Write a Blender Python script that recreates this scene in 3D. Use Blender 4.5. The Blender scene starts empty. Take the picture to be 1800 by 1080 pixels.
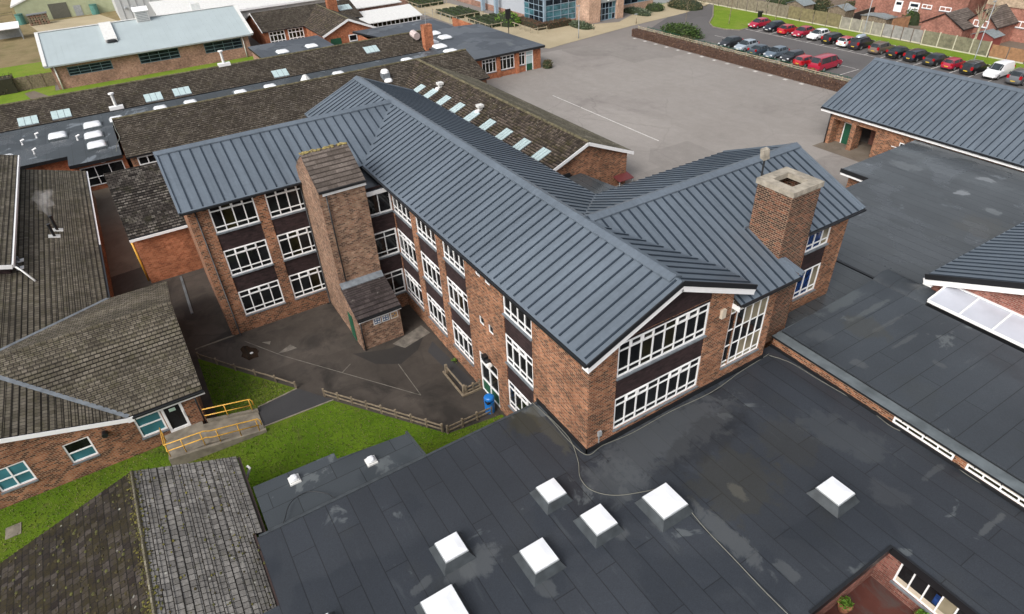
import bpy, bmesh, math, random
from mathutils import Vector, Matrix
random.seed(7)
S = bpy.context.scene
COL = S.collection
# ---------------------------------------------------------------- camera
CAM = (15.473, -17.457, 27.300); FPX = 1114.21
YAW, PIT, ROL = math.radians(149.816), math.radians(35.800), math.radians(3.0144)
_f = Vector((math.cos(PIT)*math.cos(YAW), math.cos(PIT)*math.sin(YAW), -math.sin(PIT)))
_r = Vector((math.sin(YAW), -math.cos(YAW), 0)); _d = _f.cross(_r)
RX = math.cos(ROL)*_r + math.sin(ROL)*_d; RD = -math.sin(ROL)*_r + math.cos(ROL)*_d
cam = bpy.data.cameras.new('camera'); co = bpy.data.objects.new('camera', cam); COL.objects.link(co)
m = Matrix((RX, -RD, -_f)).transposed().to_4x4(); m.translation = Vector(CAM); co.matrix_world = m
cam.sensor_fit = 'HORIZONTAL'; cam.sensor_width = 36; cam.lens = 36*FPX/1800; cam.clip_end = 3000; cam.clip_start = .1
S.camera = co
# ---------------------------------------------------------------- world, sun, exposure
w = bpy.data.worlds.new('World'); S.world = w; w.use_nodes = True
wn = w.node_tree; bg = wn.nodes['Background']
SUN_EL, SUN_AZ = math.radians(42), math.radians(294)      # direction to the sun, measured from +X counter-clockwise
sky = wn.nodes.new('ShaderNodeTexSky'); sky.sky_type = 'NISHITA'; sky.sun_disc = False
sky.sun_elevation = SUN_EL; sky.sun_rotation = math.radians(90)-SUN_AZ
sky.air_density = 1.0; sky.dust_density = 6.0
hs = wn.nodes.new('ShaderNodeHueSaturation'); hs.inputs['Saturation'].default_value = .34
wn.links.new(sky.outputs[0], hs.inputs['Color']); wn.links.new(hs.outputs[0], bg.inputs['Color'])
bg.inputs['Strength'].default_value = .15
sl = bpy.data.lights.new('sun', 'SUN'); sl.energy = .95; sl.angle = math.radians(25); sl.color = (1, .98, .95)
so = bpy.data.objects.new('sun', sl); COL.objects.link(so)
sd = Vector((math.cos(SUN_EL)*math.cos(SUN_AZ), math.cos(SUN_EL)*math.sin(SUN_AZ), math.sin(SUN_EL)))
so.rotation_euler = sd.to_track_quat('Z', 'Y').to_euler(); so.location = (0, 0, 80)
S.view_settings.view_transform = 'Standard'; S.view_settings.look = 'None'
S.view_settings.exposure = 0.38
S.cycles.volume_bounces = 4; S.view_settings.gamma = 1
# pixel of the 1800 px photograph -> point on a plane of known height / depth
def _ray(u, v): return RX*((u-900)/FPX) + RD*((v-540)/FPX) + _f
def G(u, v, z=0.): r = _ray(u, v); p = Vector(CAM)+r*((z-CAM[2])/r.z); return (p.x, p.y, z)
def GX(u, v, x): r = _ray(u, v); p = Vector(CAM)+r*((x-CAM[0])/r.x); return (x, p.y, p.z)
def GY(u, v, y): r = _ray(u, v); p = Vector(CAM)+r*((y-CAM[1])/r.y); return (p.x, y, p.z)
# ---------------------------------------------------------------- node helpers
class NT:
    def __init__(s, name):
        s.m = bpy.data.materials.new(name); s.m.use_nodes = True; s.t = s.m.node_tree
        s.b = s.t.nodes['Principled BSDF']
    def set(s, n, k, v):
        i = n.inputs[k]
        if isinstance(v, bpy.types.NodeSocket): s.t.links.new(v, i)
        elif isinstance(v, (tuple, list)) and len(v) == 3 and i.type == 'RGBA': i.default_value = (*v, 1)
        else: i.default_value = v
    def n(s, t, ins={}, **p):
        x = s.t.nodes.new('ShaderNode'+t)
        for k, v in p.items(): setattr(x, k, v)
        for k, v in ins.items(): s.set(x, k, v)
        return x
    def uv(s): return s.n('UVMap').outputs[0]
    def pos(s): return s.n('NewGeometry').outputs['Position']
    def scale(s, v, sc, rot=0., off=(0, 0, 0)):
        return s.n('Mapping', {'Vector': v, 'Scale': sc, 'Rotation': (0, 0, rot), 'Location': off}).outputs[0]
    def noise(s, v, scale, detail=3, rough=.55, dist=0.):
        return s.n('TexNoise', {'Vector': v, 'Scale': scale, 'Detail': detail, 'Roughness': rough, 'Distortion': dist}).outputs['Fac']
    def ramp(s, f, stops, interp='LINEAR'):
        r = s.n('ValToRGB', {'Fac': f}); e = r.color_ramp.elements; r.color_ramp.interpolation = interp
        while len(e) < len(stops): e.new(.5)
        for i, (p, c) in enumerate(stops):
            e[i].position = p; e[i].color = (*c, 1) if isinstance(c, tuple) else (c, c, c, 1)
        return r.outputs[0]
    def mix(s, f, a, b, mode='MIX'):
        x = s.n('Mix', data_type='RGBA', blend_type=mode)
        for k, v in ((0, f), (6, a), (7, b)):
            if isinstance(v, bpy.types.NodeSocket): s.t.links.new(v, x.inputs[k])
            elif isinstance(v, (tuple, list)): x.inputs[k].default_value = (*v, 1) if len(v) == 3 else v
            else: x.inputs[k].default_value = v if k == 0 else (v, v, v, 1)
        return x.outputs[2]
    def math(s, op, a, b=0.):
        x = s.n('Math', operation=op)
        for k, v in ((0, a), (1, b)):
            if isinstance(v, bpy.types.NodeSocket): s.t.links.new(v, x.inputs[k])
            else: x.inputs[k].default_value = v
        return x.outputs[0]
    def bump(s, h, st=.3, d=.02):
        s.set(s.b, 'Normal', s.n('Bump', {'Height': h, 'Strength': st, 'Distance': d}).outputs[0])
    def out(s, col=None, rough=None, metal=None, spec=None):
        for k, v in (('Base Color', col), ('Roughness', rough), ('Metallic', metal), ('Specular IOR Level', spec)):
            if v is not None: s.set(s.b, k, v)
        return s.m
def plain(name, col, rough=.6, metal=0., var=.12, sc=3., spec=None):
    a = NT(name); nz = a.noise(a.pos(), sc, 4)
    c = a.mix(1., col, a.ramp(nz, [(.25, 1-var*1.5), (.75, 1+var)]), 'MULTIPLY')
    return a.out(c, rough, metal, spec)
def brickm(name, stops, mortar, bw=.28, rh=.11, ms=.020, tint=.25, big=.35, grime=None):
    a = NT(name); uv = a.uv()
    tb = a.n('TexBrick', {'Vector': uv, 'Color1': (0, 0, 0), 'Color2': (1, 1, 1), 'Mortar': (.5, .5, .5), 'Scale': 1., 'Mortar Size': ms, 'Mortar Smooth': .2, 'Brick Width': bw, 'Row Height': rh, 'Bias': 0.})
    c = a.ramp(tb.outputs['Color'], stops)
    c = a.mix(tb.outputs['Fac'], c, mortar)
    p = a.pos()
    n1 = a.noise(p, .45, 5, .6); n2 = a.noise(p, 3.2, 3)
    c = a.mix(1., c, a.ramp(n1, [(.3, 1-big), (.7, 1+big*.6)]), 'MULTIPLY')
    c = a.mix(1., c, a.ramp(n2, [(.3, 1-tint), (.7, 1+tint)]), 'MULTIPLY')
    a.bump(tb.outputs['Fac'], -.4, .01)
    return a.out(c, .85, None, .25)
def tilem(name, stops, joint_shade, tw=.30, gauge=.32, moss=.5, mosscol=(.05, .055, .012), lichen=.5, big=.3, ms=.018, line=.16):
    a = NT(name); uv = a.uv()
    tb = a.n('TexBrick', {'Vector': uv, 'Color1': (0, 0, 0), 'Color2': (1, 1, 1), 'Mortar': (.5, .5, .5), 'Scale': 1., 'Mortar Size': ms, 'Mortar Smooth': .3, 'Brick Width': tw, 'Row Height': gauge})
    c = a.ramp(tb.outputs['Color'], stops)
    p = a.pos()
    n0 = a.noise(p, 9., 5, .7); n1 = a.noise(p, .35, 4, .6); n2 = a.noise(p, 1.3, 6, .75); n3 = a.noise(p, 26., 2)
    c = a.mix(1., c, a.ramp(n0, [(.25, .6), (.75, 1.4)]), 'MULTIPLY')
    c = a.mix(1., c, a.ramp(n1, [(.3, 1-big), (.7, 1+big)]), 'MULTIPLY')
    c = a.mix(tb.outputs['Fac'], c, joint_shade)
    mm = a.math('MULTIPLY', a.ramp(n2, [(.62-.25*moss, 0.), (.74-.2*moss, 1.)]), a.ramp(n0, [(.35, .15), (.6, 1.)]))
    c = a.mix(a.math('MULTIPLY', mm, min(1, moss*1.2)), c, mosscol)
    vo = a.n('TexVoronoi', {'Vector': p, 'Scale': 1.6, 'Randomness': 1.}).outputs['Distance']
    ll = a.math('MULTIPLY', a.ramp(vo, [(.05, 1.), (.11, 0.)]), lichen)
    c = a.mix(ll, c, (.42, .42, .37))
    sv = a.n('SeparateXYZ', {'Vector': uv}).outputs[1]
    fr = a.math('FRACT', a.math('DIVIDE', sv, gauge))
    c = a.mix(a.math('MULTIPLY', a.ramp(fr, [(0., 1.), (line, .9), (line+.08, 0.)]), .85), c, joint_shade)  # dark band per course: lip shadow painted into the colour, with moss and dirt
    h = a.math('ADD', a.math('MULTIPLY', tb.outputs['Fac'], -1.), a.math('MULTIPLY', n0, .5))
    a.bump(h, .5, .02)
    return a.out(c, .88, None, .2)
def feltm(name, base, rot=0., strip=1.0, length=7., dry=(.13, .145, .15), dryamt=.5, moss=.15, rough=.55, seed=0., wet=.5, shine=.0, patches=(), streak=0.):
    a = NT(name); uv = a.pos(); v = a.scale(uv, (1, 1, 1), rot)
    tb = a.n('TexBrick', {'Vector': v, 'Color1': (0, 0, 0), 'Color2': (1, 1, 1), 'Mortar': (.5, .5, .5), 'Scale': 1., 'Mortar Size': .018, 'Mortar Smooth': .1, 'Brick Width': length, 'Row Height': strip}, offset=.37)
    c = a.mix(1., base, a.ramp(tb.outputs['Color'], [(0, .92), (1, 1.08)]), 'MULTIPLY')
    o = a.scale(v, (1, 1, 1), 0, (seed, seed*.7, 0))
    n1 = a.noise(o, .16, 4, .5); n2 = a.noise(o, .33, 5, .62, .6); n3 = a.noise(o, 30., 3, .7); n4 = a.noise(a.scale(o, (.5, 2.6, 1)), .8, 4, .6)
    c = a.mix(1., c, a.ramp(n1, [(.3, .78), (.7, 1.2)]), 'MULTIPLY')
    c = a.mix(1., c, a.ramp(n3, [(.3, .75), (.7, 1.25)]), 'MULTIPLY')
    dm = a.ramp(n2, [(.66-.1*dryamt, 0.), (.69-.1*dryamt, 1.)])
    c = a.mix(a.math('MULTIPLY', dm, .55), c, dry)
    sm = a.math('MULTIPLY', a.ramp(n4, [(.62, 0.), (.68, 1.)]), a.ramp(n1, [(.45, 0.), (.6, 1.)]))
    c = a.mix(a.math('MULTIPLY', sm, .5*dryamt), c, dry)
    wm = a.ramp(a.noise(o, .21, 4, .55, .4), [(.53, 0.), (.57, 1.)])
    c = a.mix(a.math('MULTIPLY', wm, .35*wet), c, (.012, .013, .015))
    mo = a.ramp(a.noise(o, .27, 4, .6), [(.58, 0.), (.72, 1.)])
    c = a.mix(a.math('MULTIPLY', mo, moss), c, (.045, .04, .015))
    c = a.mix(a.math('MULTIPLY', tb.outputs['Fac'], .8), c, (.008, .009, .01))
    if streak:
        n5 = a.noise(a.scale(v, (.035, 1.6, 1)), 1., 4, .6)
        c = a.mix(1., c, a.ramp(n5, [(.3, 1-streak), (.7, 1+streak)]), 'MULTIPLY')
    if patches:
        sp = a.n('SeparateXYZ', {'Vector': uv}); wob = a.math('MULTIPLY', a.math('SUBTRACT', a.noise(uv, 1.3, 6, .7, .5), .5), 2.4)
        for (px_, py_, rx_, ry_, ro_, col_, am_) in patches:
            cs, sn = math.cos(ro_), math.sin(ro_)
            dx = a.math('SUBTRACT', sp.outputs[0], px_); dy = a.math('SUBTRACT', sp.outputs[1], py_)
            ex = a.math('ABSOLUTE', a.math('DIVIDE', a.math('ADD', a.math('MULTIPLY', dx, cs), a.math('MULTIPLY', dy, sn)), rx_))
            ey = a.math('ABSOLUTE', a.math('DIVIDE', a.math('SUBTRACT', a.math('MULTIPLY', dy, cs), a.math('MULTIPLY', dx, sn)), ry_))
            d_ = a.math('ADD', a.math('POWER', a.math('ADD', a.math('POWER', ex, 2.5), a.math('POWER', ey, 2.5)), .4), wob)
            c = a.mix(a.math('MULTIPLY', a.ramp(d_, [(.72, 1.), (1.02, 0.)]), am_*.6), c, col_)
    r = a.mix(wm, (rough,)*3, (max(.12, rough-.22-.2*shine),)*3)
    a.bump(n3, .15, .01)
    return a.out(c, r, None, .4)
def groundm(name, c1, c2, stain=(.03, .027, .024), sc=.3, stainamt=.5, rough=.8, speck=.25, streak=0., sm=.55, cracks=0.):
    a = NT(name); p = a.pos()
    n1 = a.noise(p, sc, 5, .6); n2 = a.noise(p, 60., 2, .7); n3 = a.noise(p, sc*1.7, 6, .65, .7)
    c = a.mix(a.ramp(n1, [(.3, 0.), (.7, 1.)]), c1, c2)
    c = a.mix(1., c, a.ramp(n2, [(.25, 1-speck), (.75, 1+speck)]), 'MULTIPLY')
    c = a.mix(a.math('MULTIPLY', a.ramp(n3, [(sm, 0.), (sm+.15, 1.)]), stainamt), c, stain)
    if streak:
        n4 = a.noise(a.scale(p, (.04, .9, 1), .25), 1., 4, .6)
        c = a.mix(1., c, a.ramp(n4, [(.35, 1-streak), (.65, 1+streak)]), 'MULTIPLY')
    if cracks:
        ve = a.n('TexVoronoi', {'Vector': a.n('VectorMath', {0: p, 1: a.n('TexNoise', {'Vector': p, 'Scale': .5, 'Detail': 4}).outputs['Color']}, operation='ADD').outputs[0], 'Scale': .11}, feature='DISTANCE_TO_EDGE').outputs['Distance']
        c = a.mix(a.math('MULTIPLY', a.math('MULTIPLY', a.ramp(ve, [(.0, 1.), (.009, 0.)]), a.ramp(n1, [(.45, 0.), (.6, 1.)])), cracks), c, (.03, .027, .025))
        vc = a.n('TexVoronoi', {'Vector': p, 'Scale': .075}, distance='CHEBYCHEV').outputs['Color']
        c = a.mix(1., c, a.ramp(a.n('SeparateXYZ', {'Vector': vc}).outputs[0], [(0., .86), (.25, .97), (.8, 1.03), (1., 1.1)]), 'MULTIPLY')
        n6 = a.noise(p, .9, 6, .7)
        c = a.mix(1., c, a.ramp(n6, [(.3, 1-.36*cracks), (.7, 1+.32*cracks)]), 'MULTIPLY')
    a.bump(n2, .2, .01)
    return a.out(c, rough, None, .3)
def grassm(name, c1, c2, c3):
    a = NT(name); p = a.pos()
    c = a.mix(a.ramp(a.noise(p, .5, 5, .65), [(.3, 0.), (.7, 1.)]), c1, c2)
    c = a.mix(a.ramp(a.noise(p, .16, 4, .6), [(.5, 0.), (.7, .8)]), c, c3)
    c = a.mix(a.math('MULTIPLY', a.ramp(a.noise(p, .4, 6, .7, .5), [(.60, 0.), (.72, 1.)]), .65), c, (.085, .07, .035))
    n = a.noise(p, 22., 4, .8)
    c = a.mix(1., c, a.ramp(n, [(.25, .5), (.75, 1.45)]), 'MULTIPLY')
    a.bump(n, .6, .05)
    return a.out(c, .95, None, .1)
M = {}
BR_ST = [(0., (.045, .017, .010)), (.3, (.13, .042, .020)), (.55, (.24, .080, .036)), (.8, (.325, .122, .055)), (1., (.36, .16, .082))]
M['brick'] = brickm('school_brick', BR_ST, (.30, .205, .14))
M['brick_dark'] = brickm('chimney_brick', [(0., (.018, .010, .008)), (.35, (.045, .018, .012)), (.65, (.095, .034, .021)), (1., (.20, .066, .032))], (.24, .17, .12), big=.2)
M['brick_mix'] = brickm('tower_brick', [(0., (.075, .04, .028)), (.3, (.18, .085, .052)), (.6, (.27, .14, .085)), (1., (.34, .22, .145))], (.25, .19, .145), tint=.3)
M['brick_red'] = brickm('red_brick', [(0., (.26, .075, .035)), (.5, (.37, .12, .055)), (1., (.44, .16, .08))], (.36, .2, .12), ms=.012)
M['brick_pink'] = brickm('pink_brick', [(0., (.22, .10, .07)), (.5, (.32, .15, .105)), (1., (.38, .20, .145))], (.34, .25, .2))
M['brick_crt'] = brickm('courtyard_brick', [(0., (.13, .04, .03)), (.5, (.24, .08, .06)), (1., (.32, .13, .1))], (.25, .16, .13))
M['brick_house'] = brickm('house_brick', [(0., (.25, .09, .06)), (1., (.36, .14, .10))], (.33, .2, .16))
M['spandrel'] = brickm('dark_spandrel_tile', [(0., (.022, .014, .015)), (1., (.046, .027, .028))], (.03, .022, .021), .3, .1, .008, .2, .3)
TS = [(0., (.078, .067, .050)), (.5, (.112, .098, .075)), (1., (.150, .132, .105))]
M['tile_a'] = tilem('brown_roof_tile', TS, (.012, .010, .008), moss=.5, mosscol=(.055, .052, .018), lichen=.12, line=.13, ms=.022, big=.32)
M['tile_b'] = tilem('dark_mossy_tile', [(0., (.016, .012, .010)), (.5, (.032, .026, .022)), (1., (.062, .052, .046))], (.009, .008, .007), moss=.8, mosscol=(.032, .026, .010), lichen=.7, line=.05)
M['tile_g'] = tilem('grey_roof_tile', [(0., (.14, .132, .122)), (.5, (.185, .175, .162)), (1., (.24, .228, .21))], (.02, .018, .016), moss=.33, mosscol=(.06, .06, .015), lichen=.9, line=.05)
M['tile_far'] = tilem('far_roof_tile', [(0., (.042, .034, .026)), (.5, (.068, .056, .044)), (1., (.105, .09, .073))], (.018, .015, .012), moss=.4, mosscol=(.05, .045, .015), lichen=.5)
M['tile_pale'] = tilem('pale_lichened_tile', [(0., (.09, .08, .058)), (.5, (.125, .112, .082)), (1., (.165, .15, .115))], (.04, .035, .022), moss=.4, mosscol=(.09, .085, .03), lichen=.5)
M['tile_moss'] = tilem('mossy_hall_tile', [(0., (.035, .027, .022)), (.5, (.082, .064, .052)), (1., (.14, .11, .09))], (.012, .010, .008), moss=.62, mosscol=(.055, .05, .012), lichen=.9)
M['tile_e'] = tilem('dark_wet_tile', [(0., (.02, .016, .014)), (.5, (.065, .055, .048)), (1., (.15, .135, .118))], (.008, .007, .006), tw=.33, moss=.35, lichen=.25, ms=.03)
M['tile_ridge'] = plain('mossy_ridge_tile', (.12, .105, .06), .9, var=.5, sc=3)
M['moss'] = plain('moss', (.13, .115, .022), .95, var=.55, sc=5)
M['tile_plain'] = tilem('interlocking_tile', [(0., (.085, .07, .06)), (1., (.15, .125, .11))], (.05, .04, .035), tw=.6, gauge=.33, moss=.1, lichen=.4, ms=.006)
M['tile_dk'] = tilem('dark_interlocking_tile', [(0., (.035, .028, .028)), (1., (.07, .057, .055))], (.02, .016, .015), tw=.35, gauge=.33, moss=.1, lichen=.3, ms=.006)
def metalm(name, col, rough, met=.35):
    a = NT(name); p = a.pos(); n = a.noise(p, .25, 4, .6); n2 = a.noise(p, 5., 3)
    c = a.mix(1., col, a.ramp(n, [(.3, .9), (.7, 1.1)]), 'MULTIPLY')
    c = a.mix(1., c, a.ramp(n2, [(.3, .94), (.7, 1.06)]), 'MULTIPLY')
    uv = a.uv(); pn = a.n('TexWhiteNoise', {'W': a.math('FLOOR', a.math('DIVIDE', a.n('SeparateXYZ', {'Vector': uv}).outputs[0], .62))}, noise_dimensions='1D').outputs['Value']
    c = a.mix(1., c, a.ramp(pn, [(0., .95), (1., 1.05)]), 'MULTIPLY')
    c = a.mix(1., c, a.ramp(a.noise(a.scale(uv, (5., .25, 1)), 1., 4, .6), [(.3, .92), (.7, 1.07)]), 'MULTIPLY')
    a.bump(a.noise(a.scale(uv, (1.2, .5, 1)), 1., 2), .12, .03)
    return a.out(c, a.ramp(n, [(.3, rough-.06), (.7, rough+.08)]), met)
M['metal'] = metalm('grey_standing_seam', (.150, .182, .218), .40)
M['seam'] = metalm('shaded_seam', (.022, .034, .05), .5, .2)  # ribs coloured darker than the sheets; their shade is put into this colour
M['metal_pale'] = plain('pale_blue_metal', (.40, .465, .48), .5, .1, var=.05, sc=.3)
M['black'] = plain('black_gutter', (.012, .013, .015), .4)
M['lead'] = plain('lead_flashing', (.16, .18, .20), .5, var=.25)
M['white'] = plain('white_upvc', (.84, .84, .84), .4, var=.03)
M['cream'] = plain('cream_board', (.55, .48, .38), .6)
M['white_dirty'] = plain('weathered_white_board', (.66, .66, .64), .55, var=.1)
_D, _O, _K = (.098, .106, .11), (.050, .044, .022), (.012, .013, .015)
def _P(u, v, z, rx, ry, ro, c, am): x, y, _ = G(u, v, z); return (x, y, rx, ry, ro, c, am)
FP = [_P(1175, 765, 3.95, 1.5, 4.6, 0, (.085, .092, .098), .75), _P(1080, 845, 3.95, 1.4, 1.4, 0, (.08, .088, .094), .7), _P(1290, 850, 3.95, 2.0, 2.2, .2, _O, .4), _P(1385, 775, 3.95, 1.6, 1.6, 0, _O, .25), _P(1240, 770, 3.95, 1.0, 3.4, .1, _K, .6),
      _P(845, 985, 3.95, .75, .95, .3, _D, .85), _P(810, 1010, 3.95, .5, .7, 0, _D, .7), _P(1275, 940, 3.95, 1.9, .5, .05, _D, .85), _P(1165, 915, 3.95, .45, .5, 0, _D, .7), _P(1090, 935, 3.95, .4, .4, 0, _D, .7), _P(1100, 870, 3.95, .5, .25, 0, _D, .6), _P(960, 1035, 3.95, .5, .35, 0, _D, .7), _P(740, 1030, 3.95, .2, .55, .2, _D, .7), _P(1385, 1005, 3.95, .6, .3, 0, _D, .7),
      _P(960, 750, 3.95, 2.2, .35, 0, (.07, .068, .05), .8), _P(920, 745, 3.95, .9, 1.0, 0, (.04, .036, .018), .8), _P(1480, 765, 3.95, 2.2, 1.2, .3, (.06, .067, .072), .7), _P(1560, 870, 3.95, .8, .8, 0, (.065, .07, .076), .5), _P(1740, 925, 3.95, .15, 1.1, 0, _D, .8), _P(1640, 830, 3.95, .15, .9, 0, _D, .5), _P(1298, 865, 3.95, .6, .3, 0, (.11, .105, .085), .7), _P(1545, 1075, 3.95, .7, .4, 0, _O, .5)]
VP = [_P(1600, 270, 3.25, 3.0, 1.0, 0, (.15, .17, .18), .5), _P(1590, 292, 3.25, 1.4, .8, 0, (.2, .22, .23), .5), _P(1735, 316, 3.25, .7, .5, 0, (.32, .34, .36), .8), _P(1690, 340, 3.25, .5, .6, 0, (.3, .32, .34), .8), _P(1745, 372, 3.25, .7, .5, 0, (.2, .22, .23), .7), _P(1680, 305, 3.25, 5.0, 1.2, .1, (.12, .135, .145), .5), _P(1560, 310, 3.25, 5, 1.0, 0, (.1, .115, .125), .4), _P(1730, 400, 3.25, 2, 2, 0, (.08, .075, .06), .5)]
BP_ = [_P(1480, 530, 4.85, .5, 2.2, 0, (.10, .115, .12), .8), _P(1530, 545, 4.85, .18, 2.0, 0, (.10, .112, .115), .8), _P(1560, 570, 4.85, .15, 1.6, 0, _D, .7), _P(1590, 600, 4.85, .13, 1.2, 0, _D, .7), _P(1510, 640, 4.85, .5, .3, 0, _D, .7), _P(1650, 640, 4.85, .4, .25, 0, _D, .6), _P(1440, 590, 4.85, .6, .8, 0, (.08, .09, .098), .6), _P(1520, 575, 4.85, 1.4, 1.2, 0, (.055, .052, .035), .5)]
M['felt'] = feltm('roof_felt', (.029, .034, .042), 0., 1.0, 7.5, moss=.1, dryamt=.25, wet=.25, patches=FP)
M['felt_low'] = feltm('annex_felt', (.043, .051, .058), math.radians(90), 1.0, 3., dryamt=.8, seed=11, moss=.1)
M['felt_b'] = feltm('hall_felt', (.043, .051, .060), math.radians(90), 1.1, 12., seed=31, dryamt=.3, moss=.1, patches=BP_)
M['felt_v'] = feltm('link_felt', (.066, .074, .080), 0., .9, 30., dry=(.15, .17, .19), seed=53, dryamt=.2, moss=.05, shine=.3, rough=.42, wet=.1, patches=VP, streak=.06)
M['felt_far'] = feltm('far_felt', (.062, .072, .086), 0., 1.0, 9., seed=73, dryamt=.25, moss=.05)
M['felt_wet'] = feltm('wet_felt', (.050, .060, .068), 0., 1.2, 6., seed=91, dryamt=.5, dry=(.22, .25, .28), shine=.6, wet=1.)
M['curb_felt'] = plain('curb_felt', (.046, .054, .060), .5, var=.3, sc=2)
M['flash'] = plain('grey_felt_flashing', (.12, .14, .15), .5, var=.3, sc=1.2)
def glassm(name, col, rough=.06, var=.5, sc=.9, spec=.3):
    a = NT(name); n = a.noise(a.pos(), sc, 2)
    return a.out(a.mix(1., col, a.ramp(n, [(.35, 1-var), (.65, 1+var)]), 'MULTIPLY'), rough, 0., spec)
M['glass'] = glassm('dark_window_glass', (.010, .011, .012))
M['glass_o'] = glassm('olive_room_glass', (.015, .0135, .006), var=.5)
M['glass_teal'] = glassm('teal_blind_glass', (.045, .16, .19), .15, .2)
M['glass_blue'] = glassm('blue_curtain_glass', (.012, .035, .12), .1, .6, 3.)
M['glass_beige'] = glassm('stair_room_glass', (.20, .175, .12), .1, .35, .8)
M['glass_dt'] = glassm('hall_glass', (.014, .020, .027), .12, .5, .9, .2)
M['glass_lt'] = glassm('hall_teal_glass', (.06, .15, .18), .1, .4)
M['dome'] = plain('skylight_dome', (.74, .76, .79), .2, var=.07, sc=1.5)
M['rooflight'] = plain('rooflight_glass', (.42, .53, .54), .2, var=.08)
M['poly'] = plain('polycarbonate_sheet', (.46, .48, .54), .35, var=.1, sc=.6)
M['concrete'] = plain('concrete', (.21, .185, .145), .9, var=.3, sc=2.)
M['stone'] = plain('pale_stone_cap', (.33, .295, .24), .9, var=.3, sc=3.)
M['green'] = plain('green_paint', (.012, .085, .045), .5)
M['yellow'] = plain('yellow_rail_paint', (.62, .34, .05), .45)
M['wood'] = plain('weathered_timber', (.20, .16, .11), .9, var=.4, sc=4.)
M['wood_pale'] = plain('pale_timber', (.36, .31, .22), .9, var=.3, sc=4.)
M['blue'] = plain('blue_plastic', (.012, .16, .50), .35)
M['dark'] = plain('dark_void', (.006, .006, .006), .9)
M['grey'] = plain('grey_steel', (.30, .32, .33), .5)
M['cable'] = plain('pale_cable', (.17, .17, .145), .6)
M['tarmac'] = groundm('yard_tarmac', (.044, .037, .031), (.072, .061, .052), (.020, .018, .016), .2, .75, cracks=.5, sm=.5)
M['tarmac_far'] = groundm('plain_tarmac', (.16, .145, .135), (.22, .2, .185), (.12, .11, .1), .06, .4)
M['play'] = groundm('playground_tarmac', (.225, .205, .188), (.275, .254, .236), (.165, .145, .138), .055, .6, streak=.03, cracks=.22)
M['carpark'] = groundm('car_park_tarmac', (.095, .09, .09), (.125, .118, .116), (.07, .065, .065), .1, .4)
M['newpath'] = groundm('dark_path_tarmac', (.035, .035, .037), (.045, .045, .047), (.03, .03, .03), .3, .3)
M['paving'] = groundm('buff_paving', (.34, .285, .185), (.41, .345, .235), (.3, .25, .17), .2, .4)
M['slab'] = groundm('paving_slab', (.13, .105, .08), (.18, .15, .12), (.07, .06, .05), .6, .5)
M['redfloor'] = groundm('red_courtyard', (.065, .020, .015), (.10, .035, .026), (.075, .062, .058), .55, .75, sm=.48)
M['lawn'] = grassm('lawn_near', (.055, .11, .006), (.10, .165, .012), (.125, .135, .022))
M['lawn_far'] = grassm('lawn_far', (.12, .20, .018), (.17, .24, .03), (.20, .23, .05))
M['field'] = grassm('dry_field', (.20, .155, .085), (.25, .20, .11), (.13, .12, .05))
M['line'] = plain('road_paint', (.60, .58, .55), .8, var=.35, sc=2.)
M['line_old'] = plain('worn_road_paint', (.15, .135, .115), .8, var=.4, sc=2.)
M['puddle'] = plain('puddle_water', (.022, .017, .013), .12, var=.3)
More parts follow.
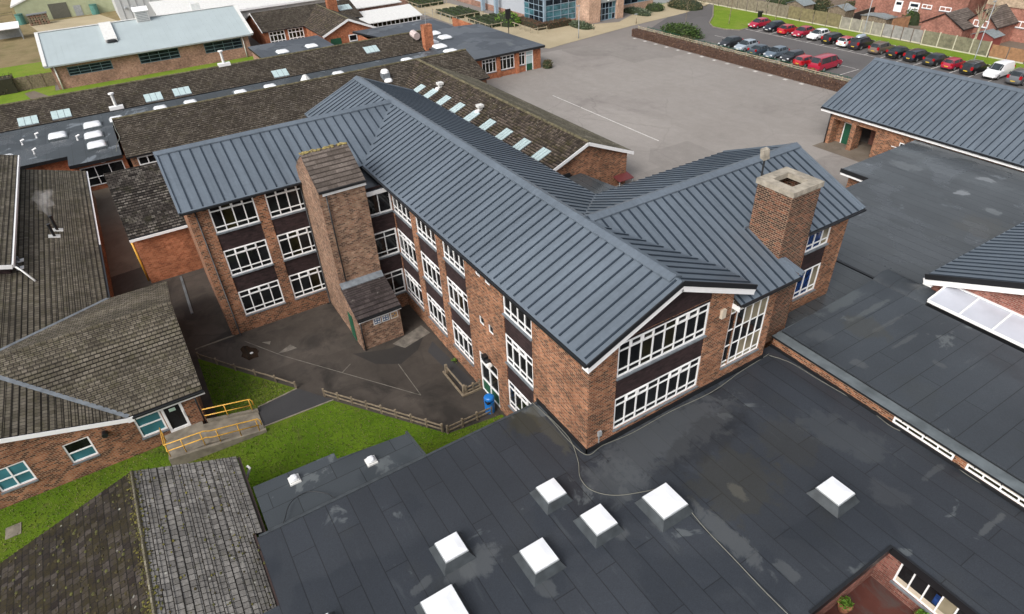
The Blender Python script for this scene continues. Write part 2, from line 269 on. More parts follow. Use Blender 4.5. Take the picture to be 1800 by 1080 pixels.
# ---------------------------------------------------------------- mesh helpers
ORG = {}
class MB:
    def __init__(s): s.V, s.F, s.K, s.U = [], [], [], []
    def face(s, pts, k=0, uv=None):
        b = len(s.V); s.V += [Vector(p) for p in pts]; s.F.append(tuple(range(b, b+len(pts)))); s.K.append(k); s.U.append(uv)
    def hexa(s, p, k=0):      # 4 bottom (ccw from above) + 4 top
        for q in ((3, 2, 1, 0), (4, 5, 6, 7), (0, 1, 5, 4), (1, 2, 6, 5), (2, 3, 7, 6), (3, 0, 4, 7)): s.face([p[i] for i in q], k)
    def box(s, x0, x1, y0, y1, z0, z1, k=0):
        x0, x1 = min(x0, x1), max(x0, x1); y0, y1 = min(y0, y1), max(y0, y1); z0, z1 = min(z0, z1), max(z0, z1)
        s.hexa([(x0, y0, z0), (x1, y0, z0), (x1, y1, z0), (x0, y1, z0), (x0, y0, z1), (x1, y0, z1), (x1, y1, z1), (x0, y1, z1)], k)
    def beam(s, a, b, w, h, k=0, up=(0, 0, 1)):
        a, b = Vector(a), Vector(b); d = (b-a).normalized(); sd_ = d.cross(Vector(up)).normalized()*w/2; u = sd_.cross(d).normalized()*h/2
        s.hexa([a-sd_-u, a+sd_-u, b+sd_-u, b-sd_-u, a-sd_+u, a+sd_+u, b+sd_+u, b-sd_+u][:], k)
    def prism(s, poly, z0, z1, k=0, kt=None):
        if sum(poly[i][0]*poly[(i+1) % len(poly)][1]-poly[(i+1) % len(poly)][0]*poly[i][1] for i in range(len(poly))) < 0: poly = poly[::-1]
        s.face([(p[0], p[1], z1) for p in poly], k if kt is None else kt); s.face([(p[0], p[1], z0) for p in poly[::-1]], k)
        for i in range(len(poly)):
            a, b = poly[i], poly[(i+1) % len(poly)]
            s.face([(a[0], a[1], z0), (b[0], b[1], z0), (b[0], b[1], z1), (a[0], a[1], z1)], k)
    def slab(s, top, th, k=0, ks=None):      # closed sheet, thickness straight down
        t = [Vector(p) for p in top]; n = (t[1]-t[0]).cross(t[2]-t[0])
        if n.z < 0: t = t[::-1]
        d = Vector((0, 0, -th)); ks = k if ks is None else ks
        s.face(t, k); s.face([p+d for p in t[::-1]], ks)
        for i in range(len(t)):
            a, b = t[i], t[(i+1) % len(t)]; s.face([a+d, b+d, b, a], ks)
    def tube(s, pts, r, n=6, k=0, r1=None):
        pts = [Vector(p) for p in pts]; rings = []
        for i, p in enumerate(pts):
            d = (pts[min(i+1, len(pts)-1)]-pts[max(i-1, 0)]).normalized()
            a = d.cross(Vector((0, 0, 1)) if abs(d.z) < .95 else Vector((1, 0, 0))).normalized(); b = a.cross(d)
            rr = r if r1 is None else r+(r1-r)*i/(len(pts)-1)
            rings.append([p+(a*math.cos(t*2*math.pi/n)+b*math.sin(t*2*math.pi/n))*rr for t in range(n)])
        for i in range(len(rings)-1):
            for j in range(n): s.face([rings[i][j], rings[i][(j+1) % n], rings[i+1][(j+1) % n], rings[i+1][j]], k)
        s.face(rings[0][::-1], k); s.face(rings[-1], k)
    def dome(s, c, a, b, h, k=0, n=12, m_=4, p=.35):    # squarish dome
        c = Vector(c); rows = []
        for i in range(m_+1):
            t = i/m_*math.pi/2; row = []
            for j in range(n):
                q = 2*math.pi*(j+.5)/n; cx, sy = math.cos(q), math.sin(q)
                row.append(c+Vector((a*math.copysign(abs(cx)**p, cx)*math.cos(t)**.6, b*math.copysign(abs(sy)**p, sy)*math.cos(t)**.6, h*math.sin(t))))
            rows.append(row)
        for i in range(m_):
            for j in range(n): s.face([rows[i][j], rows[i][(j+1) % n], rows[i+1][(j+1) % n], rows[i+1][j]], k)
    def build(s, name, mats, parent=None, smooth=False, loc=None):
        if not isinstance(mats, (list, tuple)): mats = [mats]
        o0 = Vector(ORG[parent.name]) if parent else Vector(loc or (0, 0, 0))
        me = bpy.data.meshes.new(name); me.from_pydata([v-o0 for v in s.V], [], s.F)
        for x in mats: me.materials.append(M[x] if isinstance(x, str) else x)
        for i, p in enumerate(me.polygons): p.material_index = s.K[i]; p.use_smooth = smooth
        ul = me.uv_layers.new(name='UVMap'); li = 0
        for f, u in zip(s.F, s.U):
            if u is None:
                a = [s.V[i] for i in f]; n = Vector((0, 0, 0))
                for i in range(len(a)): n += (a[i]).cross(a[(i+1) % len(a)])
                if n.length < 1e-9: n = Vector((0, 0, 1))
                n.normalize(); t = Vector((0, 0, 1)).cross(n)
                t = Vector((1, 0, 0)) if t.length < 1e-3 else t.normalized(); b = n.cross(t)
                u = [(p.dot(t), p.dot(b)) for p in a]
            for q in u: ul.data[li].uv = q; li += 1
        ob = bpy.data.objects.new(name, me); COL.objects.link(ob)
        if parent: ob.parent = parent
        else: ob.location = o0
        ORG[ob.name] = tuple(o0)
        if smooth:
            bm = bmesh.new(); bm.from_mesh(me); bmesh.ops.remove_doubles(bm, verts=bm.verts, dist=1e-4); bm.to_mesh(me); bm.free()
        return ob
def tag(o, label, cat, group=None, kind=None):
    if label: o['label'] = label
    if cat: o['category'] = cat
    if group: o['group'] = group
    if kind: o['kind'] = kind
    return o
def thing(name, label, cat, loc=(0, 0, 0), group=None, rz=0.):
    o = bpy.data.objects.new(name, None); COL.objects.link(o); o.location = loc; o.rotation_euler.z = rz; o.empty_display_size = .3
    ORG[o.name] = tuple(loc) if rz == 0 else (0, 0, 0); return tag(o, label, cat, group)
def struct(name, mb, mats): return tag(mb.build(name, mats), None, None, None, 'structure')
# walls: a vertical plane seen from outside, s runs left to right
class W:
    def __init__(s, p0, p1): s.o = Vector((p0[0], p0[1], 0)); d = Vector((p1[0]-p0[0], p1[1]-p0[1], 0)); s.L = d.length; s.d = d.normalized(); s.n = Vector((s.d.y, -s.d.x, 0))
    def P(s, a, z, off=0.): return s.o+s.d*a+s.n*off+Vector((0, 0, z))
    def box(s, mb, a0, a1, z0, z1, o0, o1, k=0):
        mb.hexa([s.P(a0, z0, o1), s.P(a1, z0, o1), s.P(a1, z0, o0), s.P(a0, z0, o0), s.P(a0, z1, o1), s.P(a1, z1, o1), s.P(a1, z1, o0), s.P(a0, z1, o0)], k)
    def wall(s, mb, z0, z1, ops=(), a0=0., a1=None, depth=.14, k=0):
        a1 = s.L if a1 is None else a1
        xs = sorted({a0, a1}|{min(max(v, a0), a1) for o in ops for v in o[:2]}); zs = sorted({z0, z1}|{min(max(v, z0), z1) for o in ops for v in o[2:4]})
        for i in range(len(xs)-1):
            for j in range(len(zs)-1):
                cx, cz = (xs[i]+xs[i+1])/2, (zs[j]+zs[j+1])/2
                if any(o[0] < cx < o[1] and o[2] < cz < o[3] for o in ops): continue
                mb.face([s.P(xs[i], zs[j]), s.P(xs[i+1], zs[j]), s.P(xs[i+1], zs[j+1]), s.P(xs[i], zs[j+1])], k)
        for o in ops:
            b, c, e, f = o[:4]; D = -depth
            mb.face([s.P(b, e), s.P(b, e, D), s.P(b, f, D), s.P(b, f)], k); mb.face([s.P(c, e, D), s.P(c, e), s.P(c, f), s.P(c, f, D)], k)
            mb.face([s.P(b, e), s.P(c, e), s.P(c, e, D), s.P(b, e, D)], k); mb.face([s.P(b, f, D), s.P(c, f, D), s.P(c, f), s.P(b, f)], k)
def window(par, w, a0, a1, z0, z1, cols=4, rows=(.2, .77), bar=.085, fr='white', gl='glass', o=-.03, sill=True, pat=True, name='window', gmix=(), edge=None):
    f, g = MB(), MB(); e = edge or bar
    w.box(f, a0, a1, z0, z0+e, o-.06, o); w.box(f, a0, a1, z1-e, z1, o-.06, o)
    w.box(f, a0, a0+e, z0+e, z1-e, o-.06, o); w.box(f, a1-e, a1, z0+e, z1-e, o-.06, o)
    cw = (a1-a0)/cols; H = z1-z0
    zz = [z0+e]+[z0+H*r for r in rows]+[z1-e]
    for i in range(1, cols): w.box(f, a0+i*cw-bar*.42, a0+i*cw+bar*.42, z0+e, z1-e, o-.06, o-.003)
    for r in rows:
        for i in range(cols): w.box(f, a0+i*cw+(bar*.42 if i else e), a0+(i+1)*cw-(bar*.42 if i < cols-1 else e), z0+H*r-bar*.42, z0+H*r+bar*.42, o-.06, o-.006)
    if pat and len(rows) == 2:       # opening lights with a heavier sash
        for i in range(cols):
            if i % 4 in (1, 2):
                A0, A1, Z0, Z1 = a0+i*cw+bar*.3, a0+(i+1)*cw-bar*.3, zz[2]+.02, z1-e*.4
                w.box(f, A0, A1, Z1-.05, Z1+.01, o-.05, o+.035); w.box(f, A0, A1, Z0, Z0+.06, o-.05, o+.035)
                w.box(f, A0, A0+.05, Z0+.06, Z1-.05, o-.05, o+.035); w.box(f, A1-.05, A1, Z0+.06, Z1-.05, o-.05, o+.035)
    fo = f.build(name, fr, par)
    mats = [gl]+[x[1] for x in gmix]
    for i in range(cols):
        for j in range(len(zz)-1):
            k = 0
            for q, (sel, _) in enumerate(gmix):
                if (i, j) in sel or (i, None) in sel or (None, j) in sel: k = q+1
            g.face([w.P(a0+i*cw, zz[j], o-.045), w.P(a0+(i+1)*cw, zz[j], o-.045), w.P(a0+(i+1)*cw, zz[j+1], o-.045), w.P(a0+i*cw, zz[j+1], o-.045)], k)
    g.build('pane', mats, fo)
    if sill:
        q = MB(); w.box(q, a0-.04, a1+.04, z0-.09, z0-.004, o-.05, .08); q.build('sill', 'lead', fo)
    return fo
# roofs: plan polygon -> plane z = f(x,y)
def clip(poly, ax, lo, hi):
    for sgn, lim in ((1, lo), (-1, -hi)):
        out = []
        for i in range(len(poly)):
            a, b = poly[i], poly[(i+1) % len(poly)]; da, db = sgn*a[ax]-lim, sgn*b[ax]-lim
            if da >= 0: out.append(a)
            if (da > 0) != (db > 0) and abs(da-db) > 1e-9:
                t = da/(da-db); out.append(tuple(a[i_]+(b[i_]-a[i_])*t for i_ in range(2)))
        poly = out
        if len(poly) < 3: return []
    return poly
def scan(poly, ax, v):       # interval of the other axis where coordinate ax == v
    r = []
    for i in range(len(poly)):
        a, b = poly[i], poly[(i+1) % len(poly)]
        if (a[ax]-v)*(b[ax]-v) < 0: t = (v-a[ax])/(b[ax]-a[ax]); r.append(a[1-ax]+(b[1-ax]-a[1-ax])*t)
    return (min(r), max(r)) if len(r) >= 2 else None
def plane(ax, e, ze, r, zr):     # height falls along axis ax from r (zr) to e (ze)
    return lambda p: ze+(p[ax]-e)*(zr-ze)/(r-e)
def metal_roof(par, polys, ax, f, step=.62, th=.14, rw=.085, rh=.055, phase=.3, name='roof', mats=('metal', 'black', 'seam'), endgap=.0):
    mb = MB()
    for poly in polys:
        mb.slab([(p[0], p[1], f(p)) for p in poly], th, 0, 1)
        lo = min(p[1-ax] for p in poly); hi = max(p[1-ax] for p in poly); v = math.floor(lo/step)*step+phase
        while v < hi:
            if v > lo+.05 and v < hi-.05:
                iv = scan(poly, 1-ax, v)
                if iv and iv[1]-iv[0] > .3:
                    a, b = iv[0]+endgap, iv[1]-endgap
                    pa = (a, v) if ax == 0 else (v, a); pb = (b, v) if ax == 0 else (v, b)
                    mb.beam((*pa, f(pa)+rh/2-.004), (*pb, f(pb)+rh/2-.004), rw, rh, 2)
            v += step
    return mb.build(name, list(mats), par)
def tile_roof(par, polys, ax, f, e, mat='tile_a', gauge=.32, lip=.03, th=.1, name='roof', fascia='black'):
    mb = MB()
    for poly in polys:
        mb.slab([(p[0], p[1], f(p)-.02) for p in poly], th, 1, 1)
        sl = abs(f((1, 0) if ax == 0 else (0, 1))-f((0, 0))); ca = 1/math.sqrt(1+sl*sl); g = gauge*ca
        far = max(abs(p[ax]-e) for p in poly); sg = 1 if sum(p[ax] for p in poly)/len(poly) > e else -1
        for kk in range(int(far/g)+1):
            a, b = e+sg*kk*g, e+sg*(kk+1)*g
            q = clip(poly, ax, min(a, b), max(a, b))
            if len(q) < 3: continue
            pts, uv = [], []
            for p in q:
                t = min(1., max(0., abs(p[ax]-a)/g)); pts.append(Vector((p[0], p[1], f(p)+lip*(1-t)+.004))); uv.append((p[1-ax], kk*gauge+t*gauge*.999))
            if (pts[1]-pts[0]).cross(pts[2]-pts[0]).z < 0: pts.reverse(); uv.reverse()
            mb.face(pts, 0, uv)
            lo = [p for p in q if abs(p[ax]-a) < 1e-4]
            if len(lo) >= 2:
                lo.sort(key=lambda p: p[1-ax]); l, r = lo[0], lo[-1]
                mb.face([(l[0], l[1], f(l)-.02), (r[0], r[1], f(r)-.02), (r[0], r[1], f(r)+lip+.004), (l[0], l[1], f(l)+lip+.004)], 1 if kk == 0 else 0, [(0, 0), (.2, 0), (.2, .01), (0, .01)])
    return mb.build(name, [mat, fascia], par)
def ridge_tiles(par, a, b, mat='tile_ridge', r=.13, name='ridge', seg=.45):
    mb = MB(); a, b = Vector(a), Vector(b); n = max(1, int((b-a).length/seg))
    for i in range(n):
        p, q = a+(b-a)*(i/n), a+(b-a)*((i+.985)/n); rr = r*random.uniform(.94, 1.06); dz = Vector((0, 0, random.uniform(-.01, .01)))
        mb.tube([p+dz, q+dz], rr, 8)
    return mb.build(name, mat, par)
def skylight_dome(par, x, y, z, a=.5, b=.5, curb=.3, h=.085, flare=.24, name='rooflight'):
    mb = MB(); A, B = a+flare, b+flare
    pb = [(x-A, y-B, z), (x+A, y-B, z), (x+A, y+B, z), (x-A, y+B, z)]; pt = [(x-a, y-b, z+curb), (x+a, y-b, z+curb), (x+a, y+b, z+curb), (x-a, y+b, z+curb)]
    mb.hexa(pb+pt, 0); mb.box(x-a-.03, x+a+.03, y-b-.03, y+b+.03, z+curb, z+curb+.05, 1)
    o = mb.build(name, ['curb_felt', 'grey'], par)
    d = MB(); zc = z+curb+.05; d.box(x-a, x+a, y-b, y+b, zc, zc+.05); i = a*.55
    d.hexa([(x-a, y-b, zc+.05), (x+a, y-b, zc+.05), (x+a, y+b, zc+.05), (x-a, y+b, zc+.05), (x-a+i, y-b+i, zc+h), (x+a-i, y-b+i, zc+h), (x+a-i, y+b-i, zc+h), (x-a+i, y+b-i, zc+h)])
    d.build('dome', 'dome', o); return o
def round_dome(par, x, y, z, a=.6, b=.6, h=.35, name='rooflight', cb=.14):
    h *= .62; a *= .95; b *= .95
    mb = MB(); mb.box(x-a-.08, x+a+.08, y-b-.08, y+b+.08, z, z+cb); o = mb.build(name, 'flash', par)
    d = MB(); d.dome((x, y, z+cb), a, b, h, 0, 16, 5, .22); d.build('dome', 'dome', o, True); return o
def roof_window(par, quad, f, name='roof_window', n=3, mat='rooflight'):
    # quad = (x0,x1,y0,y1); frame standing off a slope f
    x0, x1, y0, y1 = quad; mb = MB(); g = MB(); c = lambda x, y, h: (x, y, f((x, y))+h)
    mb.hexa([c(x0, y0, -.05), c(x1, y0, -.05), c(x1, y1, -.05), c(x0, y1, -.05), c(x0, y0, .10), c(x1, y0, .10), c(x1, y1, .10), c(x0, y1, .10)])
    o = mb.build(name, 'lead', par)
    e = .05; gx = abs(f((1, 0))-f((0, 0))) < abs(f((0, 1))-f((0, 0)))   # slope along y -> panes side by side in x
    for i in range(n):
        if gx: a, b, p, q = x0+(x1-x0)*i/n+.03, x0+(x1-x0)*(i+1)/n-.03, y0+e, y1-e
        else: a, b, p, q = x0+e, x1-e, y0+(y1-y0)*i/n+.03, y0+(y1-y0)*(i+1)/n-.03
        g.hexa([c(a, p, .101), c(b, p, .101), c(b, q, .101), c(a, q, .101), c(a, p, .13), c(b, p, .13), c(b, q, .13), c(a, q, .13)])
    g.build('pane', mat, o); return o
def pipe(par, pts, r=.05, mat='black', name='downpipe'):
    mb = MB(); mb.tube(pts, r, 7); return mb.build(name, mat, par, True)
def leaves(mb, c, r, n, size, k=2, shell=.55, zmin=None, box=False):
    for _ in range(n):
        if box: p = Vector((random.uniform(-1, 1)*r[0], random.uniform(-1, 1)*r[1], random.uniform(-1, 1)*r[2])); 
        else:
            v = Vector((random.gauss(0, 1), random.gauss(0, 1), random.gauss(0, 1))).normalized()*random.uniform(shell, 1.06)
            p = Vector((v.x*r[0], v.y*r[1], v.z*r[2]))
        p += Vector(c)
        if zmin is not None and p.z < zmin: p.z = zmin+random.uniform(0, .1)
        a = Vector((random.gauss(0, 1), random.gauss(0, 1), random.gauss(0, 1))).normalized(); b = a.orthogonal().normalized(); s_ = size*random.uniform(.6, 1.3)
        t = a.cross(b); mb.face([p-b*s_, p+t*s_*.6, p+b*s_, p-t*s_*.6], random.randrange(k))
def leafmats(name, cols): 
    r = []
    for i, c in enumerate(cols):
        a = NT(name+'_leaf'); r.append(a.out(c, .7, None, .2))
    return r
LF = {'green': leafmats('evergreen', [(.025, .05, .012), (.045, .08, .02), (.07, .11, .03)]), 'bright': leafmats('bright_shrub', [(.06, .13, .015), (.10, .19, .025), (.14, .24, .04)]),
      'beech': leafmats('beech_hedge', [(.085, .045, .028), (.13, .075, .048), (.17, .11, .075)]), 'red': leafmats('red_shrub', [(.10, .045, .03), (.15, .07, .045), (.11, .08, .04)]),
      'greygreen': leafmats('lavender', [(.07, .10, .06), (.11, .14, .09), (.15, .17, .11)]), 'dry': leafmats('dry_bush', [(.09, .075, .04), (.13, .11, .06), (.06, .065, .03)])}
# ================================================================ GROUND
def sheet(name, poly, z, mat, kind='structure'):
    mb = MB(); p = [(q[0], q[1], z) for q in poly]
    if sum(p[i][0]*p[(i+1) % len(p)][1]-p[(i+1) % len(p)][0]*p[i][1] for i in range(len(p))) < 0: p.reverse()
    mb.face(p); o = mb.build(name, mat)
    if kind: o['kind'] = kind
    return o
sheet('ground', [(-900, -700), (500, -700), (500, 800), (-900, 800)], -.02, 'tarmac_far')
sheet('yard', [(-42, -27), (2, -27), (2, -3), (-42, -3)], -.004, 'tarmac')
sheet('playground', [(-75.5, 40), (-69, 22), (-60, 12), (-30, 10), (-10, 14), (-10, 46), (-12, 62.3), (-71, 62.6), (-74, 50)], -.004, 'play')
# ================================================================ MAIN BLOCK
ZR, ZE, ZS, H = 12.16, 10.0, 1.29, 3.3
blk = thing('school_block', 'three storey brick school block with grey standing seam roofs and white window bands', 'school building', (-20, 0, 0))
fM = plane(1, -5.03, ZE, 0., ZR); fM2 = plane(1, 5.03, ZE, 0., ZR)
fL = plane(0, -25.41, ZE, -30.9, ZR); fL2 = plane(0, -36.39, ZE, -30.9, ZR)
fR = lambda p: 12.16-.4155*(p[0]+6.98); fR2 = plane(0, -12.25, ZE, -6.98, ZR)
metal_roof(blk, [[(-25.41, -5.03), (0, -5.03), (0, 0), (-30.9, 0)], [(-38.77, -5.03), (-36.39, -5.03), (-30.9, 0), (-38.77, 0)]], 1, fM, endgap=.12)
metal_roof(blk, [[(-38.77, 0), (-6.98, 0), (-12.25, 5.03), (-38.77, 5.03)], [(-6.98, 0), (0, 0), (0, 5.03), (-1.79, 5.03)]], 1, fM2, endgap=.12)
metal_roof(blk, [[(-25.41, -17.0), (-25.41, -5.03), (-30.9, 0), (-30.9, -17.0)]], 0, fL, step=.66, endgap=.12)
metal_roof(blk, [[(-36.39, -17.0), (-30.9, -17.0), (-30.9, 0), (-36.39, -5.03)]], 0, fL2, step=.66, endgap=.12)
metal_roof(blk, [[(-6.98, 0), (-1.79, 5.03), (-1.79, 16.01), (-6.98, 16.01)], [(-1.79, 4.13), (.05, 4.13), (.05, 8.4), (-1.79, 8.4)]], 0, fR, step=.58)
metal_roof(blk, [[(-12.25, 5.03), (-12.25, 16.01), (-6.98, 16.01), (-6.98, 0)]], 0, fR2, step=.58)
def ridge_cap(par, a, b, fa, fb, ax, wd=.36, up=.10):
    mb = MB(); a, b = Vector(a), Vector(b)
    for f, sg in ((fa, -1), (fb, 1)):
        pts = []
        for p, q in ((a, 0), (b, 0), (b, sg*wd), (a, sg*wd)):
            r = [p.x, p.y]; r[ax] += q; pts.append((r[0], r[1], f(r)+up))
        mb.slab(pts, .085, 0)
    return mb.build('ridge_cap', 'metal', par)
ridge_cap(blk, (-38.8, 0, 0), (.0-.45, 0, 0), fM, fM2, 1)
ridge_cap(blk, (-30.9, -17.05, 0), (-30.9, -.3, 0), fL2, fL, 0)
ridge_cap(blk, (-6.98, .3, 0), (-6.98, 16.06, 0), fR2, fR, 0)
def edge(par, pts, f, wd=.14, h=.07, mat='metal', name='verge_trim'):
    mb = MB()
    for a, b in zip(pts[:-1], pts[1:]): mb.beam((a[0], a[1], f(a)+.03), (b[0], b[1], f(b)+.03), wd, h)
    return mb.build(name, mat, par)
edge(blk, [(-25.41, -16.95), (-30.9, -16.95)], fL); edge(blk, [(-36.39, -16.95), (-30.9, -16.95)], fL2)
edge(blk, [(-38.72, -5.03), (-38.72, 0)], fM); edge(blk, [(-38.72, 5.03), (-38.72, 0)], fM2)
edge(blk, [(-1.79, 15.96), (-6.98, 15.96)], fR); edge(blk, [(-12.25, 15.96), (-6.98, 15.96)], fR2)
# valley flashings
for pts, f in (([(-25.41, -5.03), (-30.9, 0)], fM), ([(-6.98, 0), (-1.79, 5.03)], fM2), ([(-6.98, 0), (-12.25, 5.03)], fM2)):
    mb = MB(); a, b = pts; mb.beam((a[0], a[1], f(a)+.012), (b[0], b[1], f(b)+.012), .2, .03); mb.build('valley_flashing', 'metal', blk)
# front gable bargeboard (dark edge above white board)
mb = MB()
for f, y in ((fM, -5.03), (fM2, 5.03)):
    mb.beam((.03, y, f((0, y))-.06), (.03, 0, ZR-.06), .06, .24, 0)
    mb.beam((.0, y*.99, f((0, y))-.33), (.0, 0, ZR-.33), .05, .30, 1)
    mb.box(-.42, .02, y*.985-.02, y*.985+.02, ZE-.50, ZE-.17, 1)
mb.build('bargeboard', ['black', 'white'], blk)
mb = MB()
for y, f in ((-5.0, fM), (5.0, fM2)):
    s_ = 1 if y > 0 else -1
    mb.face([(-.42, y, ZE-.2), (0, y, ZE-.2), (0, 0, ZR-.2), (-.42, 0, ZR-.2)][::s_])
mb.build('soffit', 'white_dirty', blk)
mb = MB()       # white board under the lower stair roof edge
mb.box(-1.7, .03, 4.10, 4.14, fR((.05, 4))-.42, fR((.05, 4))-.15); mb.build('fascia', 'white', blk)
# gutters
for a, b in (((-25.36, -17.0, ZE-.08), (-25.36, -9.4, ZE-.08)), ((-25.3, -5.09, ZE-.08), (0, -5.09, ZE-.08)), ((.11, 4.2, 9.18), (.11, 8.4, 9.18)), ((-1.74, 8.2, ZE-.09), (-1.74, 16.0, ZE-.09))):
    mb = MB(); mb.beam(a, b, .13, .11); mb.build('gutter', 'black', blk)
# ---- walls
wf = W((-.42, -4.56), (-.42, 7.5))            # front gable and stair bay, facing +X
wl = W((-25.8, -4.56), (-.42, -4.56))         # long side, facing the yard
wL = W((-25.8, -16.6), (-25.8, -4.56))        # left wing front
sy = lambda y: y+4.56; sx = lambda x: x+25.8; sL = lambda y: y+16.6
WB = [(-21.87, -18.97), (-18.13, -15.37), (-14.42, -11.78), (-7.61, -4.94)]
LB = [(-15.33, -12.51), (-11.79, -8.97)]
wal = MB()
wf.wall(wal, 0, 10.0, [(sy(-3.0), sy(2.49), 4.59, 10.0)], 0, sy(4.1)); wf.wall(wal, 0, 9.25, [(sy(4.12), sy(6.95), 4.95, 9.25)], sy(4.1), sy(7.5))
wal.face([(-.42, -4.56, 10), (-.42, -3.0, 10), (-.42, -3.0, 10.72)]); wal.face([(-.42, 2.49, 10), (-.42, 4.56, 10), (-.42, 2.49, 10.95)])
wl.wall(wal, -.3, 10.15, [(sx(a), sx(b), ZS, 10.15) for a, b in WB]+[(sx(-10.9), sx(-8.75), -.02, 3.16)]+[(sx(a), sx(a)+.52, 5.5, 6.05) for a in (-10.46, -9.43)]+[(sx(a), sx(a)+.52, 8.8, 9.35) for a in (-10.46, -9.43)])
wL.wall(wal, -.3, 10.1, [(sL(a), sL(b), ZS, 10.1) for a, b in LB])
wal.face([(-36.0, -16.6, -.3), (-25.8, -16.6, -.3), (-25.8, -16.6, 10.1), (-30.9, -16.6, 12.0), (-36.0, -16.6, 10.1)])
wal.face([(-36.0, -4.56, -.3), (-36.0, -16.6, -.3), (-36.0, -16.6, 10.1), (-36.0, -4.56, 10.1)])
wal.face([(-38.3, 4.56, -.3), (-38.3, -4.56, -.3), (-38.3, -4.56, 10.1), (-38.3, 0, 12.0), (-38.3, 4.56, 10.1)])
wal.face([(-38.3, -4.56, -.3), (-36.0, -4.56, -.3), (-36.0, -4.56, 10.1), (-38.3, -4.56, 10.1)])
wal.face([(-.42, 4.56, 9.2), (-38.3, 4.56, 9.2), (-38.3, 4.56, -.3), (-.42, 4.56, -.3)][::-1])
wal.face([(-.42, 4.56, 9.2), (-38.3, 4.56, 9.2), (-38.3, 4.56, 10.15), (-.42, 4.56, 10.15)])
# right wing
wR = W((-2.3, 10.25), (-2.3, 15.6)); RW = [(12.1, 14.1, 4.95, 6.75), (12.1, 14.1, 8.1, 9.85)]
wR.wall(wal, 0, 10.1, [(a-10.25, b-10.25, c, d) for a, b, c, d in ((12.1, 14.1, 4.95, 10.1),)])
wal.face([(-2.3, 15.6, 0), (-11.8, 15.6, 0), (-11.8, 15.6, 10.1), (-6.98, 15.6, 12.0), (-2.3, 15.6, 10.1)])
wal.face([(-11.8, 15.6, 0), (-11.8, 4.56, 0), (-11.8, 4.56, 10.1), (-11.8, 15.6, 10.1)])
wal.face([(-.42, 7.5, 0), (-1.2, 7.5, 0), (-1.2, 7.5, 9.5), (-.42, 7.5, 9.2)]); wal.face([(-1.2, 7.5, 0), (-1.2, 8.1, 0), (-1.2, 8.1, 9.7), (-1.2, 7.5, 9.7)])
wal.face([(-1.2, 10.25, 0), (-2.3, 10.25, 0), (-2.3, 10.25, 10.1), (-1.2, 10.25, 9.6)])
wal.build('wall', 'brick', blk)
# ---- spandrels + windows
OL = 'glass_o'
def bay(w, a, b, zs, cols, top=None, rows3=3, gm=()):
    for i, z in enumerate(zs):
        mb = MB(); z1 = z+1.95
        nxt = zs[i+1]-.09 if i+1 < len(zs) else top
        if nxt > z1+.05: w.box(mb, a, b, z1+.003, nxt-.003, -.13, -.05); mb.build('spandrel_panel', 'spandrel', blk)
    for i, z in enumerate(zs):
        g = [({q for q in gm if False}, OL)]
        sel = {(x[1], None) for x in gm if x[0] == i}
        window(blk, w, a+.01, b-.01, z, z+1.95, cols, gmix=[(sel, OL)] if sel else ())
Z3 = [ZS, ZS+H, ZS+2*H]
for (a, b), gm in zip(WB, ([], [], [(1, 2)], [])): bay(wl, sx(a), sx(b), Z3, 4, 10.1, gm=gm)
for (a, b), gm in zip(LB, ([(2, 1)], [(0, 2), (1, 1)])): bay(wL, sL(a), sL(b), Z3, 4, 10.05, gm=gm)
bay(wf, sy(-3.0), sy(2.49), [ZS+H, ZS+2*H], 8, 10.0, gm=[(1, 4), (1, 2)])
mb = MB(); mb.face([(-.45, -3.0, 9.84), (-.45, 2.49, 9.84), (-.45, 2.49, 10.95), (-.45, 0, 12.0), (-.45, -3.0, 10.75)]); mb.build('spandrel_panel', 'spandrel', blk)
window(blk, wR, 12.11-10.25, 14.09-10.25, 4.95, 6.8, 3, (.2,), gl='glass_blue', pat=False, gmix=[({(2, None)}, 'glass_beige')])
window(blk, wR, 12.11-10.25, 14.09-10.25, 8.15, 10.0, 3, (.2,), gl='glass_blue', pat=False, gmix=[({(2, None)}, 'glass_beige')])
mb = MB(); wR.box(mb, 12.1-10.25, 14.1-10.25, 6.803, 8.05, -.13, -.05); mb.build('spandrel_panel', 'spandrel', blk)
# stair window: five lights wide, four tall plus a low row
window(blk, wf, sy(4.13), sy(6.94), 4.95, 9.24, 5, (.07, .31, .55, .80), .06, gl='glass_beige', pat=False, gmix=[({(0, 2), (1, 2), (2, 2), (0, 3), (3, 2), (1, 1), (0, 1), (1, 3), (4, 2)}, 'glass')])
mb = MB()
for i in range(9): wf.box(mb, sy(4.3)+i*.28, sy(4.34)+i*.28, 6.35, 7.25, -.30, -.27)
wf.box(mb, sy(4.2), sy(6.9), 7.26, 7.32, -.31, -.26); mb.build('stair_rail', 'grey', blk)
for a in (-10.46, -9.43):
    for z in (5.5, 8.8): window(blk, wl, sx(a), sx(a)+.52, z, z+.55, 1, (), .06, pat=False, sill=False)
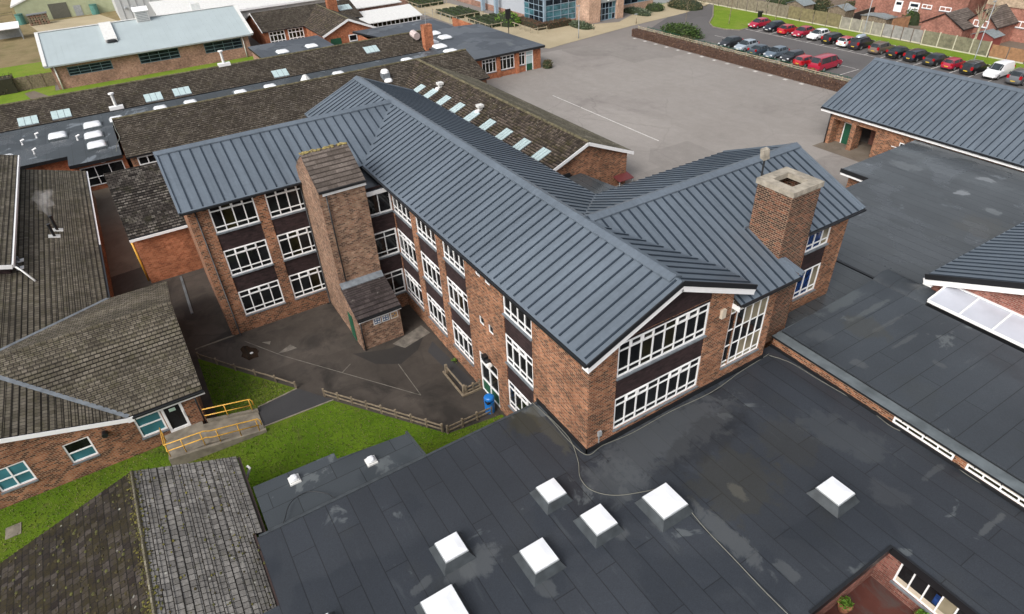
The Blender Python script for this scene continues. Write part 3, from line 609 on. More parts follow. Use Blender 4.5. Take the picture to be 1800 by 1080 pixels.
# entrance doors with fanlight
dr = MB(); a, b = sx(-10.9), sx(-8.75); md = (a+b)/2
for q in (a, md-.05, b-.10): wl.box(dr, q, q+.10, 0, 3.16, -.12, -.03)
for z in (0.02, 2.28, 3.06, .95):
    wl.box(dr, a+.1, md-.05, z, z+.10, -.12, -.035); wl.box(dr, md+.05, b-.1, z, z+.10, -.12, -.035)
do = dr.build('entrance_door', 'white', blk)
g = MB(); wl.box(g, a+.05, b-.05, .0, 3.1, -.115, -.09); g.build('pane', 'glass', do)
g = MB(); wl.box(g, a+.1, md-.05, .12, .95, -.09, -.07); wl.box(g, md+.05, b-.1, .12, .95, -.09, -.07); g.build('kick_panel', 'green', do)
mb = MB(); wl.box(mb, md-.25, md+.1, 3.28, 3.5, 0, .3); mb.dome(wl.P(md+.3, 3.25, .18), .16, .16, .2); mb.build('door_lamp', ['black'], blk)
mb = MB(); mb.dome(wl.P(md+.45, 3.1, .2), .18, .18, .22); mb.build('security_lamp', 'white_dirty', blk)
# black skirt flashing where the block meets the flat roof
mb = MB(); wf.box(mb, -.06, sy(7.56), 3.9, 4.24, .004, .06); wl.box(mb, sx(-4.6), sx(-.36), 3.9, 4.24, .004, .06); mb.build('skirt_flashing', 'black', blk)
mb = MB(); wf.box(mb, sy(3.3), sy(3.58), 8.55, 9.05, 0, .14); mb.build('alarm_box', 'cream', blk)
mb = MB(); wf.box(mb, sy(-3.95), sy(-3.75), 4.75, 5.05, 0, .1); wf.box(mb, sy(-3.87), sy(-3.83), 4.24, 4.75, 0, .03); mb.build('socket_box', 'grey', blk)
pipe(blk, [(-25.72, -16.1, 9.85), (-25.72, -16.1, .1), (-25.45, -16.1, .02)])
pipe(blk, [(-11.55, -4.48, 9.9), (-11.55, -4.48, .0)]); pipe(blk, [(-1.1, 7.75, 9.2), (-1.1, 7.75, 4.0)], .06)
# ---- corner bay beside the stair tower
wb = W((-22.0, -6.35), (-22.0, -4.56)); mb = MB()
mb.box(-25.8, -22.0, -6.4, -4.57, -.3, ZS-.02, 0); mb.box(-25.8, -22.06, -6.4, -4.57, ZS-.02, 9.5, 1)
for i in range(3):
    z = Z3[i]; wb.box(mb, 0, 1.79, z+1.96, (Z3[i+1] if i < 2 else 9.5)-.08, -.06, -.004, 1)
mb.build('corner_bay', ['brick', 'spandrel'], blk)
for z in Z3: window(blk, wb, .0, 1.76, z, z+(1.95 if z < 7 else 1.5), 2, (.2, .77) if z < 7 else (), .07, pat=False, o=0, edge=.1)
mb = MB(); mb.box(-25.8, -21.8, -6.4, -4.6, 9.5, 9.7, 0); mb.box(-21.8, -21.77, -6.4, -4.6, 9.42, 9.7, 1); mb.build('bay_roof', ['felt', 'white'], blk)
# ---- stair tower with single pitch tile roof
mb = MB(); ty0, ty1 = -9.35, -6.38; tf = plane(0, -21.2, 10.95, -23.6, 12.55)
mb.face([(-21.3, ty0, 0), (-21.3, ty1, 0), (-21.3, ty1, 10.9), (-21.3, ty0, 10.9)])
for y, s_ in ((ty0, 1), (ty1, -1)): mb.face([(-25.8, y, 0), (-21.3, y, 0), (-21.3, y, 10.9), (-23.6, y, 12.45), (-25.8, y, 11.0)][::s_])
mb.face([(-23.62, ty0, 10), (-23.62, ty1, 10), (-23.62, ty1, 12.45), (-23.62, ty0, 12.45)][::-1])
tw = mb.build('stair_tower', 'brick_mix', blk)
tile_roof(tw, [[(-21.05, ty0-.02), (-21.05, ty1+.06), (-23.6, ty1+.06), (-23.6, ty0-.02)]], 0, tf, -21.05, 'tile_plain', gauge=.34)
mb = MB(); mb.slab([(-23.6, ty0, 12.5), (-23.6, ty1, 12.5), (-25.4, ty1, 11.4), (-25.4, ty0, 11.4)], .1); mb.build('back_slope', 'tile_plain', tw)
mb = MB()
for i in range(60): mb.dome((-23.6+random.uniform(-.12, .1), ty0+random.uniform(0, ty1-ty0), 12.53), random.uniform(.04, .13), random.uniform(.05, .16), random.uniform(.03, .1), 0, 7, 2, 1.)
mb.build('lichen_growth', plain('yellow_lichen', (.30, .24, .09), .95, var=.5, sc=9), tw)
mb = MB(); mb.beam((-21.0, ty0-.02, 10.86), (-21.0, ty1+.06, 10.86), .12, .1, 0); mb.beam((-21.16, ty0+.2, 10.66), (-21.16, ty1+.06, 10.66), .06, .26, 1); mb.build('tower_gutter', ['black', 'white'], tw)
pipe(tw, [(-21.2, ty0+.42, 10.8), (-21.2, ty0+.42, 4.2)], .045); pipe(tw, [(-25.65, ty0-.08, 9.8), (-25.65, ty0-.08, .1), (-25.65, ty0-.3, .02)], .05)
# ---- boiler chimney
mb = MB(); x0, x1, y0, y1 = -3.3, -1.2, 8.1, 10.2
for f in ([(x1, y0), (x1, y1)], [(x1, y1), (x0, y1)], [(x0, y1), (x0, y0)], [(x0, y0), (x1, y0)]):
    (a, b), (c, d) = f; mb.face([(a, b, 3.9), (c, d, 3.9), (c, d, 13.2), (a, b, 13.2)])
ch = mb.build('chimney', 'brick_dark', blk)
mb = MB(); q = .07; z0, z1 = 13.2, 13.48; i = .46
mb.box(x0-q, x1+q, y0-q, y0+i, z0, z1); mb.box(x0-q, x1+q, y1-i, y1+q, z0, z1); mb.box(x0-q, x0+i, y0+i, y1-i, z0, z1); mb.box(x1-i, x1+q, y0+i, y1-i, z0, z1)
mb.build('chimney_cap', 'stone', ch)
mb = MB(); mb.box(x0+.1, x1-.1, y0+.1, y1-.1, 11.9, 12.3); mb.build('flue', 'dark', ch)
mb = MB(); mb.beam((-1.19, 8.5, 9.66), (.1, 8.5, 9.4), .22, .16); mb.build('chimney_flashing', 'metal', ch); mb = MB(); mb.box(-3.36, -3.3, 7.75, 8.15, 10.6, 10.8); mb.build('chimney_flashing', 'metal', ch)
t = thing('roof_floodlight', 'square pale floodlight on a black pole beside the chimney', 'floodlight', (-3.45, 8.6, 10.9))
_h = Vector(GX(1345, 276, -3.45)); _b = Vector(GX(1338, 312, -3.40)); mb = MB(); mb.tube([_b-Vector((0, 0, 2.0)), _b, _h], .045, 6); mb.build('pole', 'black', t)
mb = MB(); mb.hexa([_h+Vector(q) for q in ((-.12, -.22, -.05), (.12, -.22, -.12), (.12, .22, -.12), (-.12, .22, -.05), (-.2, -.22, .4), (.02, -.22, .36), (.02, .22, .36), (-.2, .22, .4))]); mb.build('lamp_head', 'stone', t)
# ================================================================ LEAN-TO STORE at the tower foot
st = thing('brick_store', 'small brick store with dark lean-to tile roof at the foot of the stair tower', 'store', (-20, -7.9, 0))
mb = MB(); sx0, sx1, syy0, syy1 = -21.29, -18.8, -9.37, -6.4
mb.face([(sx1, syy0, 0), (sx1, syy1, 0), (sx1, syy1, 2.65), (sx1, syy0, 2.65)])
mb.face([(sx0, syy0, 0), (sx1, syy0, 0), (sx1, syy0, 2.65), (sx0, syy0, 3.95)]); mb.face([(sx1, syy1, 0), (sx0, syy1, 0), (sx0, syy1, 3.95), (sx1, syy1, 2.65)])
mb.build('wall', 'brick_mix', st); fS = plane(0, -18.55, 2.68, -21.3, 3.95)
tile_roof(st, [[(-18.55, syy0-.05), (-18.55, syy1+.08), (-21.15, syy1+.08), (-21.15, syy0-.05)]], 0, fS, -18.55, 'tile_dk', gauge=.36)
mb = MB(); mb.slab([(-20.9, syy0-.02, 3.86), (-20.9, syy1+.02, 3.86), (-21.29, syy1+.02, 4.12), (-21.29, syy0-.02, 4.12)], .05); mb.build('lead_apron', 'lead', st)
mb = MB(); mb.beam((-18.48, syy0-.05, 2.6), (-18.48, syy1+.08, 2.6), .11, .1, 0); mb.beam((-18.62, syy0, 2.45), (-18.62, syy1+.08, 2.45), .05, .16, 1); mb.build('gutter', ['black', 'white'], st)
pipe(st, [(-18.7, syy0+.12, 2.5), (-18.7, syy0+.12, 0)], .05)
mb = MB(); mb.box(-20.85, -20.0, syy0-.05, syy0-.004, .05, 2.1); mb.build('door', 'green', st)
for i in range(3):
    y = -8.35+i*.62; p = MB(); p.box(-18.8+.004, -18.76, y, y+.54, 1.72, 2.26, 0); pl = p.build('plaque', 'white_dirty', st)
    p = MB()
    if i < 2:
        p.box(-18.755, -18.745, y+.06, y+.48, 1.78, 2.20, 0)
        for a, b in ((.1, .1), (.3, .28), (.12, .3), (.3, .08)): p.box(-18.744, -18.735, y+a, y+a+.12, 1.78+b, 1.78+b+.1, 1)
    else:
        p.box(-18.755, -18.745, y+.06, y+.48, 1.78, 2.20, 2)
        for a, b in ((.12, .12), (.26, .24)): p.box(-18.744, -18.735, y+a, y+a+.1, 1.78+b, 1.78+b+.1, 0)
    p.build('painting', [plain('plaque_blue', (.05, .10, .20), .6), 'white_dirty', plain('plaque_ochre', (.35, .22, .10), .6)], pl)
# ================================================================ FRONT FLAT ROOFED BLOCK
fb = thing('flat_roofed_block', 'wide single storey block with dark felt roof and square white rooflights in the foreground', 'flat roofed building', (2, -6, 0))
ZF = 3.95
mb = MB()
mb.prism([(-.36, -4.62), (-4.55, -4.62), (-4.55, -19.0), (-1.0, -19.0), (-1.0, -24), (14, -24), (14, -2.4), (10.32, -2.4), (10.32, 2.58), (26, 2.58), (26, 8.78), (-.9, 8.78), (-.9, 7.6), (-.36, 7.6)], 3.55, ZF, 1, 0)
mb.build('roof', ['felt', 'black'], fb)
mb = MB()
mb.box(-4.62, -4.50, -18.9, -4.4, 3.40, ZF+.03, 0); mb.build('kerb', 'curb_felt', fb); mb = MB(); mb.box(10.22, 10.34, -2.4, 2.6, 3.6, ZF+.06, 1); mb.box(10.34, 26, 2.52, 2.62, 3.62, ZF+.06, 1)
mb.build('kerb', ['curb_felt', 'black'], fb)
wal = MB(); wal.box(-4.4, 10.0, -18.8, -4.62, 0, 3.5)
wc = W((10.05, 2.78), (26, 2.78)); wc.wall(wal, 1.3, 3.6, [(.75, 7.47, 2.08, 3.46)], depth=.1); wal.face([(10.05, -2.4, 1.3), (10.05, 2.78, 1.3), (10.05, 2.78, 3.6), (10.05, -2.4, 3.6)])
wal.build('wall', 'brick_crt', fb)
window(fb, wc, .75, 7.47, 2.08, 3.46, 12, (), .07, pat=False, gl='glass', gmix=[({(3, 0), (5, 0)}, 'glass_beige')])
mb = MB(); wc.box(mb, .8, 7.4, 2.13, 2.42, -.072, -.068); mb.build('interior_shelf', 'cream', fb); mb = MB(); wc.box(mb, 2.2, 2.4, 2.5, 3.1, -.072, -.068); mb.build('blue_curtain', 'glass_blue', fb)
for x, y, a, b, cu in ((.69, -7.36, .475, .46, .38), (3.03, -6.56, .56, .52, .4), (3.87, -3.64, .66, .66, .42), (7.51, 2.74, .54, .52, .4), (.74, -12.34, .5, .49, .38), (3.03, -9.57, .57, .54, .4), (2.95, -13.75, .75, .65, .38), (*[G(561, 1112, 4.35)[i] for i in (0, 1)], .5, .5, .38)):
    skylight_dome(fb, x, y, ZF, a, b, cu)
# annex roof lower by a step
an = thing('low_annex', 'low felt roofed annex with two small white roof vents beside the lawn', 'annex', (-6, -14.5, 0))
mb = MB(); mb.prism([(-4.62, -10.95), (-6.75, -11.1), (-7.15, -14.6), (-7.6, -14.6), (-7.75, -18.5), (-4.62, -18.5)], 3.2, 3.6, 1, 0); mb.build('roof', ['felt_low', 'black'], an)
mb = MB(); mb.prism([(-4.7, -11.2), (-6.5, -11.3), (-7.4, -18.3), (-4.7, -18.3)], 0, 3.2); mb.build('wall', 'brick', an)
mb = MB(); mb.box(-4.9, -4.63, -18.5, -10.9, 3.6, 3.72); mb.build('kerb', 'curb_felt', an); mb = MB(); mb.beam((-6.85, -11.05, 3.6), (-4.65, -10.9, 3.6), .12, .14); mb.build('kerb', 'curb_felt', an)
for x, y in ((-7.01, -16.73), (-6.03, -13.26)):
    mb = MB(); mb.box(x-.26, x+.26, y-.26, y+.26, 3.6, 3.68); mb.box(x-.2, x+.2, y-.2, y+.2, 3.68, 3.76)
    v = mb.build('roof_vent', 'white_dirty', an); d = MB(); d.dome((x, y, 3.76), .19, .19, .17, p=.6); d.build('vent_cap', 'dome', v, True)
# courtyard
sheet('courtyard_floor', [(10.05, -3), (26, -3), (26, 2.8), (10.05, 2.8)], 1.4, 'redfloor')
def cable(name, label, pts, r=.02, mat='cable'):
    mb = MB(); P = [Vector(p) for p in pts]; out = []
    for i in range(len(P)-1):
        a, b, c, d = P[max(i-1, 0)], P[i], P[i+1], P[min(i+2, len(P)-1)]
        for k in range(6):
            t = k/6; out.append(.5*((2*b)+(c-a)*t+(2*a-5*b+4*c-d)*t*t+(3*b-a-3*c+d)*t**3))
    out.append(P[-1]); mb.tube(out, r, 5); return tag(mb.build(name, mat, None, True), label, 'cable')
zc = ZF+.04
cable('cable', 'pale cable running along the foot of the gable wall on the dark roof', [G(u, v, zc) for u, v in ((935, 707), (965, 735), (1000, 775), (1032, 800), (1060, 783), (1110, 762), (1180, 723), (1250, 690), (1300, 655), (1335, 633), (1352, 622))])
cable('cable', 'pale cable looping from the gable corner to the large square rooflight', [G(u, v, zc) for u, v in ((960, 728), (1000, 770), (1016, 810), (1020, 840), (1040, 862), (1080, 871), (1130, 865), (1165, 857))])
cable('cable', 'long pale cable running from the large rooflight down the dark roof', [G(u, v, zc) for u, v in ((1207, 890), (1240, 930), (1290, 982), (1340, 1035), (1400, 1095))])
cable('cable', 'thin cable along the foot of the raised brick upstand', [G(u, v, zc) for u, v in ((1352, 625), (1390, 638), (1440, 668), (1520, 715), (1570, 752), (1620, 772), (1700, 835), (1790, 885), (1830, 905))], .018)
cable('cable', 'black cable snaking over the low annex roof', [G(u, v, 3.8) for u, v in ((480, 940), (498, 920), (510, 885), (540, 865), (575, 868), (600, 877), (680, 850), (735, 815))], .018, 'black')
# plant pots in the courtyard
for (u, v), lab in (((1486, 1062), 'round clay pot of bright green plants in the red courtyard'), ((1622, 1084), 'clay pot of green plants at the bottom edge of the red courtyard')):
    x, y, _ = G(u, v, 1.8); t = thing('plant_pot', lab, 'plant pot', (x, y, 1.41))
    mb = MB(); mb.tube([(x, y, 1.41), (x, y, 1.8)], .2, 12, 0, .3); mb.build('pot', plain('terracotta', (.35, .15, .08), .8), t)
    lf = MB(); leaves(lf, (x, y, 1.86), (.3, .3, .2), 260, .07, 3, .1); lf.build('foliage', LF['bright'], t)
# ================================================================ RAISED HALL with clerestory
rh = thing('raised_flat_hall', 'raised dark felt roof over a thin brick upstand with a strip of white windows', 'flat roofed hall', (6, 13, 0))
mb = MB(); mb.prism([(-.75, 9.35), (26, 8.95), (26, 17.9), (-.95, 17.9)], 4.3, 4.85, 1, 0); mb.build('roof', ['felt_b', 'black'], rh)
mb = MB(); mb.prism([(-.85, 8.66), (26, 8.33), (26, 9.1), (-.8, 9.35)], 4.64, 4.76, 1, 0); mb.build('gutter_ledge', ['flash', 'black'], rh)
mb = MB(); mb.beam((-.75, 9.4, 4.88), (26, 9.0, 4.88), .12, .08); mb.build('kerb', 'felt_b', rh)
wal = MB(); wq = W((-.8, 8.78), (26, 8.44)); wq.wall(wal, 0, 4.64, [(7.18, 10.05, 4.15, 4.64), (10.6, 13.45, 4.15, 4.64), (14.0, 16.9, 4.15, 4.64)], depth=.12)
wal.face([(-.8, 17.8, 0), (-.8, 8.78, 0), (-.8, 8.78, 4.64), (-.8, 17.8, 4.64)]); wal.build('wall', 'brick', rh)
for a in (7.18, 10.6, 14.0):
    window(rh, wq, a, a+2.86, 4.15, 4.5, 4, (), .085, gl='glass_o', pat=False, sill=False, o=.01)
    mb = MB(); wq.box(mb, a, a+2.86, 4.505, 4.64, -.08, .0); mb.build('head_board', 'cream', rh)
mb = MB()
for k_ in range(9):
    wq.box(mb, 7.6+k_*1.1, 7.64+k_*1.1, 4.58, 4.64, .0, .12)
mb.build('gutter_bracket', 'black', rh)['kind'] = 'stuff'
mb = MB(); wq.box(mb, -.05, 26, 3.95, 4.13, .004, .06); mb.build('skirt_flashing', 'black', rh)
# strip between the right wing and the raised hall
sf = thing('link_roof', 'narrow stained felt roof between the right wing and the raised hall', 'link building', (-1.6, 14, 0))
mb = MB(); mb.box(-2.28, -.85, 10.3, 15.6, 3.6, 4.05, 0); mb.prism([(-11, 15.65), (-.85, 15.65), (-.85, 20.0), (-11, 20.0)], 3.0, 3.55, 0); mb.build('roof', 'felt_v', sf)
mb = MB(); mb.box(-.85, -.95, 9.2, 18, 3.5, 4.66); mb.build('kerb', 'flash', sf)
# ================================================================ LINK V (large far flat roof)
lv = thing('rear_flat_block', 'broad grey flat roof with pale dried puddle marks between the two metal roofed halls', 'flat roofed building', (0, 30, 0))
mb = MB(); mb.prism([(-14.15, 34.1), (-11.6, 34.1), (-11.6, 20.3), (30, 20.3), (30, 45.1), (-14.15, 45.1)], 2.85, 3.25, 1, 0); mb.build('roof', ['felt_v', 'black'], lv)
mb = MB(); mb.box(-14.15, -11.6, 34.04, 34.09, 2.75, 2.95, 1); mb.box(-14.2, -11.6, 34.0, 34.1, 2.95, 3.3, 0); mb.build('fascia', ['black', 'white'], lv); mb = MB(); mb.beam((-11, 20.25, 3.35), (-.95, 20.25, 3.35), .2, .4, 0); mb.build('kerb', 'black', lv)
mb = MB(); mb.prism([(-13.6, 34.6), (-11.2, 34.6), (-11.2, 20.5), (29, 20.5), (29, 44.9), (-13.6, 44.9)], 0, 2.85); mb.build('wall', 'brick', lv)
# barrel cover
bc = thing('barrel_roof_cover', 'curved black felt roof cover beside the white lean-to glazing', 'roof cover', (.3, 19, 3.6))
mb = MB(); N_ = 8
for i in range(N_):
    a0, a1 = math.pi*i/N_, math.pi*(i+1)/N_
    for q0, q1 in ((-1.1, 2.2),):
        y0, y1 = 19.05-1.0*math.cos(a0), 19.05-1.0*math.cos(a1); z0, z1 = 4.55+.42*math.sin(a0), 4.55+.42*math.sin(a1)
        mb.face([(q0, y0, z0), (q1, y0, z0), (q1, y1, z1), (q0, y1, z1)])
        for q in (q0, q1): mb.face([(q, y0, 3.2), (q, y1, 3.2), (q, y1, z1), (q, y0, z0)])
mb.box(-1.1, 2.2, 18.0, 18.04, 3.2, 4.6); mb.build('cover', 'felt_b', bc, True)
# ================================================================ U hall with polycarbonate lean-to
uh = thing('metal_roofed_hall', 'brick hall at the right edge with grey seam roof above a white glazed lean-to', 'hall', (8, 26, 0))
fU = lambda p: 5.5+(p[0]-1.0)*.40; fU2 = lambda p: 5.5+(20.0-p[0])*.40
metal_roof(uh, [[(1.0, 19.8), (10.5, 19.8), (10.5, 42), (1.0, 42)]], 0, fU, step=.62, phase=.2, endgap=.05)
metal_roof(uh, [[(10.5, 19.8), (20, 19.8), (20, 42), (10.5, 42)]], 0, fU2, step=.62, phase=.2)
mb = MB(); mb.beam((1.0, 19.78, 5.42), (10.5, 19.78, 9.22), .06, .34, 0); mb.beam((1.0, 19.82, 5.08), (10.5, 19.82, 8.88), .05, .40, 1); mb.box(1.0, 1.5, 19.85, 20.2, 4.85, 5.2, 1); mb.build('bargeboard', ['black', 'white'], uh)
mb = MB(); mb.face([(1.4, 20.25, 0), (19.6, 20.25, 0), (19.6, 20.25, 5.6), (10.5, 20.25, 9.1), (1.4, 20.25, 5.5)]); mb.face([(1.4, 42, 0), (1.4, 20.25, 0), (1.4, 20.25, 5.5), (1.4, 42, 5.5)]); mb.build('wall', 'brick_crt', uh)
mb = MB(); mb.slab([(2.2, 18.3, 4.95), (18, 18.3, 4.95), (18, 20.24, 5.45-.1), (2.2, 20.24, 5.45-.1)], .06); gl = mb.build('lean_to_glazing', 'poly', uh)
mb = MB()
for i in range(9): x = 2.2+i*1.75; mb.beam((x, 18.3, 4.99), (x, 20.22, 5.39), .08, .07)
mb.beam((2.2, 18.28, 4.95), (18, 18.28, 4.95), .1, .14); mb.beam((2.2, 20.2, 5.40), (18, 20.2, 5.40), .1, .08); mb.build('glazing_bar', 'white', gl)
mb = MB(); mb.box(2.25, 18, 18.32, 18.5, 3.2, 4.9); mb.box(2.25, 2.35, 18.5, 20.2, 3.2, 4.95); mb.build('lean_to_wall', 'black', uh)
# ================================================================ T building
tb_ = thing('changing_block', 'brick block with grey seam roof and a green door beside the playground', 'school building', (-15, 50, 0))
fT = plane(1, 45.05, 3.8, 52.7, 7.4); fT2 = plane(1, 60.4, 3.8, 52.7, 7.4)
metal_roof(tb_, [[(-24.5, 45.05), (30, 45.05), (30, 52.7), (-24.5, 52.7)]], 1, fT, step=.62, endgap=.1)
metal_roof(tb_, [[(-24.5, 60.4), (30, 60.4), (30, 52.7), (-24.5, 52.7)]], 1, fT2, step=.62)
ridge_cap(tb_, (-24.55, 52.7, 0), (30, 52.7, 0), fT, fT2, 1, .4)
edge(tb_, [(-24.45, 45.05), (-24.45, 52.7)], fT); edge(tb_, [(-24.45, 60.4), (-24.45, 52.7)], fT2)
mb = MB(); mb.beam((-24.5, 45.0, 3.7), (30, 45.0, 3.7), .12, .12, 0); mb.beam((-24.5, 45.12, 3.48), (30, 45.12, 3.48), .05, .24, 1); mb.build('gutter', ['black', 'white'], tb_)
wt = W((-23.6, 45.6), (30, 45.6)); wal = MB()
wt.wall(wal, 0, 3.75, [(.45, 5.3, 0, 2.75), (7.9, 8.5, 1.75, 2.4)], depth=.0)
wal.face([(-23.6, 60, 0), (-23.6, 45.6, 0), (-23.6, 45.6, 3.75), (-23.6, 52.7, 7.2), (-23.6, 60, 3.75)])
wt.box(wal, .45, .5, 0, 2.75, -1.2, 0); wt.box(wal, .45, 2.6, 0, 2.75, -1.35, -1.25); wt.box(wal, 2.6, 3.1, 0, 2.75, -1.35, 0.0-.02); wal.build('wall', 'brick', tb_)
mb = MB(); wt.box(mb, 3.1, 5.3, 0, 2.75, -3.2, -3.1); wt.box(mb, .45, 5.3, 2.75, 2.8, -3.1, -.02); wt.box(mb, 5.3, 5.35, 0, 2.75, -3.2, -.02); mb.build('porch_lining', 'brick_crt', tb_)
d = MB(); wt.box(d, 1.2, 2.5, 0.02, 2.2, -1.25, -1.2); dd = d.build('door', 'green', tb_); d = MB(); wt.box(d, 1.1, 1.2, 0, 2.3, -1.25, -1.17); wt.box(d, 1.1, 2.55, 2.2, 2.3, -1.25, -1.17); d.build('frame', 'white', dd)
window(tb_, wt, 7.9, 8.5, 1.75, 2.4, 1, (), .09, pat=False, sill=False, o=.0)
mb = MB(); wt.box(mb, 7.2, 9.6, 1.8, 1.86, .02, .08); mb.build('waste_pipe', 'white', tb_)
pipe(tb_, [(-23.5, 45.5, 3.6), (-23.5, 45.5, 0)], .06)
sheet('porch_slab', [(-23.7, 43.8), (-18, 43.8), (-18, 48.9), (-23.7, 48.9)], .004, 'slab')
def onroof(u, v, f):
    c = f((0, 0)); gx, gy = f((1, 0))-c, f((0, 1))-c; r = _ray(u, v)
    t = (c+gx*CAM[0]+gy*CAM[1]-CAM[2])/(r.z-gx*r.x-gy*r.y); p = Vector(CAM)+r*t; return p.x, p.y
def box_walls(mb, x0, x1, y0, y1, z0, z1, k=0):
    for a, b, c, d in ((x1, y0, x1, y1), (x1, y1, x0, y1), (x0, y1, x0, y0), (x0, y0, x1, y0)): mb.face([(a, b, z0), (c, d, z0), (c, d, z1), (a, b, z1)], k)
def gable_face(mb, x, y0, y1, ze, zr, z0=0, k=0, back=False):
    p = [(x, y0, ze), (x, y1, ze), (x, (y0+y1)/2, zr)]; mb.face(p[::-1] if back else p, k)
def cowl(par, x, y, z, s=.35, name='roof_vent', mat='white_dirty'):
    mb = MB(); mb.box(x-s*.6, x+s*.6, y-s*.6, y+s*.6, z-.3, z+.25); mb.box(x-s, x+s, y-s, y+s, z+.25, z+.5); return mb.build(name, mat, par)
# ================================================================ CLASSROOMS with tiled cross roofs (left)
cl = thing('tiled_classrooms', 'brown tiled cross-roofed classrooms with teal blinds and a white door up a ramp', 'classroom building', (-24, -25, 0))
SB = .30; fB = plane(0, -17.1, 2.95, -24.05, 5.05); fBb = plane(0, -31.0, 2.95, -24.05, 5.05); fA = lambda p: 2.95+.302*(-23.15-p[1])
tile_roof(cl, [[(-17.1, -19.3), (-24.05, -19.3), (-24.05, -30.1), (-17.1, -23.15)]], 0, fB, -17.1, 'tile_a', gauge=.30)
tile_roof(cl, [[(-31, -19.3), (-24.05, -19.3), (-24.05, -30.1), (-31, -23.15)]], 0, fBb, -31, 'tile_a', gauge=.30)
tile_roof(cl, [[(-58.3, -23.15), (-31, -23.15), (-24.05, -30.1), (-24.05, -33), (-58.3, -33)], [(-17.1, -23.15), (-17.1, -33), (-24.05, -33), (-24.05, -30.1)]], 1, fA, -23.15, 'tile_a', gauge=.30)
ridge_tiles(cl, (-24.05, -19.3, 5.05), (-24.05, -30.1, 5.05), 'tile_a', .12)
for a, b in (((-17.15, -23.15), (-24.05, -30.1)), ((-31, -23.15), (-24.05, -30.1))):
    mb = MB(); mb.beam((*a, fA(a)+.045), (*b, fA(b)+.045), .26, .03); mb.build('valley_flashing', 'lead', cl)
mb = MB(); mb.beam((-17.08, -23.2, 2.80), (-17.08, -33, 2.80+.302*9.8), .05, .26); mb.box(-17.4, -17.06, -23.28, -22.95, 2.62, 2.95); mb.build('bargeboard', 'white', cl)
mb = MB(); mb.beam((-17.03, -23.0, 2.88), (-17.03, -19.25, 2.88), .11, .1, 0); mb.beam((-17.14, -22.9, 2.72), (-17.14, -19.25, 2.72), .05, .18, 1); mb.build('gutter', ['black', 'white'], cl)
mb = MB(); mb.beam((-58.3, -23.08, 2.85), (-40.3, -23.08, 2.85), .12, .12, 1); mb.beam((-40.3, -23.08, 2.85), (-31, -23.08, 2.85), .12, .12, 0); mb.build('gutter', ['black', 'white'], cl)
wcl = W((-17.4, -33), (-17.4, -19.75)); cy = lambda y: y+33
def pw(u, v): return GX(u, v, -17.4)
q1 = [pw(108, 783), pw(158, 767), pw(172, 800), pw(127, 815)]; q2 = [pw(-20, 832), pw(42, 810), pw(66, 842), pw(0, 868)]
ops = []
for q in (q1, q2): ops.append((cy((q[0][1]+q[3][1])/2), cy((q[1][1]+q[2][1])/2), (q[2][2]+q[3][2])/2, (q[0][2]+q[1][2])/2))
tw0, tw1 = cy(pw(226, 742)[1]), cy(pw(270, 728)[1]); dz1 = 2.55; d0, d1 = cy(pw(272, 720)[1])+.1, cy(pw(325, 748)[1])
ops += [(cy(-23.1), cy(-21.75), 1.0, 2.6), (cy(-21.7), cy(-20.6), .62, 2.65)]
wal = MB(); wcl.wall(wal, -.1, 2.9, ops)
for (a, b, c, d) in []: pass
wal.face([(-17.4, -33, 2.9), (-17.4, -23.3, 2.9), (-17.4, -33, 5.75)]); wal.face([(-17.4, -19.75, -.1), (-30.6, -19.75, -.1), (-30.6, -19.75, 3.0), (-24.05, -19.75, 4.95), (-17.4, -19.75, 2.95)]); wal.face([(-30.6, -23.4, -.1), (-58, -23.4, -.1), (-58, -23.4, 2.9), (-30.6, -23.4, 2.9)]); wal.face([(-58.1, -23.4, 0), (-58.1, -33, 0), (-58.1, -33, 5.8), (-58.1, -23.4, 2.9)])
wal.build('wall', 'brick', cl)
window(cl, wcl, *ops[0], 1, (.48,), .09, gl='glass', pat=False, gmix=[({(0, 0)}, 'glass_teal')]); window(cl, wcl, *ops[1], 2, (.48,), .09, gl='glass_teal', pat=False)
window(cl, wcl, *ops[2], 1, (.5,), .10, gl='glass_teal', pat=False)
a, b, c, d = ops[3]; f = MB(); wcl.box(f, a, a+.14, c, d, -.1, .02); wcl.box(f, b-.14, b, c, d, -.1, .02); wcl.box(f, a+.14, b-.14, c, c+.16, -.1, .02); wcl.box(f, a+.14, b-.14, d-.16, d, -.1, .02)
fo = f.build('door', 'white', cl); g = MB(); wcl.box(g, a+.1, b-.1, c+.1, d-.1, -.09, -.06); g.build('pane', 'glass', fo)
g = MB(); wcl.box(g, a+.38, a+.72, d-.62, d-.4, -.055, -.05); g.build('notice', plain('notice_paper', (.45, .62, .52), .6), fo); g = MB(); wcl.box(g, b-.12, b-.06, 1.4, 1.85, .02, .06); g.build('handle', 'white', fo)
mb = MB(); mb.tube([wcl.P(cy(-24.55), 2.35, 0), wcl.P(cy(-24.55), 2.35, .3)], .16, 10); mb.build('wall_vent', 'black', cl)
pipe(cl, [(-17.28, -19.85, 2.8), (-17.28, -19.85, 0)], .05)
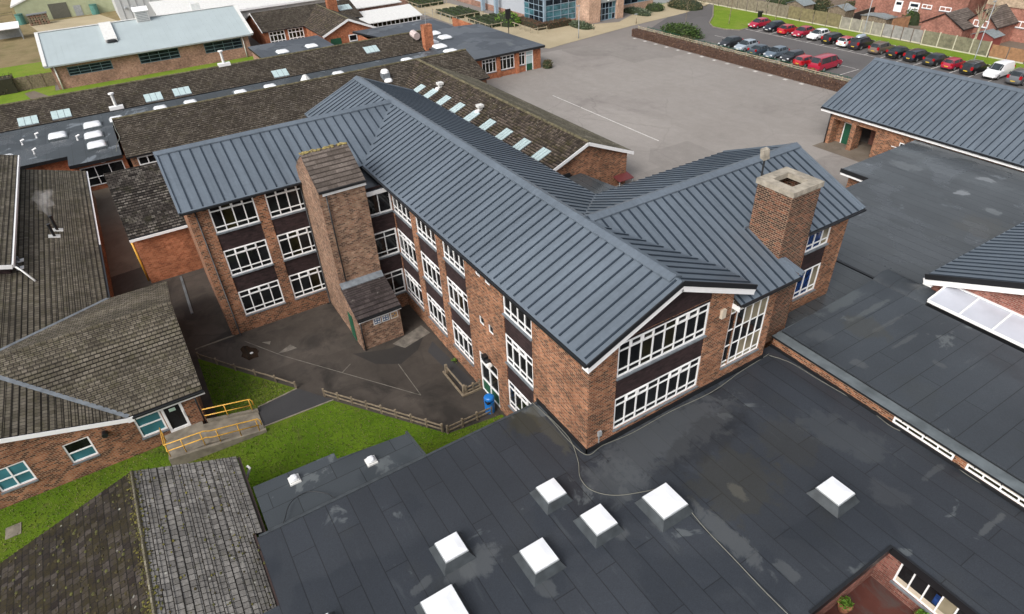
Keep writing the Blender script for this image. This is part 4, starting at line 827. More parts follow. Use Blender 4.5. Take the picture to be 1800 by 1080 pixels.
# raised roof part
ra = thing('raised_tiled_roof', 'higher tiled roof with white fascia at the left edge above the steaming flues', 'roof block', (-50, -30, 3))
xa, ya, _ = G(22, 300, 5.3); xb, yb, _ = G(20, 466, 5.3); fRa = lambda p: 5.3+.302*(yb-p[1])
tile_roof(ra, [[(-60, yb), (xb, yb), (xb, -36), (-60, -36)]], 1, fRa, yb, 'tile_a', gauge=.3)
mb = MB(); mb.beam((-60, yb+.06, 5.18), (xb, yb+.06, 5.18), .12, .26); mb.build('fascia', 'white', ra); mb = MB(); mb.beam((xb+.03, yb, 5.15), (xb+.03, -36, 5.15+.302*(yb+36)), .06, .3); mb.build('fascia', 'white', ra)
mb = MB(); mb.box(-59.5, xb-.3, -36, yb-.35, 3.6, 5.2); mb.build('wall', 'spandrel', ra)
pipe(ra, [(xb-.1, yb+.1, 5.1), (xb+.2, yb+.4, 4.8), (xb+1.2, yb+1.0, fA((0, yb+1))+.08)], .07, 'white_dirty')
t = thing('boiler_flues', 'pair of short black flues on white bases on the tiled classroom roof', 'flue', (0, 0, 0))
for (u, v), h in (((96, 416), 1.0), ((101, 405), 1.2)):
    x, y = onroof(u, v, fA); z = fA((x, y)); mb = MB(); mb.tube([(x, y, z-.1), (x, y, z+h)], .11, 8); mb.tube([(x, y, z+h), (x, y, z+h+.12)], .15, 8); o = mb.build('flue_pipe', 'black', t)
    mb = MB(); mb.slab([(x-.3, y-.38, fA((0, y-.38))+.05), (x+.3, y-.38, fA((0, y-.38))+.05), (x+.3, y+.38, fA((0, y+.38))+.05), (x-.3, y+.38, fA((0, y+.38))+.05)], .05); mb.build('base_plate', 'white_dirty', o)
fx, fy = onroof(101, 405, fA)
for (u, v), lab in (((34, 460), 'white elbow vent nearer the ridge beside the white downpipe'), ((34, 473), 'white elbow vent nearer the camera beside the white downpipe')):
    x, y = onroof(u, v, fA); z = fA((x, y)); t = thing('elbow_vent', lab, 'roof vent', (x, y, z))
    mb = MB(); mb.tube([(x, y, z-.1), (x, y, z+.35), (x, y-.4, z+.45)], .1, 8); mb.build('pipe', 'lead', t); mb = MB(); mb.box(x-.25, x+.25, y-.15, y+.3, z+.02, z+.07); mb.build('base_plate', 'white', t)
# steam
a = NT('steam'); a.t.nodes.remove(a.b); a.b = a.n('VolumePrincipled', {'Color': (.97, .97, .97), 'Density': .22}); a.t.links.new(a.b.outputs[0], a.t.nodes['Material Output'].inputs['Volume'])
mb = MB(); z0 = fA((fx, fy))+1.28; prev = None; NR, NS = 26, 18
for i in range(NR+1):
    t_ = i/NR; c = Vector((fx-3.4*t_, fy-.22*t_-.12*math.sin(5*t_), z0+.9*t_)); r = (.10+.78*t_)*math.sqrt(max(0., 1-max(0., (t_-.62)/.38)**2))+.004
    ring = []
    for j in range(NS):
        q = 2*math.pi*j/NS; k = r*(1+.30*math.sin(3*q+7*t_)+.22*math.sin(5*q-11*t_+1)+.18*math.sin(2*q+17*t_)); ring.append(c+Vector((k*.30*math.sin(q), k*math.cos(q), k*.75*math.sin(q))))
    if prev:
        for j in range(NS): mb.face([ring[j], ring[(j+1) % NS], prev[(j+1) % NS], prev[j]])
    else: mb.face(ring)
    prev = ring
mb.face(prev[::-1]); tag(mb.build('steam_plume', a.m, None, True), 'thin white plume of steam drifting from the black flues', 'steam', None, 'stuff')
# ---- ramp
rp = thing('access_ramp', 'weathered concrete access ramp leading from the white classroom door to the path', 'ramp', (-16.2, -20, 0))
mb = MB(); mb.hexa([(-17.38, -22.1, 0), (-15.3, -22.1, 0), (-15.3, -20, 0), (-17.38, -20, 0), (-17.38, -22.1, .62), (-15.3, -22.1, .62), (-15.3, -20.0, .62), (-17.38, -20.0, .62)])
mb.hexa([(-17.05, -19.999, 0), (-15.3, -19.999, 0), (-15.1, -17.0, 0), (-16.95, -17.0, 0), (-17.05, -19.999, .62), (-15.3, -19.999, .62), (-15.1, -17.0, .08), (-16.95, -17.0, .08)])
mb.hexa([(-15.32, -22.12, 0), (-15.12, -22.12, 0), (-14.92, -16.95, 0), (-15.12, -16.95, 0), (-15.32, -22.12, .74), (-15.12, -22.12, .74), (-14.92, -16.95, .22), (-15.12, -16.95, .22)])
mb.hexa([(-17.25, -19.74, 0), (-17.06, -19.74, 0), (-16.86, -16.95, 0), (-17.06, -16.95, 0), (-17.25, -19.74, .74), (-17.06, -19.74, .74), (-16.86, -16.95, .22), (-17.06, -16.95, .22)]); mb.build('slab', 'concrete', rp)
def handrail(name, label, pts, posts, zb):
    t = thing(name, label, 'handrail', pts[0])
    for k, h in (('top_rail', 1.0), ('mid_rail', .5)):
        mb = MB(); P = []
        for i, p in enumerate(pts): P.append((p[0], p[1], p[2]+h))
        if k == 'top_rail': P = P+[(pts[-1][0]+.05, pts[-1][1]+.12, pts[-1][2]+.85), (pts[-1][0]+.05, pts[-1][1]+.12, pts[-1][2]+.5)]
        mb.tube(P, .036, 7); mb.build(k, 'yellow', t, True)
    for x, y, z in posts: mb = MB(); mb.tube([(x, y, z), (x, y, z+1.0)], .03, 7); mb.build('post', 'yellow', t, True)
handrail('ramp_handrail', 'long yellow tubular handrail along the outer edge of the concrete ramp', [(-16.9, -22.05, .66), (-15.35, -22.05, .66), (-15.2, -20.0, .66), (-15.15, -19.7, .55), (-15.02, -17.2, .16)], [(-15.35, -22.0, .62), (-15.28, -21.2, .62), (-15.22, -20.2, .62), (-15.17, -19.4, .5), (-15.1, -18.3, .35), (-15.03, -17.3, .2), (-16.8, -22.05, .62)], 0)
handrail('ramp_handrail', 'short yellow tubular handrail on the grass side of the concrete ramp', [(-17.12, -19.75, .62), (-16.98, -17.2, .16)], [(-17.06, -18.6, .4), (-16.98, -17.25, .15)], 0)
# ================================================================ D: mossy tiled roof bottom left
dd_ = thing('mossy_tiled_block', 'low block with a mossy tiled gable roof, half dark half grey, bottom left', 'classroom building', (-4, -23, 0))
fD = plane(1, -18.75, 3.25, -22.95, 4.95); fDl = plane(1, -29.5, 2.7, -22.95, 4.95)
tile_roof(dd_, [[(-10.5, -18.75), (-5.3, -18.75), (-5.3, -22.95), (-10.5, -22.95)], [(-5.3, -19.15), (4, -19.15), (4, -22.95), (-5.3, -22.95)]], 1, fD, -18.75, 'tile_g', gauge=.27, lip=.028)
tile_roof(dd_, [[(-10.5, -29.5), (4, -29.5), (4, -22.95), (-10.5, -22.95)]], 1, fDl, -29.5, 'tile_b', gauge=.24, lip=.035)
ridge_tiles(dd_, (-10.5, -22.95, 4.93), (4, -22.95, 4.93), 'tile_pale', .085, 'ridge', .4)
mb = MB()
for i in range(620):
    x = random.uniform(-10.5, 3); y = -22.95+random.gauss(-.06, .15); z = (fD if y > -22.95 else fDl)((x, y)); mb.dome((x, y, z+.02), random.uniform(.02, .09), random.uniform(.02, .08), random.uniform(.02, .05), random.choice((0, 2, 1)), 6, 2, 1.)
for i in range(520):
    y = random.uniform(-29, -23.2); x = random.uniform(-10.4, 3.); z = fDl((x, y)); s_ = random.uniform(.025, .075); mb.dome((x, y, z+.02), s_*1.3, s_, s_*.6, random.choice((1, 1, 2)), 6, 2, 1.)
for i in range(230):
    y = random.uniform(-22.7, -18.9); x = random.uniform(-10.4, 3.); z = fD((x, y)); s_ = random.uniform(.02, .06); mb.dome((x, y, z+.02), s_*1.4, s_, s_*.6, random.choice((0, 1, 2)), 6, 2, 1.)
mb.build('moss_growth', ['moss', plain('dark_moss', (.045, .035, .012), .95, var=.5, sc=8), plain('olive_moss', (.075, .075, .02), .95, var=.5, sc=8)], dd_)['kind'] = 'stuff'
mb = MB(); mb.face([(-10.2, -29.1, 2.6), (-10.2, -22.95, 4.72), (-10.2, -19.2, 2.9)]); box_walls(mb, 3.5, -10.2, -29.1, -19.3, 0, 2.6); mb.build('wall', 'brick', dd_)
mb = MB(); mb.beam((-10.5, -18.68, 3.12), (-5.3, -18.68, 3.12), .12, .1); mb.beam((-5.3, -19.08, 3.3), (4, -19.08, 3.3), .1, .16); mb.build('gutter', plain('brown_gutter', (.05, .03, .025), .5), dd_)
x, y, z = G(436, 835, 2.4); pipe(dd_, [(x, y+.1, 3.0), (x+.1, y+.2, 2.9), (x+.1, y-.1, 2.3), (x+.1, y-.35, 2.2), (x+.1, y-.35, 0)], .07, 'white_dirty')
# ================================================================ E: dark tiled block behind the left wing
eb = thing('plain_brick_block', 'plain orange brick block with dark wet tiles and a yellow corner pipe', 'outbuilding', (-42, -18, 0))
fE = plane(0, -36.6, 4.3, -44.3, 7.0); fE2 = plane(0, -52, 4.3, -44.3, 7.0)
tile_roof(eb, [[(-36.6, -20.8), (-36.6, -12), (-44.3, -12), (-44.3, -21.0)]], 0, fE, -36.6, 'tile_e', gauge=.30, lip=.04)
tile_roof(eb, [[(-52, -21), (-52, -12), (-44.3, -12), (-44.3, -21.0)]], 0, fE2, -52, 'tile_e', gauge=.32)
mb = MB(); mb.beam((-36.56, -20.8, 4.14), (-36.56, -16.4, 4.14), .06, .2); mb.build('fascia', 'white', eb)
mb = MB(); box_walls(mb, -37.0, -51.6, -20.6, -12.2, -.1, 4.25); mb.face([(-37, -20.6, 4.2), (-44.3, -20.6, 6.9), (-51.6, -20.6, 4.2)][::-1]); mb.build('wall', 'brick_red', eb)
pipe(eb, [(-37.6, -20.75, 4.1), (-37.6, -20.75, 0)], .09, 'yellow')
# ================================================================ F + I : long tiled hall with cross wing
fh = thing('long_tiled_hall', 'long mossy tiled hall with nine roof windows and a brick gable on the playground', 'school hall', (-55, 5, 0))
fF = plane(0, -58.7, 3.2, -65, 5.5); fFb = plane(0, -71.3, 3.2, -65, 5.5); fI = plane(1, 11.5, 3.3, 16.9, 5.5); fI2 = plane(1, 22.3, 3.3, 16.9, 5.5)
tile_roof(fh, [[(-58.7, -19.3), (-58.7, 11.6), (-65, 16.9), (-65, -19.3)], [(-58.7, 22.3), (-58.7, 24.2), (-65, 24.2), (-65, 16.9)]], 0, fF, -58.7, 'tile_far', gauge=.36)
tile_roof(fh, [[(-71.3, -19.3), (-71.3, 24.2), (-65, 24.2), (-65, -19.3)]], 0, fFb, -71.3, 'tile_far', gauge=.36)
tile_roof(fh, [[(-28.3, 11.5), (-28.3, 16.9), (-65, 16.9), (-58.7, 11.5)]], 1, fI, 11.5, 'tile_moss', gauge=.33, lip=.04)
tile_roof(fh, [[(-28.3, 22.3), (-58.7, 22.3), (-65, 16.9), (-28.3, 16.9)]], 1, fI2, 22.3, 'tile_pale', gauge=.36)
ridge_tiles(fh, (-65, 16.9, 5.52), (-28.25, 16.9, 5.52), 'tile_ridge', .15, seg=.6); ridge_tiles(fh, (-65, -19.3, 5.52), (-65, 24.2, 5.52), 'tile_ridge', .13, seg=.6)
mb = MB()
for y in (11.5, 22.3): mb.beam((-28.22, y, 3.16), (-28.22, 16.9, 5.36), .06, .30); mb.box(-28.6, -28.2, y-.12, y+.12, 2.98, 3.25)
mb.build('bargeboard', 'white', fh)
mb = MB(); gable_face(mb, -28.6, 11.9, 21.9, 3.25, 5.35); box_walls(mb, -28.6, -59.3, 11.9, 21.9, 0, 3.25); box_walls(mb, -59.2, -70.9, -19.0, 23.9, 0, 3.15)
mb.face([(-59.2, -19.0, 3.1), (-65, -19, 5.4), (-70.9, -19, 3.1)][::-1]); mb.face([(-59.2, 23.9, 3.1), (-65, 23.9, 5.4), (-70.9, 23.9, 3.1)]); mb.build('wall', 'brick', fh)
for u, v in ((736, 158), (757, 166), (780, 178), (804, 191), (829, 206), (857, 221), (886, 238), (917, 256), (951, 273)):
    x, y = onroof(u, v, fI); roof_window(fh, (x-.65, x+.65, y-.75, y+.75), fI)
for u, v in ((774, 150), (844, 190)):
    x, y = onroof(u, v+4, fI); cowl(fh, x, y, fI((x, y))+.1, .34); x, y = onroof(u-5, v+8, fI); mb = MB(); mb.dome((x, y, fI((x, y))), .3, .3, .3, 0, 8, 3, 1.); mb.build('roof_vent', 'white', fh, True)
x, y = onroof(678, 138, fF); mb = MB(); mb.box(x-.5, x+.5, y-.45, y+.45, fF((x, y))-.3, fF((x, y))+.7); o = mb.build('extract_vent', 'lead', fh); mb = MB(); mb.dome((x, y, fF((x, y))+.7), .5, .5, .45, 0, 8, 3, .7); mb.build('vent_cap', 'white', o, True)
x, y = onroof(683, 143, fF); mb = MB(); mb.dome((x, y, fF((x, y))), .55, .55, .35, 0, 10, 3, 1.); mb.build('roof_vent', 'white', fh, True)
wF = W((-59.2, -19.0), (-59.2, 5)); 
for k_ in range(5): window(fh, wF, .6+k_*4.2, 4.4+k_*4.2, 1.2, 2.9, 4, (.5,), .12, pat=False, o=.05, sill=False)
cable('cable', 'thin pale cable lying over the end of the long tiled roof', [(*onroof(u, v, fF), fF(onroof(u, v, fF))+.1) for u, v in ((197, 210), (204, 230), (211, 243), (206, 256), (205, 268))], .03)
# flat roof in front of I gable
fg = thing('low_felt_roof', 'low dark felt roof tucked between the tall block and the brick gable', 'link building', (-26, 13, 0))
mb = MB(); mb.prism([(-28.5, 10.2), (-28.5, 16.3), (-18, 18.0), (-18, 6.5), (-28.5, 6.5)], 2.3, 2.6, 0); mb.build('roof', 'felt_v', fg); mb = MB(); mb.box(-28.5, -28.35, 10.2, 15.0, 2.6, 3.0); mb.build('kerb', 'black', fg); mb = MB(); mb.prism([(-28.4, 10.2), (-28.4, 16), (-18.2, 17.6), (-18.2, 6.5)], 0, 2.3); mb.build('wall', 'brick', fg)
x, y, _ = G(1090, 318, .3); t = thing('red_canopy', 'small dark red sloping canopy at the foot of the brick gable', 'canopy', (x, y, 0)); mb = MB(); mb.slab([(x-1.6, y-1.1, 1.5), (x+1.2, y-1.1, .9), (x+1.2, y+.7, .9), (x-1.6, y+.7, 1.5)], .06); mb.build('sheet', plain('dark_red_sheet', (.13, .03, .03), .5), t); mb = MB(); [mb.box(x+a-.04, x+a+.04, y+b-.04, y+b+.04, 0, .9) for a in (-1.4, 1.1) for b in (-1, .6)]; mb.build('post', 'grey', t)
# ================================================================ H flat roof with domes, strip between F and G
hb = thing('entrance_flat_block', 'wet flat roofed entrance block with white roof domes behind the left tiled roofs', 'flat roofed building', (-68, -26, 0))
mb = MB(); mb.prism([(-76.5, -40), (-63.0, -40), (-63.0, -24.5), (-59.8, -24.5), (-59.8, -19.6), (-71.0, -19.6), (-71.0, 25.5), (-76.5, 25.5)], 2.95, 3.3, 1, 0); mb.build('roof', ['felt_wet', 'black'], hb)
mb = MB(); box_walls(mb, -60.6, -76, -24.3, -19.4, 0, 2.95); box_walls(mb, -63.6, -76, -40, -24.5, 0, 2.95); mb.build('wall', 'brick_red', hb)
wH = W((-60.6, -24.3), (-60.6, -19.4)); window(hb, wH, .5, 4.5, .5, 2.55, 3, (.42,), .09, gl='glass', pat=False, o=.08, sill=False)
mb = MB(); mb.dome((-60.5, -21.5, 2.75), .22, .22, .2); mb.build('wall_lamp', 'white', hb)
for u, v in ((163, 222), (165, 240), (171, 257), (102, 241), (8, 282)): x, y, _ = G(u, v, 3.3); round_dome(hb, x, y, 3.3, .95, .95, .5)
for u, v in ((206, 212), (283, 193), (336, 183), (424, 165), (476, 155), (596, 132), (716, 108)): x, y, _ = G(u, v, 3.3); round_dome(hb, x, y, 3.3, .8, .8, .5)
x, y, _ = G(537, 140, 3.3); mb = MB(); mb.tube([(x, y, 3.3), (x, y, 3.9)], .7, 8, 0, .25); mb.build('cone_vent', 'white_dirty', hb)
for u, v in ((40, 255), (65, 243), (61, 271), (137, 247)): x, y, _ = G(u, v, 3.3); mb = MB(); mb.tube([(x, y, 3.3), (x, y, 3.75), (x, y+.35, 3.85)], .1, 7); mb.build('vent_pipe', 'white', hb)
# ================================================================ G long tiled range with roof windows
gb = thing('far_tiled_range', 'long low tiled range with six roof windows and a brick chimney at its far end', 'school building', (-82, -5, 0))
fG = plane(0, -77.9, 3.0, -82.5, 4.84); fG2 = plane(0, -87.1, 3.0, -82.5, 4.84)
tile_roof(gb, [[(-77.9, -42), (-77.9, 25.6), (-82.5, 25.6), (-82.5, -42)]], 0, fG, -77.9, 'tile_far', gauge=.36); tile_roof(gb, [[(-87.1, -42), (-87.1, 25.6), (-82.5, 25.6), (-82.5, -42)]], 0, fG2, -87.1, 'tile_far', gauge=.4)
ridge_tiles(gb, (-82.5, -42, 4.86), (-82.5, 25.6, 4.86), 'tile_ridge', .13, seg=.6)
mb = MB(); mb.beam((-77.8, 0, 2.9), (-77.8, 25.6, 2.9), .14, .14); mb.build('gutter', 'black', gb); mb = MB(); box_walls(mb, -78.5, -86.6, -42, 25.2, 0, 2.95); mb.face([(-78.5, 25.2, 2.9), (-86.6, 25.2, 2.9), (-82.5, 25.2, 4.7)]); mb.build('wall', 'brick', gb)
for u, v in ((50, 214), (108, 202), (270, 172), (320, 162), (493, 130), (653, 88)):
    x, y = onroof(u, v, fG); roof_window(gb, (x-.75, x+.75, y-1.05, y+1.05), fG)
for u, v, lab in ((205, 190, 1), (394, 114, 2)):
    x, y = onroof(u, v, fG); z = fG((x, y)); mb = MB(); mb.tube([(x, y, z-.1), (x, y, z+1.7)], .17, 8); o = mb.build('white_flue', 'white_dirty', gb); mb = MB(); mb.tube([(x, y, z+1.7), (x, y, z+1.85)], .34, 8); mb.build('flue_cap', 'white', o); mb = MB(); mb.box(x-.3, x+.4, y-.8, y+.8, z-.2, z+.25); mb.build('flue_base', 'white', o)
x, y = onroof(752, 86, fG); mb = MB(); mb.box(x-.5, x+.6, 24.0, 25.4, 2.8, 6.6); c_ = mb.build('chimney', 'brick_red', gb); mb = MB(); mb.tube([(x, 24.7, 6.6), (x, 24.7, 8.2)], .03, 5); [mb.tube([(x, 24.2+i*.0, 7.5+i*.3), (x, 25.3, 7.5+i*.3)], .02, 4) for i in range(3)]; mb.build('aerial', 'grey', c_)
x, y = onroof(730, 70, fG); mb = MB(); mb.tube([(x-.7, y, fG((x, y))+.8), (x+.8, y, fG((x, y))+.6)], .55, 10); mb.build('roof_cowl', plain('pale_pink_cowl', (.55, .46, .44), .5), gb)
# ================================================================ N pale metal roofed block
nb = thing('pale_metal_roof_block', 'brick block with a pale blue metal roof and three dark window bands', 'school building', (-112, -10, 0))
fN = plane(0, -106.3, 3.65, -118, 6.5); fN2 = plane(0, -129.7, 3.65, -118, 6.5)
metal_roof(nb, [[(-106.3, -26.1), (-106.3, 5.0), (-118, 5.6), (-118, -26.1)]], 0, fN, step=.9, rw=.03, rh=.02, mats=('metal_pale', 'grey', 'metal_pale')); metal_roof(nb, [[(-129.7, -26.1), (-129.7, 5.6), (-118, 5.6), (-118, -26.1)]], 0, fN2, step=2., rw=.03, rh=.02, mats=('metal_pale', 'grey', 'metal_pale'))
mb = MB()
for y in (-25.9, 4.9): mb.beam((-106.2, y, 3.75), (-118, y+(.4 if y > 0 else 0), 6.6), .5, .08)
mb.beam((-118, -26.1, 6.58), (-118, 5.6, 6.58), .5, .08); mb.build('verge_trim', 'white_dirty', nb)
mb = MB(); mb.beam((-106.25, -26, 3.55), (-106.25, 5, 3.55), .12, .2); mb.build('gutter', 'grey', nb)
wN = W((-106.9, -25.4), (-106.9, 4.2)); wal = MB(); wops = []
for q in (((117, 118), (197, 106), (198, 122), (122, 134)), ((242, 93), (314, 85), (317, 102), (247, 113)), ((357, 74), (425, 69), (427, 85), (361, 94))):
    g = [GX(u, v, -106.9) for u, v in q]; wops.append(((g[0][1]+g[3][1])/2+25.4, (g[1][1]+g[2][1])/2+25.4, (g[2][2]+g[3][2])/2, min(3.3, (g[0][2]+g[1][2])/2)))
wN.wall(wal, 0, 3.6, wops); wal.face([(-106.9, 4.2, 0), (-129, 4.2, 0), (-129, 4.2, 3.6), (-118, 4.2, 6.3), (-106.9, 4.2, 3.6)]); wal.face([(-129, -25.4, 0), (-106.9, -25.4, 0), (-106.9, -25.4, 3.6), (-118, -25.4, 6.3), (-129, -25.4, 3.6)]); wal.build('wall', 'brick_pink', nb)
for o_ in wops: window(nb, wN, *o_, 4, (.33, .66), .1, gl='glass_dt', fr=plain('slate_blue_frame', (.10, .15, .18), .5), pat=False, sill=False)
pipe(nb, [(-106.75, -24.9, 3.5), (-106.75, -24.9, 0)], .1, 'white_dirty'); pipe(nb, [(-106.75, 3.2, 3.5), (-106.75, 3.2, 0)], .08, 'white_dirty')
mb = MB(); xq, yq = onroof(197, 74, fN); xq -= 1.5; mb.slab([(-117.5, yq-.9, fN((-117.5, 0))+.45), (xq+1.5, yq-.9, fN((xq+1.5, 0))+.45), (xq+1.5, yq+.9, fN((xq+1.5, 0))+.45), (-117.5, yq+.9, fN((-117.5, 0))+.45)], .6); o = mb.build('roof_duct', 'white_dirty', nb); mb = MB(); mb.dome((xq+1.6, yq, fN((xq+1.6, 0))+.1), .4, .8, .35); mb.build('duct_mouth', 'black', o, True)
xq, yq = onroof(252, 36, fN); mb = MB(); mb.box(xq-1.0, xq+.6, yq-1.05, yq+1.05, 5, 7.9); o = mb.build('louvre_tower', 'white_dirty', nb); mb = MB()
for i in range(7): mb.box(xq+.6, xq+.66, yq-.9, yq+.9, 6.0+i*.25, 6.11+i*.25)
mb.build('louvre', 'grey', o); mb = MB(); mb.slab([(xq+.8, yq-1.2, 7.9), (xq+.8, yq+1.2, 7.9), (xq-.2, yq+1.2, 8.45), (xq-.2, yq-1.2, 8.45)], .06); mb.slab([(xq-.2, yq-1.2, 8.45), (xq-.2, yq+1.2, 8.45), (xq-1.2, yq+1.2, 7.9), (xq-1.2, yq-1.2, 7.9)], .06); mb.build('tower_roof', 'white', o)
# ================================================================ K, M2, J
kb = thing('small_flat_block', 'small dark flat roofed block with two white domes beside the tiled house', 'flat roofed building', (-94, 8, 0))
mb = MB(); mb.prism([(-98.8, 2.3), (-89.8, 2.3), (-89.8, 13.8), (-98.8, 13.9)], 3.0, 3.3, 1, 0); mb.build('roof', ['felt_far', 'black'], kb); mb = MB(); box_walls(mb, -90.2, -98.5, 2.7, 13.5, 0, 3.0); mb.build('wall', 'brick_pink', kb)
for u, v in ((497, 93), (548, 83)): x, y, _ = G(u, v, 3.3); round_dome(kb, x, y, 3.3, .95, .95, .5)
mh = thing('tiled_cross_house', 'tiled brick house with white bargeboards, a green door and tall white windows', 'school house', (-108, 15, 0))
fm = plane(0, -109.2, 3.0, -116, 5.2); fm2 = plane(0, -122.8, 3.0, -116, 5.2); fg1 = plane(1, 14.6, 3.0, 19.5, 5.1); fg2 = plane(1, 24.4, 3.0, 19.5, 5.1)
tile_roof(mh, [[(-109.2, 7.2), (-109.2, 26), (-116, 26), (-116, 7.2)]], 0, fm, -109.2, 'tile_far', gauge=.4); tile_roof(mh, [[(-122.8, 7.2), (-122.8, 26), (-116, 26), (-116, 7.2)]], 0, fm2, -122.8, 'tile_far', gauge=.4)
tile_roof(mh, [[(-98.4, 14.6), (-98.4, 19.5), (-115.7, 19.5), (-109.5, 14.6)]], 1, fg1, 14.6, 'tile_moss', gauge=.4); tile_roof(mh, [[(-98.4, 24.4), (-98.4, 19.5), (-115.7, 19.5), (-109.5, 24.4)]], 1, fg2, 24.4, 'tile_far', gauge=.4)
ridge_tiles(mh, (-98.4, 19.5, 5.12), (-115.6, 19.5, 5.12), seg=.7)
mb = MB(); [mb.beam((-98.34, y, 2.88), (-98.34, 19.5, 4.98), .06, .34) for y in (14.6, 24.4)]; mb.beam((-109.2, 7.15, 2.9), (-116, 7.15, 5.1), .06, .25); mb.beam((-122.8, 7.15, 2.9), (-116, 7.15, 5.1), .06, .25); mb.build('bargeboard', 'white', mh)
mb = MB(); gable_face(mb, -98.8, 15, 24, 3.0, 4.95); box_walls(mb, -98.8, -116, 15, 24, 0, 3.0); box_walls(mb, -109.7, -122.4, 7.5, 25.8, 0, 2.95); mb.face([(-109.7, 7.5, 2.9), (-116, 7.5, 5.1), (-122.4, 7.5, 2.9)][::-1]); mb.build('wall', 'brick_red', mh)
wM = W((-109.7, 7.5), (-109.7, 15)); window(mh, wM, .8, 3.6, .5, 2.85, 4, (.3, .72), .16, gl='glass_o', pat=False, o=.06, sill=False); window(mh, wM, 4.2, 7.0, .5, 2.85, 4, (.3, .72), .16, gl='glass_o', pat=False, o=.06, sill=False)
wM2 = W((-98.8, 15), (-98.8, 24)); mb = MB(); wM2.box(mb, .9, 2.8, 0, 2.3, .003, .05); mb.build('door', 'green', mh); window(mh, wM2, 4.2, 5.7, 1.4, 2.5, 1, (), .14, gl='glass', pat=False, o=.06)
mb = MB(); x, y = onroof(585, 20, fm); mb.box(x-.6, x+.6, y-.9, y+.9, 3.5, 6.3); mb.build('chimney', 'brick_red', mh); x, y = onroof(605, 14, fm); roof_window(mh, (x-.9, x+.9, y-1.3, y+1.3), fm)
jb = thing('playground_flat_block', 'large dark flat roofed block with brick piers and white windows facing the playground', 'flat roofed building', (-80, 30, 0))
mb = MB(); mb.prism([(-97.0, 19.4), (-96.8, 34.2), (-88, 34.4), (-87, 38.4), (-67.3, 38.8), (-67.3, 25.8), (-72.5, 25.6), (-72.5, 24.6), (-76.6, 24.4), (-87.4, 25.6), (-87.4, 22.0)], 3.0, 3.32, 1, 0); mb.build('roof', ['felt_far', 'black'], jb)
for u, v in ((763, 61), (782, 68), (759, 77), (773, 84), (793, 93)): x, y, _ = G(u, v, 3.32); round_dome(jb, x, y, 3.32, 1.0, 1.0, .6)
wJ = W((-67.8, 24.5), (-67.8, 38.3)); wal = MB(); jo = []
for (u0, v0), (u1, v1), z0, z1 in (((847, 110), (872, 106), .9, 2.85), ((877, 107), (904, 103), .9, 2.85), ((911, 100), (923, 98), 1.0, 2.85), ((924, 105), (937, 103), .0, 2.85)):
    jo.append((GX(u0, v0, -67.8)[1]-24.5, GX(u1, v1, -67.8)[1]-24.5, z0, z1))
wJ.wall(wal, 0, 3.0, jo); box_walls(wal, -67.81, -96.4, 38.2, 38.3, 0, 3.0); box_walls(wal, -68, -96.4, 20, 34, 0, 3.0); wal.face([(-67.8, 38.3, 0), (-87, 38.3, 0), (-87, 38.3, 3), (-67.8, 38.3, 3)])
for a in (jo[0][1]+.03, jo[1][1]+.15): wJ.box(wal, a, a+.55, 0, 3.0, 0, .25)
wal.build('wall', 'brick_red', jb)
for i in range(3): window(jb, wJ, *jo[i], 4 if i < 2 else 2, (.75,), .1, gl='glass', pat=False, gmix=[({(1, 0), (3, 0)}, 'glass_o')])
f = MB(); a, b, c, d = jo[3]; wJ.box(f, a, a+.12, c, d, -.1, 0); wJ.box(f, b-.12, b, c, d, -.1, 0); wJ.box(f, a+.12, b-.12, 2.15, 2.3, -.1, 0); wJ.box(f, a+.12, b-.12, d-.12, d, -.1, 0); o = f.build('door', 'white', jb); f = MB(); wJ.box(f, a+.12, b-.12, 1.0, d-.12, -.09, -.06); f.build('pane', 'rooflight', o); f = MB(); wJ.box(f, a+.12, b-.12, .02, 1.0, -.09, -.05); f.build('kick_panel', 'green', o)
# ================================================================ far sheds / halls
ob = thing('olive_shed', 'olive green metal shed with a dark roller door in the far left corner', 'shed', (-180, -22, 0))
wO = W((-175, -31.5), (-175, -8)); wal = MB(); z0 = GX(25, 11, -175)[2]; wO.wall(wal, 0, z0); wal.face([(-175, -31.5, z0), (-175, -8, z0), (-175, -19.7, z0+4)]); wal.face([(-205, -31.5, 0), (-175, -31.5, 0), (-175, -31.5, z0), (-205, -31.5, z0)]); wal.build('wall', plain('olive_cladding', (.36, .39, .25), .6, var=.1, sc=1), ob)
for (p0, p1, p2), m_, nm in ((((83, 8), (123, 22), (95, 36)), plain('dark_roller', (.10, .10, .08), .6), 'roller_door'), (((130, 10), (145, 20), (136, 31)), 'grey', 'door')):
    ya, yb_, zt = GX(*p2, -175)[1], GX(*p1, -175)[1], GX(*p0, -175)[2]; mb = MB(); wO.box(mb, ya+31.5, yb_+31.5, .02, zt, .01, .08)
    o = mb.build(nm, m_, ob)
mb = MB(); mb.slab([(-174.8, -32, z0), (-205, -32, z0), (-205, -19.7, z0+4.3), (-174.8, -19.7, z0+4.3)], .3); mb.slab([(-174.8, -7.5, z0), (-205, -7.5, z0), (-205, -19.7, z0+4.3), (-174.8, -19.7, z0+4.3)], .3); mb.build('roof', 'white_dirty', ob)
for (u, v), lab in (((40, 43), 'teal water butt at the left corner of the olive shed'), ((169, 25), 'teal water butt at the right end of the olive shed')):
    x, y, _ = G(u, v, 0); t = thing('water_butt', lab, 'water butt', (x, y, 0)); mb = MB(); mb.tube([(x, y, 0), (x, y, 1.0), (x, y, 2.0)], .85, 12, 0, .8); mb.build('barrel', plain('teal_plastic', (.08, .22, .19), .5), t); mb = MB(); mb.tube([(x, y, 2.0), (x, y, 2.12)], .86, 12); mb.build('lid', plain('dark_teal_lid', (.05, .15, .13), .5), t)
